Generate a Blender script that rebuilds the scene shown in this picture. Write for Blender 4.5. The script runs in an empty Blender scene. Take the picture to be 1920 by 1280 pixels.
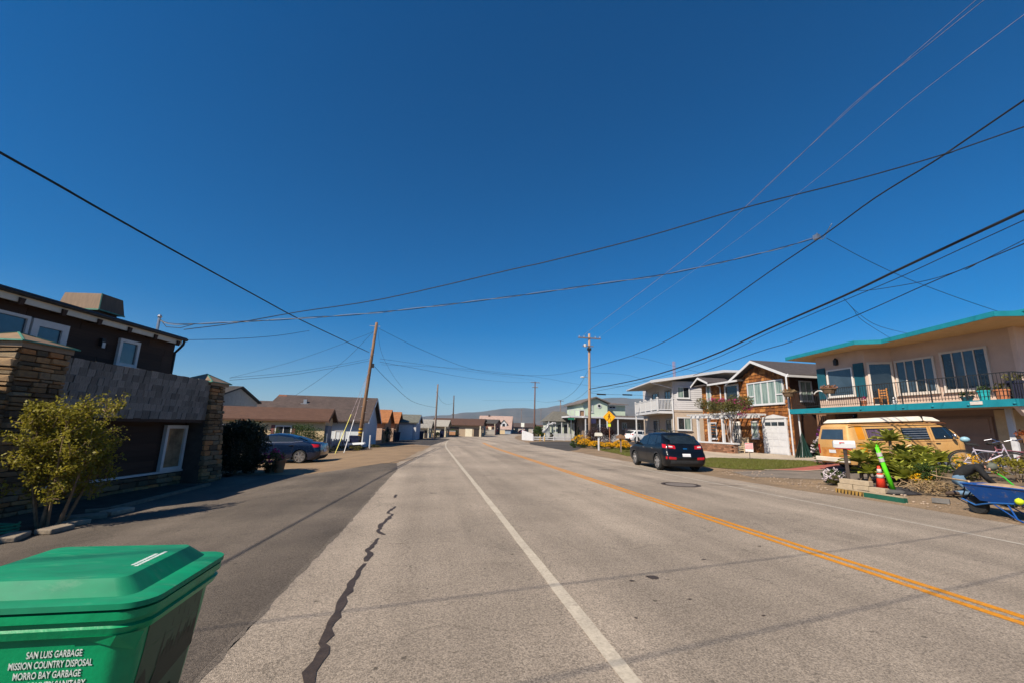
import bpy, bmesh, math, random
from mathutils import Vector, Matrix, Euler
R = math.radians
random.seed(7)
scene = bpy.context.scene
# ------------------------------------------------------------------ camera, sky, sun, exposure
cam_d = bpy.data.cameras.new('camera'); cam_d.sensor_width = 36.0; cam_d.lens = 15.0
cam_d.clip_start = 0.05; cam_d.clip_end = 30000.0
cam = bpy.data.objects.new('camera', cam_d); scene.collection.objects.link(cam)
cam.location = (0.0, 0.0, 1.62); cam.rotation_euler = (R(101.513), R(-1.429), R(-10.763))
scene.camera = cam
SUN_DIR = Vector((-0.90, -0.60, 0.98)).normalized()      # towards the sun
SUN_EL = math.asin(SUN_DIR.z)
world = bpy.data.worlds.new('World'); scene.world = world; world.use_nodes = True
wn = world.node_tree; wn.nodes.clear()
sky = wn.nodes.new('ShaderNodeTexSky'); sky.sky_type = 'NISHITA'; sky.sun_disc = False
sky.sun_elevation = SUN_EL; sky.sun_rotation = math.atan2(SUN_DIR.x, SUN_DIR.y)
sky.altitude = 0; sky.air_density = 0.88; sky.dust_density = 0.7; sky.ozone_density = 6.0
bg = wn.nodes.new('ShaderNodeBackground'); bg.inputs['Strength'].default_value = 0.070
gm = wn.nodes.new('ShaderNodeHueSaturation'); gm.inputs['Saturation'].default_value = 1.42     # polarised, clear sea air
wo = wn.nodes.new('ShaderNodeOutputWorld')
wn.links.new(sky.outputs[0], gm.inputs['Color']); wn.links.new(gm.outputs[0], bg.inputs['Color']); wn.links.new(bg.outputs[0], wo.inputs[0])
sun_d = bpy.data.lights.new('sun', 'SUN'); sun_d.energy = 5.0; sun_d.angle = R(0.53); sun_d.color = (1.0, 0.89, 0.74)
sun = bpy.data.objects.new('sun', sun_d); scene.collection.objects.link(sun)
sun.rotation_euler = SUN_DIR.to_track_quat('Z', 'Y').to_euler(); sun.location = SUN_DIR * 50
vs = scene.view_settings; vs.view_transform = 'Standard'; vs.look = 'None'; vs.exposure = 0.6; vs.gamma = 1.0; vs.use_curve_mapping = False
scene.cycles.max_bounces = 6; scene.cycles.diffuse_bounces = 3; scene.cycles.glossy_bounces = 3; scene.cycles.transparent_max_bounces = 12
scene.cycles.use_denoising = True; scene.cycles.caustics_reflective = False; scene.cycles.caustics_refractive = False
C = scene.collection

# ------------------------------------------------------------------ materials
MATS = {}
def lin(r, g, b):
    f = lambda c: (c/255/12.92) if c/255 <= 0.04045 else ((c/255+0.055)/1.055)**2.4
    return (f(r), f(g), f(b))
def mat(name, col, rough=0.8, var=0.18, scale=6.0, bump=0.0, bscale=40.0, metal=0.0, rnd=0.0, col2=None, spec=0.3, coat=0.0, stretch=None, fine=0.0, fscale=120.0, emit=None):
    """procedural surface: base colour broken up by two noises (optionally towards col2), own per-object tint, bump"""
    if name in MATS: return MATS[name]
    m = bpy.data.materials.new(name); m.use_nodes = True; MATS[name] = m
    n = m.node_tree; b = n.nodes['Principled BSDF']; L = n.links.new
    b.inputs['Roughness'].default_value = rough; b.inputs['Metallic'].default_value = metal
    b.inputs['Specular IOR Level'].default_value = spec
    if coat: b.inputs['Coat Weight'].default_value = coat; b.inputs['Coat Roughness'].default_value = 0.06
    tc = n.nodes.new('ShaderNodeTexCoord'); src = tc.outputs['Object']
    if stretch:
        mp = n.nodes.new('ShaderNodeMapping'); mp.inputs['Scale'].default_value = stretch; L(src, mp.inputs[0]); src = mp.outputs[0]
    nz = n.nodes.new('ShaderNodeTexNoise'); nz.inputs['Scale'].default_value = scale; nz.inputs['Detail'].default_value = 6; nz.inputs['Roughness'].default_value = 0.62
    L(src, nz.inputs['Vector'])
    rp = n.nodes.new('ShaderNodeValToRGB'); L(nz.outputs[0], rp.inputs[0])
    c2 = col2 if col2 else tuple(c*(1-var) for c in col)
    c1 = col if col2 else tuple(min(1, c*(1+var)) for c in col)
    rp.color_ramp.elements[0].position = 0.33; rp.color_ramp.elements[1].position = 0.67
    rp.color_ramp.elements[0].color = (*c2, 1); rp.color_ramp.elements[1].color = (*c1, 1)
    out = rp.outputs[0]
    if fine:
        n2 = n.nodes.new('ShaderNodeTexNoise'); n2.inputs['Scale'].default_value = fscale; n2.inputs['Detail'].default_value = 3; L(src, n2.inputs['Vector'])
        mr = n.nodes.new('ShaderNodeMapRange'); mr.inputs[1].default_value = 0.3; mr.inputs[2].default_value = 0.7; mr.inputs[3].default_value = 1-fine; mr.inputs[4].default_value = 1+fine
        L(n2.outputs[0], mr.inputs[0])
        mx = n.nodes.new('ShaderNodeMix'); mx.data_type = 'RGBA'; mx.blend_type = 'MULTIPLY'; mx.inputs[0].default_value = 1.0
        L(out, mx.inputs[6]); L(mr.outputs[0], mx.inputs[7]); out = mx.outputs[2]
    if rnd:
        oi = n.nodes.new('ShaderNodeObjectInfo'); mr = n.nodes.new('ShaderNodeMapRange'); mr.inputs[3].default_value = 1-rnd; mr.inputs[4].default_value = 1+rnd*0.8
        L(oi.outputs['Random'], mr.inputs[0])
        mx = n.nodes.new('ShaderNodeMix'); mx.data_type = 'RGBA'; mx.blend_type = 'MULTIPLY'; mx.inputs[0].default_value = 1.0
        L(out, mx.inputs[6]); L(mr.outputs[0], mx.inputs[7]); out = mx.outputs[2]
    L(out, b.inputs['Base Color'])
    if bump:
        bz = n.nodes.new('ShaderNodeTexNoise'); bz.inputs['Scale'].default_value = bscale; bz.inputs['Detail'].default_value = 4; L(src, bz.inputs['Vector'])
        bp = n.nodes.new('ShaderNodeBump'); bp.inputs['Strength'].default_value = min(1, bump); bp.inputs['Distance'].default_value = 0.02*max(1, bump)
        L(bz.outputs[0], bp.inputs['Height']); L(bp.outputs[0], b.inputs['Normal'])
    if emit:
        b.inputs['Emission Color'].default_value = (*emit, 1); b.inputs['Emission Strength'].default_value = 1
    return m
def worn(m, scale, lo, hi, fac, tint=(1, 1, 1), stretch=(1, 1, 1)):
    """chips, scuffs and stains with a shape of their own over a material's colour"""
    n = m.node_tree; L = n.links.new; b = n.nodes['Principled BSDF']; src = b.inputs['Base Color'].links[0].from_socket
    tc = n.nodes.new('ShaderNodeTexCoord'); mp = n.nodes.new('ShaderNodeMapping'); mp.inputs['Scale'].default_value = stretch; L(tc.outputs['Object'], mp.inputs[0])
    v = n.nodes.new('ShaderNodeTexNoise'); v.inputs['Scale'].default_value = scale; v.inputs['Detail'].default_value = 8; v.inputs['Roughness'].default_value = .7; L(mp.outputs[0], v.inputs['Vector'])
    mr = n.nodes.new('ShaderNodeMapRange'); mr.inputs[1].default_value = lo; mr.inputs[2].default_value = hi; mr.inputs[3].default_value = 0; mr.inputs[4].default_value = fac; L(v.outputs[0], mr.inputs[0])
    mx = n.nodes.new('ShaderNodeMix'); mx.data_type = 'RGBA'; mx.inputs[7].default_value = (*tint, 1); L(mr.outputs[0], mx.inputs[0]); L(src, mx.inputs[6]); L(mx.outputs[2], b.inputs['Base Color'])
    return m
def leafmat(name, col, col2, rough=0.55, trans=0.35, rnd=0.0):
    if name in MATS: return MATS[name]
    m = mat(name, col, rough, col2=col2, scale=3.0, rnd=rnd)
    n = m.node_tree; b = n.nodes['Principled BSDF']; o = n.nodes['Material Output']
    t = n.nodes.new('ShaderNodeBsdfTranslucent'); mx = n.nodes.new('ShaderNodeMixShader'); mx.inputs[0].default_value = trans
    src = b.inputs['Base Color'].links[0].from_socket
    n.links.new(src, t.inputs[0]); n.links.new(b.outputs[0], mx.inputs[1]); n.links.new(t.outputs[0], mx.inputs[2]); n.links.new(mx.outputs[0], o.inputs[0])
    return m
# a palette of real-world base colours
GLASS = mat('dark_glass', (0.016, 0.021, 0.025), 0.06, var=0.3, scale=1.5, spec=0.8)
GLASS_BLUE = mat('window_glass', (0.035, 0.055, 0.075), 0.05, var=0.3, scale=1.2, spec=0.9)
CURTAIN = mat('curtained_glass', (0.30, 0.37, 0.33), 0.12, col2=(0.07, 0.12, 0.11), scale=5, spec=0.8, stretch=(1.0, 2.2, 0.12))
WHITE = mat('white_paint', (0.50, 0.505, 0.52), 0.55, var=0.06, scale=4, fine=0.03, fscale=30)
CREAM = mat('cream_paint', (0.62, 0.57, 0.46), 0.6, var=0.08, scale=4)
BLACK = mat('black_rubber', (0.018, 0.018, 0.018), 0.75, var=0.3, scale=10)
DARKMETAL = mat('dark_metal', (0.03, 0.032, 0.034), 0.45, var=0.3, scale=10, metal=0.4)
STEEL = mat('galvanised_steel', (0.45, 0.46, 0.47), 0.4, var=0.15, scale=12, metal=0.9)
CHROME = mat('bright_metal', (0.62, 0.62, 0.63), 0.18, var=0.05, metal=1.0)
ALLOY = mat('alloy_wheel', (0.5, 0.5, 0.51), 0.28, var=0.08, metal=0.8)
POLEWOOD = mat('pole_wood', (0.20, 0.115, 0.065), 0.85, var=0.35, scale=4, stretch=(6, 6, 0.5), bump=0.5, bscale=30)
POLEPALE = mat('pale_pole_wood', (0.33, 0.22, 0.15), 0.85, var=0.3, scale=4, stretch=(6, 6, 0.5), bump=0.5, bscale=30)
POLEGREY = mat('grey_pole_wood', (0.17, 0.13, 0.11), 0.85, var=0.3, scale=4, stretch=(6, 6, 0.5))
WIREM = mat('wire_black', (0.012, 0.013, 0.016), 0.6, var=0.2, scale=3)
WIREG = mat('wire_bare_metal', (0.34, 0.27, 0.28), 0.45, var=0.3, scale=3, metal=0.3)

# ------------------------------------------------------------------ mesh helpers
class MB:
    def __init__(s): s.v = []; s.f = []; s.mi = []; s.mats = []
    def _m(s, m):
        if m is None: return 0
        if m not in s.mats: s.mats.append(m)
        return s.mats.index(m)
    def add(s, vs, fs, m=None):
        o = len(s.v); k = s._m(m); s.v += [tuple(v) for v in vs]
        for f in fs: s.f.append(tuple(i+o for i in f)); s.mi.append(k)
        return s
    def box(s, x0, x1, y0, y1, z0, z1, m=None):
        if x0 > x1: x0, x1 = x1, x0
        if y0 > y1: y0, y1 = y1, y0
        if z0 > z1: z0, z1 = z1, z0
        return s.add([(x0,y0,z0),(x1,y0,z0),(x1,y1,z0),(x0,y1,z0),(x0,y0,z1),(x1,y0,z1),(x1,y1,z1),(x0,y1,z1)],
              [(0,3,2,1),(4,5,6,7),(0,1,5,4),(1,2,6,5),(2,3,7,6),(3,0,4,7)], m)
    def prism(s, poly, z0, z1, m=None):
        """poly: list of (x,y) counter-clockwise; z0/z1 numbers or functions"""
        a = z0 if callable(z0) else (lambda x, y: z0); b = z1 if callable(z1) else (lambda x, y: z1)
        n = len(poly); vs = [(x, y, a(x, y)) for x, y in poly] + [(x, y, b(x, y)) for x, y in poly]
        fs = [tuple(range(n-1, -1, -1)), tuple(range(n, 2*n))] + [(i, (i+1) % n, n+(i+1) % n, n+i) for i in range(n)]
        return s.add(vs, fs, m)
    def ext(s, poly, axis, a, b, m=None):
        """poly in the plane across the axis ('x': (y,z), 'y': (x,z)), pushed from a to b"""
        n = len(poly)
        mk = (lambda p, t: (t, p[0], p[1])) if axis == 'x' else (lambda p, t: (p[0], t, p[1]))
        vs = [mk(p, a) for p in poly] + [mk(p, b) for p in poly]
        fs = [tuple(range(n-1, -1, -1)), tuple(range(n, 2*n))] + [(i, (i+1) % n, n+(i+1) % n, n+i) for i in range(n)]
        return s.add(vs, fs, m)
    def bar(s, p, q, w, h=None, m=None, up=(0, 0, 1)):
        h = h or w; p = Vector(p); q = Vector(q); d = (q-p).normalized(); u = Vector(up)
        if abs(d.dot(u)) > 0.98: u = Vector((1, 0, 0))
        a = d.cross(u).normalized()*w/2; b = a.cross(d).normalized()*h/2
        vs = [p-a-b, p+a-b, p+a+b, p-a+b, q-a-b, q+a-b, q+a+b, q-a+b]
        return s.add(vs, [(0,3,2,1),(4,5,6,7),(0,1,5,4),(1,2,6,5),(2,3,7,6),(3,0,4,7)], m)
    def tube(s, pts, r, k=6, m=None, closed=False):
        pts = [Vector(p) for p in pts]; n = len(pts); rs = r if isinstance(r, (list, tuple)) else [r]*n
        vs = []; fs = []; ref = None
        for i, p in enumerate(pts):
            if closed: d = pts[(i+1) % n]-pts[i-1]
            else: d = pts[min(i+1, n-1)]-pts[max(i-1, 0)]
            d.normalize()
            if ref is None: ref = Vector((0, 0, 1)) if abs(d.z) < 0.9 else Vector((1, 0, 0))
            a = d.cross(ref).normalized(); b = a.cross(d).normalized(); ref = b
            for j in range(k):
                t = 2*math.pi*j/k; vs.append(p+(a*math.cos(t)+b*math.sin(t))*rs[i])
        last = n if closed else n-1
        for i in range(last):
            for j in range(k):
                i2 = (i+1) % n; fs.append((i*k+j, i*k+(j+1) % k, i2*k+(j+1) % k, i2*k+j))
        if not closed: fs += [tuple(range(k-1, -1, -1)), tuple(range((n-1)*k, n*k))]
        return s.add(vs, fs, m)
    def lathe(s, prof, k=24, m=None, axis='z', c=(0, 0, 0)):
        """prof: (r, h) pairs"""
        n = len(prof); vs = []; fs = []
        for r, h in prof:
            for j in range(k):
                t = 2*math.pi*j/k; x, y = r*math.cos(t), r*math.sin(t)
                p = (x, y, h) if axis == 'z' else ((x, h, y) if axis == 'y' else (h, x, y))
                vs.append((p[0]+c[0], p[1]+c[1], p[2]+c[2]))
        for i in range(n-1):
            for j in range(k): fs.append((i*k+j, i*k+(j+1) % k, (i+1)*k+(j+1) % k, (i+1)*k+j))
        if prof[0][0] > 1e-4: fs.append(tuple(range(k-1, -1, -1)))
        if prof[-1][0] > 1e-4: fs.append(tuple(range((n-1)*k, n*k)))
        return s.add(vs, fs, m)
    def ball(s, c, rx, ry=None, rz=None, k=10, h=6, m=None, jit=0.0):
        ry = ry or rx; rz = rz or rx; vs = []; fs = []
        for i in range(h+1):
            p = math.pi*i/h
            for j in range(k):
                t = 2*math.pi*j/k; q = 1+random.uniform(-jit, jit)
                vs.append((c[0]+rx*q*math.sin(p)*math.cos(t), c[1]+ry*q*math.sin(p)*math.sin(t), c[2]+rz*q*math.cos(p)))
        for i in range(h):
            for j in range(k): fs.append((i*k+j, (i+1)*k+j, (i+1)*k+(j+1) % k, i*k+(j+1) % k))
        return s.add(vs, fs, m)
    def mesh(s, name, m=None, smooth=False):
        me = bpy.data.meshes.new(name); me.from_pydata(s.v, [], s.f)
        ms = s.mats if s.mats else ([m] if m else [])
        for x in ms: me.materials.append(x)
        if len(s.mats) > 1: me.polygons.foreach_set('material_index', s.mi)
        if smooth: me.polygons.foreach_set('use_smooth', [True]*len(me.polygons))
        me.update(); return me
    def build(s, name, m=None, parent=None, smooth=False, bevel=0.0, fix=True, loc=None, rot=None):
        me = s.mesh(name, m, smooth)
        if fix:
            bm = bmesh.new(); bm.from_mesh(me); bmesh.ops.recalc_face_normals(bm, faces=bm.faces); bm.to_mesh(me); bm.free()
        o = bpy.data.objects.new(name, me); C.objects.link(o)
        if parent is not None: o.parent = parent
        if loc: o.location = loc
        if rot: o.rotation_euler = rot
        if bevel:
            b = o.modifiers.new('bevel', 'BEVEL'); b.width = bevel; b.segments = 2; b.limit_method = 'ANGLE'; b.angle_limit = R(40)
        if smooth and bevel: pass
        return o
def Bx(name, m, parent, x0, x1, y0, y1, z0, z1, bevel=0.0): return MB().box(x0, x1, y0, y1, z0, z1).build(name, m, parent, bevel=bevel)
def tag(o, label=None, cat=None, group=None, kind=None):
    if label: o['label'] = label
    if cat: o['category'] = cat
    if group: o['group'] = group
    if kind: o['kind'] = kind
    return o
def thing(name, label, cat, loc=(0, 0, 0), rotz=0.0, group=None):
    o = bpy.data.objects.new(name, None); C.objects.link(o); o.location = loc; o.rotation_euler = (0, 0, rotz); o.empty_display_size = 0.2
    return tag(o, label, cat, group)
def inst(me, name, parent, loc=(0, 0, 0), rot=(0, 0, 0), sc=(1, 1, 1)):
    o = bpy.data.objects.new(name, me); C.objects.link(o); o.parent = parent; o.location = loc; o.rotation_euler = rot; o.scale = sc; return o
def children(o): return [c for c in bpy.data.objects if c.parent == o]
def copy_tree(o, parent=None, kids=None):
    if kids is None:
        kids = {}
        for c in bpy.data.objects:
            if c.parent: kids.setdefault(c.parent.name, []).append(c)
    c = o.copy(); C.objects.link(c); c.parent = parent
    for ch in kids.get(o.name, []): copy_tree(ch, c, kids)
    return c
def text(name, s, m, parent, loc, rot, size, align='CENTER', squeeze=1.0):
    cu = bpy.data.curves.new(name, 'FONT'); cu.body = s; cu.size = size; cu.align_x = align; cu.align_y = 'CENTER'; cu.extrude = 0.0008
    cu.offset = size*0.012
    tmp = bpy.data.objects.new(name, cu); C.objects.link(tmp); bpy.context.view_layer.update()
    me = bpy.data.meshes.new_from_object(tmp.evaluated_get(bpy.context.evaluated_depsgraph_get())); bpy.data.objects.remove(tmp); bpy.data.curves.remove(cu)
    me.materials.clear(); me.materials.append(m); o = bpy.data.objects.new(name, me); C.objects.link(o); o.parent = parent; o.location = loc; o.rotation_euler = rot; o['kind'] = 'stuff'
    return o
def leaves(mb, centre, rad, n, size, m=None, shell=0.55, up=0.35, aspect=0.5):
    """n small leaf faces spread through an ellipsoid, thicker towards its shell"""
    for _ in range(n):
        d = Vector((random.gauss(0, 1), random.gauss(0, 1), random.gauss(0, 1))).normalized()
        q = shell+(1-shell)*random.random() if random.random() < 0.75 else random.random()
        p = Vector((centre[0]+d.x*rad[0]*q, centre[1]+d.y*rad[1]*q, centre[2]+d.z*rad[2]*q))
        a = (Vector((random.uniform(-1, 1), random.uniform(-1, 1), random.uniform(-0.6, 1)))+d*0.6).normalized()
        b = a.cross(Vector((random.uniform(-1, 1), random.uniform(-1, 1), random.uniform(-1, 1)))).normalized()
        L = size*random.uniform(0.6, 1.3); w = L*aspect
        mb.add([p-a*L*0.5, p+b*w*0.5, p+a*L*0.5, p-b*w*0.5], [(0, 1, 2, 3)], m)

# ------------------------------------------------------------------ terrain
def ss(t): t = min(1.0, max(0.0, t)); return t*t*(3-2*t)
def cx(y): return 5.45+(0.002*(y-32)**2 if y > 32 else 0.0)
def zg(x, y):
    u = x-cx(y)
    if u < -6.75:
        f = 1-0.6*ss((y-24)/16); z = -0.35*ss((-6.75-u)/5.5)*f
        return z-0.28*ss((-12.6-u)/4)*ss((y-21)/5)
    if u > 6:
        k = 0.066-0.037*ss((y-16)/9)-0.009*ss((y-36)/14)
        dd = min(u-6, 11.5); z = k*dd if dd > 1 else k*dd*dd*0.5+k*dd*0.5
        return z+0.26*ss((12.7-y)/1.2)*ss((x-13.4)/2.2)       # raised garden bed before the van
    return 0.0
def axis_list(lo, a, b, hi, st):
    out = []; v = a; s = st
    while v > lo: s *= 1.5; v -= s; out.append(max(v, lo))
    out = out[::-1]; n = int((b-a)/st)
    out += [a+(b-a)*i/n for i in range(n+1)]; v = b; s = st
    while v < hi: s *= 1.5; v += s; out.append(min(v, hi))
    return out
def drape(name, poly, m, parent, dz, maxlen=0.7, label=None):
    bm = bmesh.new(); vsx = [bm.verts.new((x, y, 0)) for x, y in poly]; bm.faces.new(vsx)
    bmesh.ops.triangulate(bm, faces=bm.faces[:])
    for _ in range(9):
        es = [e for e in bm.edges if e.calc_length() > maxlen]
        if not es: break
        bmesh.ops.subdivide_edges(bm, edges=es, cuts=1); bmesh.ops.triangulate(bm, faces=bm.faces[:])
    bmesh.ops.recalc_face_normals(bm, faces=bm.faces)
    for v in bm.verts: v.co.z = zg(v.co.x, v.co.y)+dz
    me = bpy.data.meshes.new(name); bm.to_mesh(me); bm.free(); me.materials.append(m)
    if len(me.polygons) and me.polygons[0].normal.z < 0: me.flip_normals()
    o = bpy.data.objects.new(name, me); C.objects.link(o)
    if parent: o.parent = parent
    return o
def rough_poly(poly, amp=0.12, step=0.6, keep=()):
    out = []
    for i, (x, y) in enumerate(poly):
        x2, y2 = poly[(i+1) % len(poly)]; out.append((x, y))
        if i in keep: continue
        L = math.hypot(x2-x, y2-y); n = int(L/step)
        for k in range(1, n):
            t = k/n; out.append((x+(x2-x)*t+random.uniform(-amp, amp), y+(y2-y)*t+random.uniform(-amp, amp)))
    return out
# ------------------------------------------------------------------ ground, road, drives
DIRT = mat('tan_dirt', (0.25, 0.172, 0.102), 0.95, col2=(0.155, 0.112, 0.072), scale=0.9, bump=0.9, bscale=14, fine=0.35, fscale=25)
def asphalt(name, base, stains, agg=0.5, crack=0.72):
    m = mat(name, base, 0.92, col2=stains, scale=0.45, bump=0.7, bscale=160, fine=agg, fscale=75)
    n = m.node_tree; L = n.links.new; b = n.nodes['Principled BSDF']; src = b.inputs['Base Color'].links[0].from_socket
    tc = n.nodes.new('ShaderNodeTexCoord')
    for sc, lo, hi, dark in ((9.0, 0.70, 0.76, 0.45), (2.2, 0.72, 0.80, 0.72)):          # pocks and old patches
        v = n.nodes.new('ShaderNodeTexNoise'); v.inputs['Scale'].default_value = sc; v.inputs['Detail'].default_value = 2
        L(tc.outputs['Object'], v.inputs['Vector'])
        mr = n.nodes.new('ShaderNodeMapRange'); mr.inputs[1].default_value = lo; mr.inputs[2].default_value = hi; mr.inputs[3].default_value = 1.0; mr.inputs[4].default_value = dark
        L(v.outputs[0], mr.inputs[0])
        mx = n.nodes.new('ShaderNodeMix'); mx.data_type = 'RGBA'; mx.blend_type = 'MULTIPLY'; mx.inputs[0].default_value = 1.0
        L(src, mx.inputs[6]); L(mr.outputs[0], mx.inputs[7]); src = mx.outputs[2]
    # pale aggregate grains
    v = n.nodes.new('ShaderNodeTexVoronoi'); v.inputs['Scale'].default_value = 85.0; L(tc.outputs['Object'], v.inputs['Vector'])
    mr = n.nodes.new('ShaderNodeMapRange'); mr.inputs[1].default_value = 0.08; mr.inputs[2].default_value = 0.30; mr.inputs[3].default_value = 1.16; mr.inputs[4].default_value = 0.94
    L(v.outputs['Distance'], mr.inputs[0])
    mx = n.nodes.new('ShaderNodeMix'); mx.data_type = 'RGBA'; mx.blend_type = 'MULTIPLY'; mx.inputs[0].default_value = 1.0
    L(src, mx.inputs[6]); L(mr.outputs[0], mx.inputs[7]); src = mx.outputs[2]
    # long streaks along the traffic, broad mottling and hairline cracks
    for stv, sc, lo, hi, d0, d1, det in (((1.0, .05, 1), 1.0, .35, .66, .78, 1.10, 3), ((.35, .30, 1), 1.0, .38, .64, .84, 1.08, 5), ((1.2, .5, 1), 1.0, .60, .74, 1.0, .78, 7), ((.25, 1.4, 1), 1.0, .64, .76, 1.0, .82, 4)):
        mp = n.nodes.new('ShaderNodeMapping'); mp.inputs['Scale'].default_value = stv; L(tc.outputs['Object'], mp.inputs[0])
        v = n.nodes.new('ShaderNodeTexNoise'); v.inputs['Scale'].default_value = sc; v.inputs['Detail'].default_value = det; L(mp.outputs[0], v.inputs['Vector'])
        mr = n.nodes.new('ShaderNodeMapRange'); mr.inputs[1].default_value = lo; mr.inputs[2].default_value = hi; mr.inputs[3].default_value = d0; mr.inputs[4].default_value = d1; L(v.outputs[0], mr.inputs[0])
        mx = n.nodes.new('ShaderNodeMix'); mx.data_type = 'RGBA'; mx.blend_type = 'MULTIPLY'; mx.inputs[0].default_value = 1.0
        L(src, mx.inputs[6]); L(mr.outputs[0], mx.inputs[7]); src = mx.outputs[2]
    v = n.nodes.new('ShaderNodeTexVoronoi'); v.feature = 'DISTANCE_TO_EDGE'; v.inputs['Scale'].default_value = 0.42
    wp_ = n.nodes.new('ShaderNodeTexNoise'); wp_.inputs['Scale'].default_value = 1.6; wp_.inputs['Detail'].default_value = 5; L(tc.outputs['Object'], wp_.inputs['Vector'])
    ad = n.nodes.new('ShaderNodeMix'); ad.data_type = 'RGBA'; ad.blend_type = 'ADD'; ad.inputs[0].default_value = 0.9; L(tc.outputs['Object'], ad.inputs[6]); L(wp_.outputs['Color'], ad.inputs[7]); L(ad.outputs[2], v.inputs['Vector'])
    mr = n.nodes.new('ShaderNodeMapRange'); mr.inputs[1].default_value = 0.0; mr.inputs[2].default_value = 0.006; mr.inputs[3].default_value = crack; mr.inputs[4].default_value = 1.0; L(v.outputs['Distance'], mr.inputs[0])
    mx = n.nodes.new('ShaderNodeMix'); mx.data_type = 'RGBA'; mx.blend_type = 'MULTIPLY'; mx.inputs[0].default_value = 1.0
    L(src, mx.inputs[6]); L(mr.outputs[0], mx.inputs[7]); src = mx.outputs[2]
    L(src, b.inputs['Base Color']); return m
ROADM = asphalt('old_asphalt', (0.37, 0.306, 0.24), (0.31, 0.256, 0.20))
DRIVEM = asphalt('drive_asphalt', (0.162, 0.132, 0.103), (0.098, 0.08, 0.064))
DARKASPH = asphalt('dark_asphalt', (0.075, 0.066, 0.060), (0.055, 0.05, 0.046))
LINEW = mat('road_white', (0.45, 0.395, 0.31), 0.8, col2=(0.36, 0.315, 0.25), scale=3, fine=0.18, fscale=45)
LINEY = mat('road_yellow', (0.56, 0.22, 0.006), 0.8, col2=(0.47, 0.185, 0.008), scale=3, fine=0.22, fscale=45)
LINEF = mat('road_white_worn', (0.42, 0.375, 0.31), 0.85, col2=(0.30, 0.265, 0.22), scale=4, fine=0.2, fscale=45)
for _m in (LINEW, LINEY, LINEF): worn(_m, 7, .56, .66, .55, (0.22, 0.185, 0.15)); worn(_m, 45, .60, .68, .5, (0.2, 0.17, 0.135))
TAR = mat('crack_sealer', (0.048, 0.035, 0.027), 0.6, var=0.25, scale=8, bump=0.3, bscale=50)
CONC = mat('concrete', (0.40, 0.33, 0.25), 0.9, var=0.14, scale=1.5, bump=0.3, bscale=60, fine=0.12, fscale=60)
GRASSM = mat('lawn_ground', (0.085, 0.10, 0.012), 0.95, col2=(0.13, 0.115, 0.02), scale=1.6, bump=1.2, bscale=45, fine=0.4, fscale=60)
REDCONC = mat('red_concrete', (0.33, 0.10, 0.075), 0.9, var=0.15, scale=2)
xs = axis_list(-4500, -26, 46, 6000, 0.5); ys = axis_list(-60, -6, 72, 9000, 0.5)
g = MB(); nx = len(xs)
g.v = [(x, y, zg(x, y)) for y in ys for x in xs]
g.f = [(j*nx+i, j*nx+i+1, (j+1)*nx+i+1, (j+1)*nx+i) for j in range(len(ys)-1) for i in range(nx-1)]; g.mi = [0]*len(g.f)
ground = g.build('ground', DIRT, None, smooth=True, fix=False); tag(ground, kind='structure')

def ribbon(name, m, parent, u0, u1, y0, y1, z, wob0=0.0, wob1=0.0, step=1.0):
    mb = MB(); n = max(2, int((y1-y0)/step)); rows = []
    a0 = a1 = 0.0; vs = []; fs = []
    for i in range(n+1):
        y = y0+(y1-y0)*i/n
        if wob0: a0 = a0*0.7+random.uniform(-wob0, wob0)
        if wob1: a1 = a1*0.7+random.uniform(-wob1, wob1)
        e0 = u0(y) if callable(u0) else u0; e1 = u1(y) if callable(u1) else u1
        vs += [(cx(y)+e0+a0, y, z), (cx(y)+e1+a1, y, z)]
    for i in range(n): fs.append((2*i, 2*i+1, 2*i+3, 2*i+2))
    return mb.add(vs, fs).build(name, m, parent, fix=False)
def redge(y): return 6.35-0.85*ss((y-9)/3.5)+0.2*ss((y-24)/6)
road = ribbon('road', ROADM, None, -6.75, redge, -5, 175, 0.006, 0.035, 0.09, 0.5); tag(road, kind='structure')
ribbon('edge_line', LINEW, road, -4.10, -3.97, -5, 53, 0.010, 0.006, 0.006, 0.5)
ribbon('centre_line', LINEY, road, -0.115, -0.005, -5, 49, 0.010, 0.004, 0.004, 0.5)
ribbon('centre_line', LINEY, road, 0.085, 0.195, -5, 49, 0.010, 0.004, 0.004, 0.5)
ribbon('edge_line', LINEF, road, 3.98, 4.08, -5, 80, 0.010, 0.01, 0.01, 0.5)
ribbon('parking_line', LINEF, road, 4.7, 4.78, 12.2, 13.4, 0.010, 0.01, 0.01, 0.3)
# sealed crack wandering along the shoulder
def seal(pts, name='crack_seal'):
    mb = MB(); vs = []; fs = []; n = len(pts)
    for i, (x, y, w) in enumerate(pts):
        x2, y2, _ = pts[min(i+1, n-1)]; x1, y1, _ = pts[max(i-1, 0)]
        d = Vector((x2-x1, y2-y1)).normalized(); p = Vector((-d.y, d.x))*w/2
        vs += [(x+p.x, y+p.y, 0.011), (x-p.x, y-p.y, 0.011)]
    fs = [(2*i, 2*i+1, 2*i+3, 2*i+2) for i in range(n-1)]
    return mb.add(vs, fs).build(name, TAR, road, fix=False)
def jag(pts, w):
    out = []
    for i in range(len(pts)-1):
        (x, y), (x2, y2) = pts[i], pts[i+1]; n = max(1, int(math.hypot(x2-x, y2-y)/0.09))
        for k in range(n): t = k/n; out.append((x+(x2-x)*t+random.uniform(-.016, .016), y+(y2-y)*t, w*random.uniform(0.45, 0.95)))
    out.append((*pts[-1], w*0.4)); out[0] = (out[0][0], out[0][1], w*0.5); return out
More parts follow.
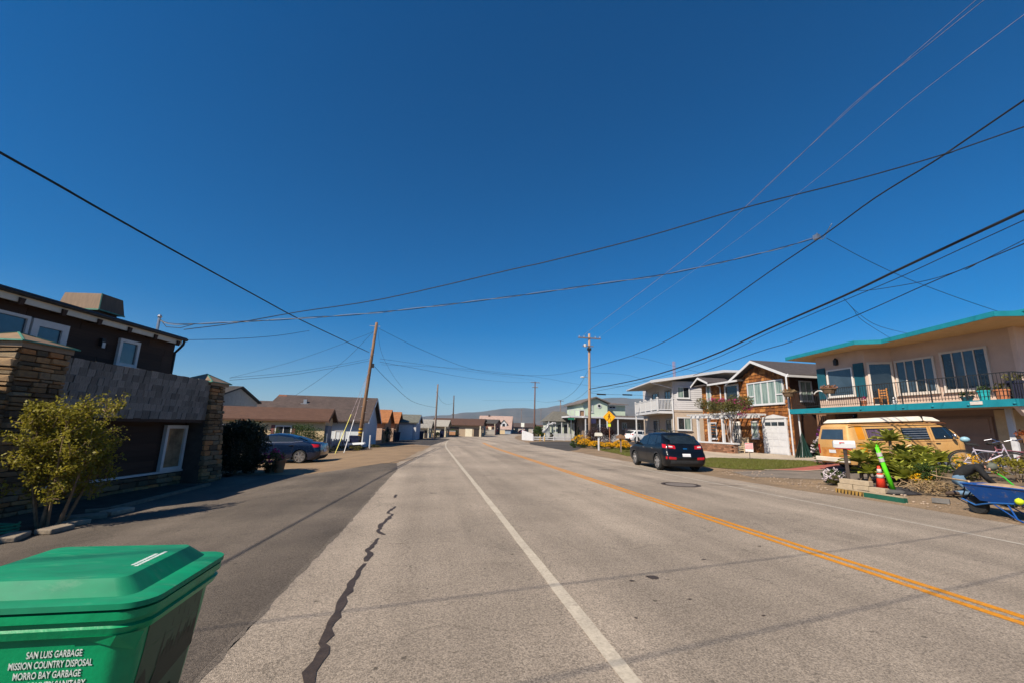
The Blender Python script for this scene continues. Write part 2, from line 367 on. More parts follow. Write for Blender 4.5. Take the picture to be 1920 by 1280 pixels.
seal(jag([(-.65, 2.6), (-.65, 3.26), (-.67, 3.39), (-.65, 3.53), (-.66, 3.72), (-.69, 3.78), (-.69, 4.03), (-.70, 4.34), (-.70, 4.57), (-.69, 4.83), (-.70, 5.03), (-.67, 5.23), (-.68, 5.55), (-.65, 5.72)], 0.098))
seal(jag([(-.66, 5.8), (-.63, 6.06), (-.69, 6.25), (-.66, 6.62), (-.63, 6.91)], 0.085))
seal(jag([(-.57, 7.11), (-.68, 7.34), (-.68, 7.79), (-.62, 8.25), (-.58, 8.66), (-.69, 8.79), (-.58, 9.49)], 0.085))
seal(jag([(-.68, 10.6), (-.68, 11.04)], 0.1))
def blot(x, y, rx, ry, a=0.0, z=0.0105, m=TAR, name='tar_spot'):
    k = 12; vs = []
    for j in range(k):
        t = 2*math.pi*j/k; q = random.uniform(0.8, 1.15); px, py = rx*q*math.cos(t), ry*q*math.sin(t)
        vs.append((x+px*math.cos(a)-py*math.sin(a), y+px*math.sin(a)+py*math.cos(a), z))
    return MB().add(vs, [tuple(range(k))]).build(name, m, road, fix=False)
blot(2.6, 4.88, .075, .06); blot(2.30, 4.80, .03, .02); blot(4.91, 5.99, .03, .018); blot(3.64, 5.46, .035, .016); blot(2.64, 4.24, .025, .014)
blot(3.1, 3.8, .02, .015); blot(1.9, 3.9, .016, .012); blot(7.6, 32.3, .9, .12); blot(7.62, 17.9, .5, .06); blot(2.55, 4.92, .02, .012); blot(0.2, 11.3, .12, .03)
# long straight joints and cracks across the lane
seal([(9.0, 13.0, .05), (9.6, 12.8, .05), (10.2, 12.75, .03)], 'patch_crack')
seal([(-1.3, 17.2, .06), (-1.1, 19.0, .05), (-.8, 22.0, .05), (-.2, 27.0, .06), (.6, 34, .06)], 'patch_crack')
seal([(-1.6, 20.4, .05), (-.8, 23.6, .09), (.2, 25.6, .05)], 'patch_crack')
MANH = mat('manhole_iron', (0.16, 0.135, 0.115), 0.7, var=0.2, scale=8, bump=0.6, bscale=60)
mh = MB().lathe([(0.0, 0.0), (0.46, 0.0), (0.47, 0.004)], 32).build('manhole_cover', MANH, road, loc=(8.0, 13.0, 0.009))
MB().lathe([(0.50, 0.0), (0.50, 0.006), (0.60, 0.006), (0.60, 0.0)], 32).build('manhole_ring', TAR, mh)

# dark drive in front of the stone house, kerb-less, feathered edge against the road
drive = drape('driveway', rough_poly([(-1.32, -3), (-1.33, 1), (-1.36, 4), (-1.25, 8), (-1.22, 12), (-1.12, 17.2), (-1.35, 20.2), (-2.1, 19.6), (-2.9, 17.9), (-3.8, 16.7), (-4.8, 16.6), (-5.6, 17.2), (-7.0, 17.6), (-10, 17.6), (-10, -3)], 0.04, 0.5), DRIVEM, None, 0.009, 0.5); tag(drive, kind='structure')
FEATH = asphalt('feathered_edge', (0.185, 0.152, 0.120), (0.14, 0.116, 0.093))
def feather(pts, w, name='drive_edge', m=FEATH):
    vs = []
    for i in range(len(pts)-1):
        (x, y), (x2, y2) = pts[i], pts[i+1]; n = max(1, int(math.hypot(x2-x, y2-y)/.12))
        for k in range(n): t = k/n; vs.append((x+(x2-x)*t, y+(y2-y)*t))
    v = []; 
    for (x, y) in vs: v += [(x-w*random.uniform(.5, 1.3), y, zg(x-w, y)+.0078), (x+w*random.uniform(.4, 1.1), y, .0078)]
    return tag(MB().add(v, [(2*i, 2*i+1, 2*i+3, 2*i+2) for i in range(len(vs)-1)]).build(name, m, None, fix=False), kind='structure')
feather([(-1.32, 1), (-1.36, 4), (-1.25, 8), (-1.22, 12), (-1.12, 17.2), (-1.35, 20.2)], .055)
feather([(-.9, 21.5), (-.75, 26), (-.3, 33), (.2, 38)], .25, 'sand_edge', mat('sandy_asphalt', (0.27, 0.21, 0.145), 0.95, col2=(0.21, 0.165, 0.12), scale=1.5, fine=.3, fscale=40))
sandy = drape('sandy_shoulder', rough_poly([(-1.25, 20.4), (-.9, 26), (-.2, 33), (.2, 38), (-2.0, 41.5), (-3.9, 38.0), (-4.6, 33.5), (-6.3, 29.2), (-9, 26.8), (-12, 26), (-12, 19.5), (-6, 18.2), (-4.2, 17.2), (-3.0, 18.3), (-2.0, 20.1)], 0.1, 0.6),
   mat('packed_sand', (0.25, 0.170, 0.098), 0.95, col2=(0.19, 0.130, 0.078), scale=0.7, bump=0.5, bscale=20, fine=0.2, fscale=40), None, 0.010, 0.7); tag(sandy, kind='structure')
apron = drape('lane_apron', [(-4.4, 40.2), (-2.0, 42.0), (.2, 39), (2.9, 60), (1.5, 66), (-1.5, 60), (-4, 52)], DARKASPH, None, 0.009, 1.0); tag(apron, kind='structure')
side = drape('side_street', rough_poly([(10.85, 33.2), (12.5, 35.6), (15, 41), (20, 44.5), (30, 46.5), (46, 46), (46, 58), (30, 57.5), (22, 57), (16, 57.5), (12.6, 54), (11.0, 47)], 0.08, 0.8), DARKASPH, None, 0.013, 0.8); tag(side, kind='structure')
lawn_a = drape('lawn', rough_poly([(12.9, 27.0), (13.3, 29.3), (13.7, 33.2), (14.6, 36.2), (19.5, 38.5), (19.0, 30.0), (15.5, 27.0)], 0.06, 0.4), GRASSM, None, 0.02, 0.5); tag(lawn_a, kind='structure')
lawn_b = drape('lawn', rough_poly([(13.0, 20.2), (12.95, 18.6), (13.3, 17.4), (14.0, 16.5), (15.2, 16.35), (17.6, 16.9), (18.6, 18.8), (18.4, 22.6), (17.2, 24.5), (14.6, 22.5)], 0.07, 0.4), GRASSM, None, 0.02, 0.5); tag(lawn_b, kind='structure')
conc = drape('concrete_drive', [(14.6, 22.6), (17.2, 24.6), (18.5, 22.7), (18.7, 18.9), (21.5, 18.9), (24.3, 22.9), (24.3, 36), (19.2, 36.5), (19.0, 30.0), (15.5, 26.9), (13.2, 26.8)], CONC, None, 0.012, 0.8); tag(conc, kind='structure')
redp = drape('red_path', [(14.1, 16.45), (14.9, 15.35), (17.4, 15.2), (18.6, 15.5), (18.4, 18.6), (17.6, 16.85), (15.2, 16.28)], REDCONC, None, 0.016, 0.6); tag(redp, kind='structure')
dkd = drape('cobbled_drive', rough_poly([(12.2, 14.9), (14.0, 12.9), (15.3, 12.3), (22.3, 11.9), (24.2, 13.6), (24.2, 18), (18.7, 18.8), (18.7, 15.5), (17.4, 15.15), (14.9, 15.3), (14.0, 16.3), (12.6, 16.6)], 0.06, 0.5), mat('worn_drive', (0.20, 0.165, 0.135), 0.95, col2=(0.13, 0.11, 0.09), scale=1.3, bump=0.8, bscale=18, fine=0.25, fscale=30), None, 0.010, 0.6); tag(dkd, kind='structure')
kerbe = drape('drive_edging', [(14.0, 16.42), (14.1, 16.5), (15.0, 15.42), (17.3, 15.26), (17.3, 15.16), (14.95, 15.3)], CONC, None, 0.03, 0.5); tag(kerbe, kind='structure')

# short grass blades on both lawns
BLADE = leafmat('grass_blades', (0.115, 0.14, 0.02), (0.17, 0.15, 0.045), 0.6, 0.3)
def inside(p, poly):
    x, y = p; c = False; n = len(poly)
    for i in range(n):
        x1, y1 = poly[i]; x2, y2 = poly[i-1]
        if (y1 > y) != (y2 > y) and x < (x2-x1)*(y-y1)/(y2-y1)+x1: c = not c
    return c
def sward(poly, n, h, m, label):
    mb = MB(); x0 = min(p[0] for p in poly); x1 = max(p[0] for p in poly); y0 = min(p[1] for p in poly); y1 = max(p[1] for p in poly); k = 0
    while k < n:
        x = random.uniform(x0, x1); y = random.uniform(y0, y1)
        if not inside((x, y), poly): continue
        k += 1; z = zg(x, y)+0.015; a = random.uniform(0, 6.28); hh = h*random.uniform(0.5, 1.3); w = 0.012
        lx, ly = random.uniform(-.03, .03), random.uniform(-.03, .03)
        mb.add([(x-math.cos(a)*w, y-math.sin(a)*w, z), (x+math.cos(a)*w, y+math.sin(a)*w, z), (x+lx, y+ly, z+hh)], [(0, 1, 2)])
    o = mb.build('grass', m, None, fix=False); tag(o, label, 'grass', kind='stuff'); return o
sward([(13.0, 20.1), (13.0, 18.6), (13.4, 17.5), (14.1, 16.6), (15.2, 16.45), (17.5, 17.0), (18.5, 18.8), (18.3, 22.5), (17.2, 24.3), (14.7, 22.4)], 16000, 0.06, BLADE, 'short green lawn grass in front of the shake house')
sward([(13.0, 27.1), (13.4, 29.3), (13.8, 33.2), (14.7, 36), (18.5, 37), (18.0, 30.0), (15.5, 27.2)], 8000, 0.08, BLADE, 'short green lawn grass beside the yellow flower bed')

# hills far away
HILL = mat('dry_hills', (0.10, 0.078, 0.062), 0.95, col2=(0.055, 0.05, 0.042), scale=0.006, var=0.3, bump=0.0)
prof = [(-14, 0.15), (-6, 0.5), (-1.8, 1.31), (2, 1.6), (5.07, 2.06), (10.7, 2.72), (12.2, 2.82), (13.7, 2.72), (15, 2.85), (17.0, 3.25), (18.8, 3.7), (24, 4.3), (32, 3.9), (45, 3.2), (60, 2.4)]
def pf(a):
    for i in range(len(prof)-1):
        if prof[i][0] <= a <= prof[i+1][0]:
            t = (a-prof[i][0])/(prof[i+1][0]-prof[i][0]); t = t*t*(3-2*t); return prof[i][1]*(1-t)+prof[i+1][1]*t
    return 0.1
from mathutils import noise
hb = MB(); na, nr = 220, 34; RA, RB = 1500.0, 3300.0
for j in range(nr+1):
    t = j/nr; rr = RA+(RB-RA)*t
    for i in range(na+1):
        a = -14+74*i/na; top = math.tan(R(pf(a)))*RB
        n1 = noise.fractal(Vector((a*0.35, t*4, 3.1)), 1.0, 2.0, 5)
        sp = abs(noise.noise(Vector((a*0.55+t*0.6, t*1.2, 8.0))))
        hgt = top*(ss(t*1.0)**1.25)*(1+0.30*(n1)*(1-t)-0.55*(0.5-sp)*(1-t)*min(1, t*3)) if t < 1 else top
        hb.v.append((rr*math.sin(R(a)), rr*math.cos(R(a)), hgt-3))
hb.f = [(j*(na+1)+i, j*(na+1)+i+1, (j+1)*(na+1)+i+1, (j+1)*(na+1)+i) for j in range(nr) for i in range(na)]; hb.mi = [0]*len(hb.f)
hills = hb.build('hills', HILL, None, smooth=True, fix=False); tag(hills, kind='structure')
# ------------------------------------------------------------------ stone and shingle house on the driveway
STONE = mat('ledge_stone', (0.62, 0.40, 0.20), 0.9, col2=(0.38, 0.26, 0.16), scale=3, bump=0.9, bscale=18, rnd=0.25)
_n = STONE.node_tree; _oi = _n.nodes.new('ShaderNodeObjectInfo'); _rp = _n.nodes.new('ShaderNodeValToRGB'); _rp.color_ramp.interpolation = 'CONSTANT'
for _i, (_p, _c) in enumerate(((0, (1.05, .95, .82)), (.16, (.55, .62, .7)), (.34, (1.0, 1.0, 1.0)), (.52, (1.5, 1.25, 1.0)), (.66, (.42, .42, .45)), (.8, (.85, .95, 1.05)), (.94, (1.4, .95, .65)))):
    _e = _rp.color_ramp.elements[_i] if _i < 2 else _rp.color_ramp.elements.new(_p)
    _e.position = _p; _e.color = (*[c*.55 for c in _c], 1)
_mx = _n.nodes.new('ShaderNodeMix'); _mx.data_type = 'RGBA'; _mx.blend_type = 'MULTIPLY'; _mx.inputs[0].default_value = 1.0
_b = _n.nodes['Principled BSDF']; _s = _b.inputs['Base Color'].links[0].from_socket
_n.links.new(_oi.outputs['Random'], _rp.inputs[0]); _n.links.new(_s, _mx.inputs[6]); _n.links.new(_rp.outputs[0], _mx.inputs[7]); _n.links.new(_mx.outputs[2], _b.inputs['Base Color'])
MORTAR = mat('dark_mortar', (0.07, 0.055, 0.045), 0.95, var=0.2, bump=0.5, bscale=25)
SHINGLE = mat('weathered_shingle', (0.27, 0.25, 0.225), 0.9, col2=(0.15, 0.137, 0.122), scale=5, stretch=(3, 3, 0.4), rnd=0.34, bump=0.5, bscale=20)
DARKWOOD = mat('dark_stained_wood', (0.060, 0.032, 0.020), 0.75, col2=(0.030, 0.017, 0.012), scale=4, stretch=(0.6, 4, 4), rnd=0.3)
COPPER = mat('aged_copper', (0.30, 0.205, 0.125), 0.55, col2=(0.21, 0.15, 0.10), scale=3, metal=0.25)
VERDI = mat('copper_verdigris', (0.07, 0.22, 0.17), 0.7, var=0.25, scale=12)
ROOFD = mat('dark_roofing', (0.045, 0.042, 0.040), 0.9, var=0.3, scale=8, bump=0.5, bscale=30)
FRAMEW = mat('white_frame', (0.62, 0.60, 0.57), 0.5, var=0.06, scale=5)
stone_meshes = []
for i in range(7):
    b = MB().box(-.5, .5, -.5, .5, -.5, .5); me = b.mesh('stone_block', STONE)
    bm = bmesh.new(); bm.from_mesh(me); bmesh.ops.recalc_face_normals(bm, faces=bm.faces)
    bmesh.ops.bevel(bm, geom=bm.edges[:], offset=0.09, segments=1, affect='EDGES')
    for v in bm.verts: v.co += Vector((random.uniform(-.05, .05), random.uniform(-.09, .09), random.uniform(-.07, .07)))
    bm.to_mesh(me); bm.free(); stone_meshes.append(me)
def stones(parent, width, z0, z1, at, rotz, rowh=0.115, ln=(0.2, 0.5), depth=0.09):
    """courses of ledge stone on a vertical face; at(s, z) -> centre on the face, s along it from 0 to width"""
    z = z0
    while z < z1-0.03:
        h = min(random.uniform(0.5, 1.45)*rowh, z1-z); s = 0.0
        W = width(z) if callable(width) else width
        while s < W-0.02:
            L = min(random.uniform(*ln), W-s)
            if W-s-L < 0.08: L = W-s
            inst(random.choice(stone_meshes), 'stone', parent, at(s+L/2, z+h/2), (R(random.uniform(-3, 3)), R(random.uniform(-2.5, 2.5)), rotz+R(random.uniform(-3, 3))), (L-0.014, depth*random.uniform(0.7, 1.9), (h-0.012)*random.uniform(.86, 1.02))); s += L
        z += h
AH = R(90-8.8)
sh = thing('stone_house', 'dark two-storey house with stone pillars, shingled balcony wall and copper caps', 'house', (-7.2, 16.0, 0), AH)
# local x runs along the facade away from the street corner, local y into the house, z up
# near pillar
np_ = Bx('stone_pillar', MORTAR, sh, -5.95, -5.02, 0.045, 1.35, -0.6, 2.98)
stones(np_, 0.97, -0.45, 2.98, lambda s, z: (-5.97+s, 0.02, z), 0, 0.125, (0.22, 0.48))
stones(np_, 1.33, -0.45, 2.98, lambda s, z: (-5.975, 0.02+s, z), R(90), 0.125, (0.22, 0.48))
def cap(x0, x1, y0, y1, z0, z1, zp, parent):
    o = MB().box(x0, x1, y0, y1, z0, z1).build('copper_cap', COPPER, parent)
    xm, ym = (x0+x1)/2, (y0+y1)/2; e = 0.06
    MB().add([(x0-e, y0-e, z1+.002), (x1+e, y0-e, z1+.002), (x1+e, y1+e, z1+.002), (x0-e, y1+e, z1+.002), (xm, ym, zp)], [(0, 1, 4), (1, 2, 4), (2, 3, 4), (3, 0, 4), (3, 2, 1, 0)]).build('cap_roof', COPPER, o)
    mb = MB()
    for a, c in ((x0-e, y0-e), (x1+e, y0-e), (x1+e, y1+e), (x0-e, y1+e)): mb.bar((a, c, z1+.01), (xm, ym, zp+.008), .035, .012)
    q = [(x0-e, y0-e), (x1+e, y0-e), (x1+e, y1+e), (x0-e, y1+e)]
    for i in range(4): mb.bar((*q[i], z1+.0), (*q[(i+1) % 4], z1+.0), .02, .03)
    tag(mb.build('verdigris_seam', VERDI, o), kind='stuff')
cap(-6.02, -4.95, -0.04, 1.42, 2.98, 3.10, 3.36, sh)
# far pillar, battered foot
fp = MB().add([(-.12, .05, 2.8), (.56, .05, 2.8), (.56, .85, 2.8), (-.12, .85, 2.8), (-.12, -.10, -.7), (1.02, -.10, -.7), (1.02, .85, -.7), (-.12, .85, -.7)],
     [(0, 1, 2, 3), (0, 4, 5, 1), (1, 5, 6, 2), (2, 6, 7, 3), (3, 7, 4, 0), (7, 6, 5, 4)]).build('stone_pillar', MORTAR, sh)
def fw(z): t = (2.8-z)/3.5; return 0.70+0.44*max(0, t)**1.6
stones(fp, fw, -0.5, 2.78, lambda s, z: (-.14+s, 0.05-0.15*max(0, (2.8-z)/3.5)-0.02, z), 0, 0.125, (0.24, 0.46), 0.1)
cap(-.25, .70, -.06, .95, 2.80, 2.90, 3.20, sh)
# shingled balcony wall between the pillars
par = Bx('balcony_wall', DARKWOOD, sh, -5.02, -.12, 0.06, 0.22, 1.66, 2.90)
shm = MB().box(-.5, .5, -.5, .5, -.5, .5).mesh('shingle_board', SHINGLE)
z = 1.66; row = 0
while z < 2.86:
    h = 0.18; s = -5.02
    while s < -.13:
        w = min(random.uniform(0.13, 0.27), -.12-s)
        if -.12-s-w < 0.07: w = -.12-s
        inst(shm, 'shingle', par, (s+w/2, 0.038+random.uniform(-.012, .012), z+h/2), (R(7), R(random.uniform(-1.2, 1.2)), R(random.uniform(-1.5, 1.5))), (w-0.014, 0.026, h+0.03+random.uniform(-.022, .022))); s += w
    z += h; row += 1
Bx('wall_coping', DARKWOOD, par, -5.02, -.12, 0.03, 0.26, 2.895, 2.935)
Bx('soffit', DARKWOOD, sh, -5.0, -.13, 0.05, 0.95, 1.56, 1.655)
# lower wall: stone base, plank siding, white window
lw = Bx('lower_wall', DARKWOOD, sh, -5.0, -.14, 0.56, 0.8, -0.6, 1.56)
stones(lw, 4.86, -0.5, 0.04, lambda s, z: (-5.0+s, 0.53, z), 0, 0.14, (0.25, 0.55), 0.11)
Bx('ledge', FRAMEW, lw, -5.0, -.14, 0.47, 0.56, 0.045, 0.10)
plm = MB().box(-.5, .5, -.5, .5, -.5, .5).mesh('siding_plank', DARKWOOD)
z = 0.105
while z < 1.5:
    inst(plm, 'plank', lw, (-3.16, 0.535, z+.085), (R(4), 0, 0), (3.68, 0.03, 0.165)); inst(plm, 'plank', lw, (-.16-.0, 0.535, z+.085), (R(4), 0, 0), (.12, 0.03, 0.165)); z += 0.165
def window(parent, x0, x1, z0, z1, y, depth=0.09, fr=0.08, cols=1, rows=1, m=FRAMEW, gm=None, name='window', sill=True, mull=0.045, axis=1, sgn=-1):
    """framed window on a wall at local y (axis 1) or x (axis 0), facing sgn; frame and panes are parts of it"""
    gm = gm or GLASS_BLUE
    def bx(nm, mm, par, a0, a1, d0, d1, c0, c1):
        return Bx(nm, mm, par, a0, a1, d0, d1, c0, c1) if axis == 1 else Bx(nm, mm, par, d0, d1, a0, a1, c0, c1)
    f = y+sgn*depth; mb = MB()
    def q(a0, a1, c0, c1, d0=y, d1=f):
        if axis == 1: mb.box(a0, a1, d0, d1, c0, c1)
        else: mb.box(d0, d1, a0, a1, c0, c1)
    q(x0, x1, z1-fr, z1); q(x0, x1, z0, z0+fr); q(x0, x0+fr, z0+fr, z1-fr); q(x1-fr, x1, z0+fr, z1-fr)
    o = mb.build(name, m, parent)
    if sill: bx('sill', m, o, x0-.05, x1+.05, y, y+sgn*(depth+.05), z0-.05, z0-.002)
    iw = (x1-x0-2*fr-(cols-1)*mull)/cols; ih = (z1-z0-2*fr-(rows-1)*mull)/rows
    for i in range(cols):
        for j in range(rows):
            a = x0+fr+i*(iw+mull); c = z0+fr+j*(ih+mull)
            g_ = gm[(i+j*cols) % len(gm)] if isinstance(gm, (list, tuple)) else gm
            bx('pane', g_, o, a, a+iw, y, y+sgn*depth*.45, c, c+ih)
        if i: bx('mullion', m, o, x0+fr+i*(iw+mull)-mull, x0+fr+i*(iw+mull), y, y+sgn*depth*.8, z0+fr, z1-fr)
    for j in range(1, rows): bx('glazing_bar', m, o, x0+fr, x1-fr, y, y+sgn*depth*.75, z0+fr+j*(ih+mull)-mull, z0+fr+j*(ih+mull))
    return o
window(sh, -1.14, -.24, 0.105, 1.47, 0.54, 0.10, 0.10, gm=mat('tan_reflection_glass', (0.26, 0.185, 0.11), 0.08, var=0.5, scale=2, spec=0.9), sill=False)  # tan reflection in the pane is put into the glass colour
# lower wing carrying on past the near pillar; its shadow lies over the planting
Bx('lower_wing', MORTAR, sh, -12.5, -6.45, .55, 5.5, -.7, 2.5); Bx('wing_roof', ROOFD, sh, -12.6, -6.4, .45, 5.6, 2.502, 2.6)
# upper wall set back behind the balcony, windows, lamp
uw = Bx('upper_wall', DARKWOOD, sh, -6.15, .29, 1.75, 1.95, 1.66, 4.42)
Bx('end_wall', DARKWOOD, sh, .10, .29, 1.95, 7.5, -.6, 4.5); Bx('end_wall', DARKWOOD, sh, -6.15, -6.0, 1.95, 7.5, -.6, 4.5)
Bx('balcony_floor', DARKWOOD, sh, -5.0, -.13, 0.23, 1.75, 1.66, 1.74)
z = 2.0
while z < 4.2:
    x = -6.13
    while x < .27:
        L = min(random.uniform(1.0, 2.4), .27-x); inst(plm, 'plank', uw, (x+L/2, 1.738, z+.11), (R(3), 0, 0), (L-.012, 0.03, 0.215)); x += L
    z += 0.215
window(sh, -1.96, -1.24, 3.16, 3.95, 1.71, 0.08, 0.09)
window(sh, -4.38, -3.50, 1.9, 3.93, 1.71, 0.08, 0.16, name='balcony_door', sill=False)
window(sh, -5.95, -4.44, 3.0, 3.94, 1.71, 0.08, 0.07, cols=1)
lp = Bx('wall_lamp', DARKMETAL, sh, -2.54, -2.42, 1.63, 1.71, 3.6, 3.82); Bx('lamp_glass', FRAMEW, lp, -2.525, -2.435, 1.615, 1.627, 3.56, 3.71)
# roof: pale fascia, dark edge, rafter ends, gutter pipe
ye, ze, pit = 1.40, 4.36, 0.19
rf = MB().add([(-6.2, ye, ze), (0.34, ye, ze), (.34, 8, ze+pit*(8-ye)), (-6.2, 8, ze+pit*(8-ye)), (-6.2, ye, ze+.07), (.34, ye, ze+.07), (.34, 8, ze+.07+pit*(8-ye)), (-6.2, 8, ze+.07+pit*(8-ye))],
     [(0, 3, 2, 1), (4, 5, 6, 7), (0, 1, 5, 4), (1, 2, 6, 5), (2, 3, 7, 6), (3, 0, 4, 7)]).build('roof', ROOFD, sh)
Bx('fascia', CREAM, rf, -6.18, .18, ye+.05, ye+.10, ze-.2, ze-.005)
MB().tube([(-6.2, ye+.0, ze+.0), (.32, ye+.0, ze+.0)], 0.055, 8).build('gutter', DARKMETAL, rf)
MB().tube([(.22, ye, ze-.02), (.22, ye+.02, ze-.18), (.30, ye+.2, ze-.32), (.32, ye+.33, ze-.45), (.32, ye+.33, 2.4)], 0.04, 8).build('downpipe', DARKMETAL, rf)
for i in range(7): inst(plm, 'rafter', rf, (-5.9+i*.98, ye+.3, ze-.12), (math.atan(pit), 0, 0), (0.1, 0.62, 0.16))
# copper-clad chimney: turned-out cap over a masonry stub
ch = Bx('chimney', MORTAR, sh, -1.10, -.42, 3.28, 4.35, 4.6, 4.99)
chc = MB().add([(-1.24, 3.14, 4.97), (-.30, 3.14, 4.97), (-.30, 4.46, 4.97), (-1.24, 4.46, 4.97), (-1.16, 3.22, 5.52), (-.38, 3.22, 5.52), (-.38, 4.38, 5.52), (-1.16, 4.38, 5.52)], [(3, 2, 1, 0), (4, 5, 6, 7), (0, 1, 5, 4), (1, 2, 6, 5), (2, 3, 7, 6), (3, 0, 4, 7)]).build('chimney_cap', mat('brown_copper_cap', (0.155, 0.10, 0.062), 0.6, col2=(0.105, 0.07, 0.045), scale=4, stretch=(3, 3, .6), metal=.2), ch)
mb = MB()
for p_, q_ in (((-1.24, 3.13, 4.97), (-.30, 3.13, 4.97)), ((-1.25, 3.14, 4.97), (-1.25, 4.46, 4.97)), ((-1.245, 3.135, 4.97), (-1.165, 3.215, 5.52))): mb.bar(p_, q_, .03, .04)
tag(mb.build('cap_seam', VERDI, ch), kind='stuff')
MB().tube([(0.24, 2.41, 4.4), (0.24, 2.41, 5.16)], 0.045, 8).ball((0.24, 2.41, 5.16), .07).build('service_mast', STEEL, sh)
# planting bed edging and paving by the foot of the house
EDG = mat('edging_stone', (0.27, 0.22, 0.165), 0.9, var=0.25, scale=6, rnd=0.3, bump=0.4, bscale=30)
def ground_block(name, m, parent, pts, w, h, dz=0.0):
    mb = MB()
    for i in range(len(pts)-1):
        (x, y), (x2, y2) = pts[i], pts[i+1]; mb.bar((x, y, zg(x, y)+h/2+dz), (x2, y2, zg(x2, y2)+h/2+dz), w, h)
    return mb.build(name, m, parent)
eg = thing('bed_edging', 'pale stone edging round the shaded planting bed', 'edging', (0, 0, 0))
ground_block('edging_strip', EDG, eg, [(-6.62, 15.4), (-6.70, 11.2), (-7.0, 11.0)], 0.10, 0.08)
for (x, y, a, L, w) in ((-6.35, 10.9, .2, .55, .28), (-6.55, 10.35, .9, .6, .3), (-6.35, 9.75, .3, .42, .26), (-6.28, 9.25, .1, .45, .28), (-6.5, 8.75, -.3, .5, .26), (-6.85, 8.35, -.6, .5, .25), (-7.3, 8.1, -.9, .5, .25)):
    MB().box(-L/2, L/2, -w/2, w/2, 0, .09).build('edging_stone', EDG, eg, bevel=.02, loc=(x, y, zg(x, y)+.01), rot=(0, 0, R(90)-a))
slab = drape('paving_slab', [(-6.1, 7.0), (-6.3, 8.2), (-7.2, 7.9), (-8.2, 7.2), (-8.0, 6.2), (-6.9, 5.8)], CONC, None, 0.03, 0.6); tag(slab, kind='structure')
soil = drape('planting_bed', [(-6.75, 15.3), (-6.78, 11.2), (-6.45, 10.2), (-6.35, 9.3), (-6.8, 8.4), (-9, 8.2), (-8.6, 15.4)], mat('bed_soil', (0.055, 0.042, 0.03), 0.95, var=0.4, scale=3, bump=1, bscale=20), None, 0.022, 0.6); tag(soil, kind='structure')
hs = MB().tube([(-6.95, 8.7, -.3), (-6.93, 8.68, -.1), (-6.9, 8.66, .12), (-6.98, 8.7, .3), (-7.12, 8.8, .42)], 0.022, 8).tube([(-6.95+.32*math.cos(t*.5), 8.95+.22*math.sin(t*.5), -.29+t*.004) for t in range(40)], 0.018, 6).build('garden_hose', mat('hose_green', (0.015, 0.17, 0.09), 0.45), None); tag(hs, 'green garden hose coiled beside the stone pillar', 'hose')
# ------------------------------------------------------------------ beach cottages along the left of the street
ROOFBR = mat('brown_shingle_roof', (0.095, 0.050, 0.034), 0.9, col2=(0.070, 0.037, 0.026), scale=2.5, stretch=(1, 1, 5), fine=0.25, fscale=18, bump=0.5, bscale=25)
ROOFGR = mat('grey_shingle_roof', (0.085, 0.062, 0.054), 0.9, col2=(0.055, 0.041, 0.037), scale=2, fine=0.3, fscale=14, bump=0.5, bscale=25)
ROOFOR = mat('cedar_shingle_roof', (0.28, 0.115, 0.045), 0.9, var=0.2, scale=3, fine=0.2, fscale=16)
ROOFGN = mat('grey_green_roof', (0.125, 0.125, 0.105), 0.9, var=0.2, scale=3, fine=0.2, fscale=16)
WALLBG = mat('beige_stucco', (0.55, 0.43, 0.265), 0.9, var=0.08, scale=3, bump=0.2, bscale=40)
WALLLB = mat('pale_blue_boards', (0.46, 0.52, 0.60), 0.75, var=0.06, scale=4)
WALLLW = mat('white_blue_boards', (0.62, 0.66, 0.70), 0.75, var=0.06, scale=4)
WALLOR = mat('orange_stucco', (0.42, 0.22, 0.12), 0.9, var=0.12, scale=3)
WALLGR = mat('grey_stucco', (0.36, 0.33, 0.29), 0.9, var=0.1, scale=3)
WALLCR = mat('cream_boards', (0.60, 0.55, 0.42), 0.85, var=0.08, scale=3)
SHUT = mat('dull_red_shutter', (0.17, 0.06, 0.055), 0.7, var=0.1)
def gable_house(name, label, loc, rotz, L, W, zw, zr, wallm, roofm, base=-0.7, over=0.35, ridge='x', group='houses along the street', trim=None, wall2=None):
    """local box x 0..L (along ridge if ridge='x'), y 0..W; the roof is two real slopes with thickness; gables close the ends"""
    t = thing(name, label, 'house', loc, rotz, group)
    o = over; th = 0.12
    if ridge == 'x':
        MB().ext([(0, base), (W, base), (W, zw), (W/2, zr), (0, zw)], 'x', 0, L).build('wall', wallm, t)
        s = (zr-zw)/(W/2); e = zw-o*s
        MB().ext([(-o, e+.02), (W/2, zr+.02), (W+o, e+.02), (W+o, e+.02+th), (W/2, zr+.02+th), (-o, e+.02+th)], 'x', -o*.8, L+o*.8).build('roof', roofm, t)
        tr = MB()
        for x in (-o*.8-.03, L+o*.8+.001):
            tr.ext([(-o, e-.06), (W/2, zr-.06), (W+o, e-.06), (W+o, e+.10), (W/2, zr+.10), (-o, e+.10)], 'x', x, x+.03)
    else:
        MB().ext([(0, base), (L, base), (L, zw), (L/2, zr), (0, zw)], 'y', 0, W).build('wall', wallm, t)
        s = (zr-zw)/(L/2); e = zw-o*s
        MB().ext([(-o, e+.02), (L/2, zr+.02), (L+o, e+.02), (L+o, e+.02+th), (L/2, zr+.02+th), (-o, e+.02+th)], 'y', -o*.8, W+o*.8).build('roof', roofm, t)
        tr = MB()
        for y in (-o*.8-.03, W+o*.8+.001):
            tr.ext([(-o, e-.06), (L/2, zr-.06), (L+o, e-.06), (L+o, e+.10), (L/2, zr+.10), (-o, e+.10)], 'y', y, y+.03)
    if trim: tag(tr.build('barge_board', trim, t), kind='stuff')
    return t
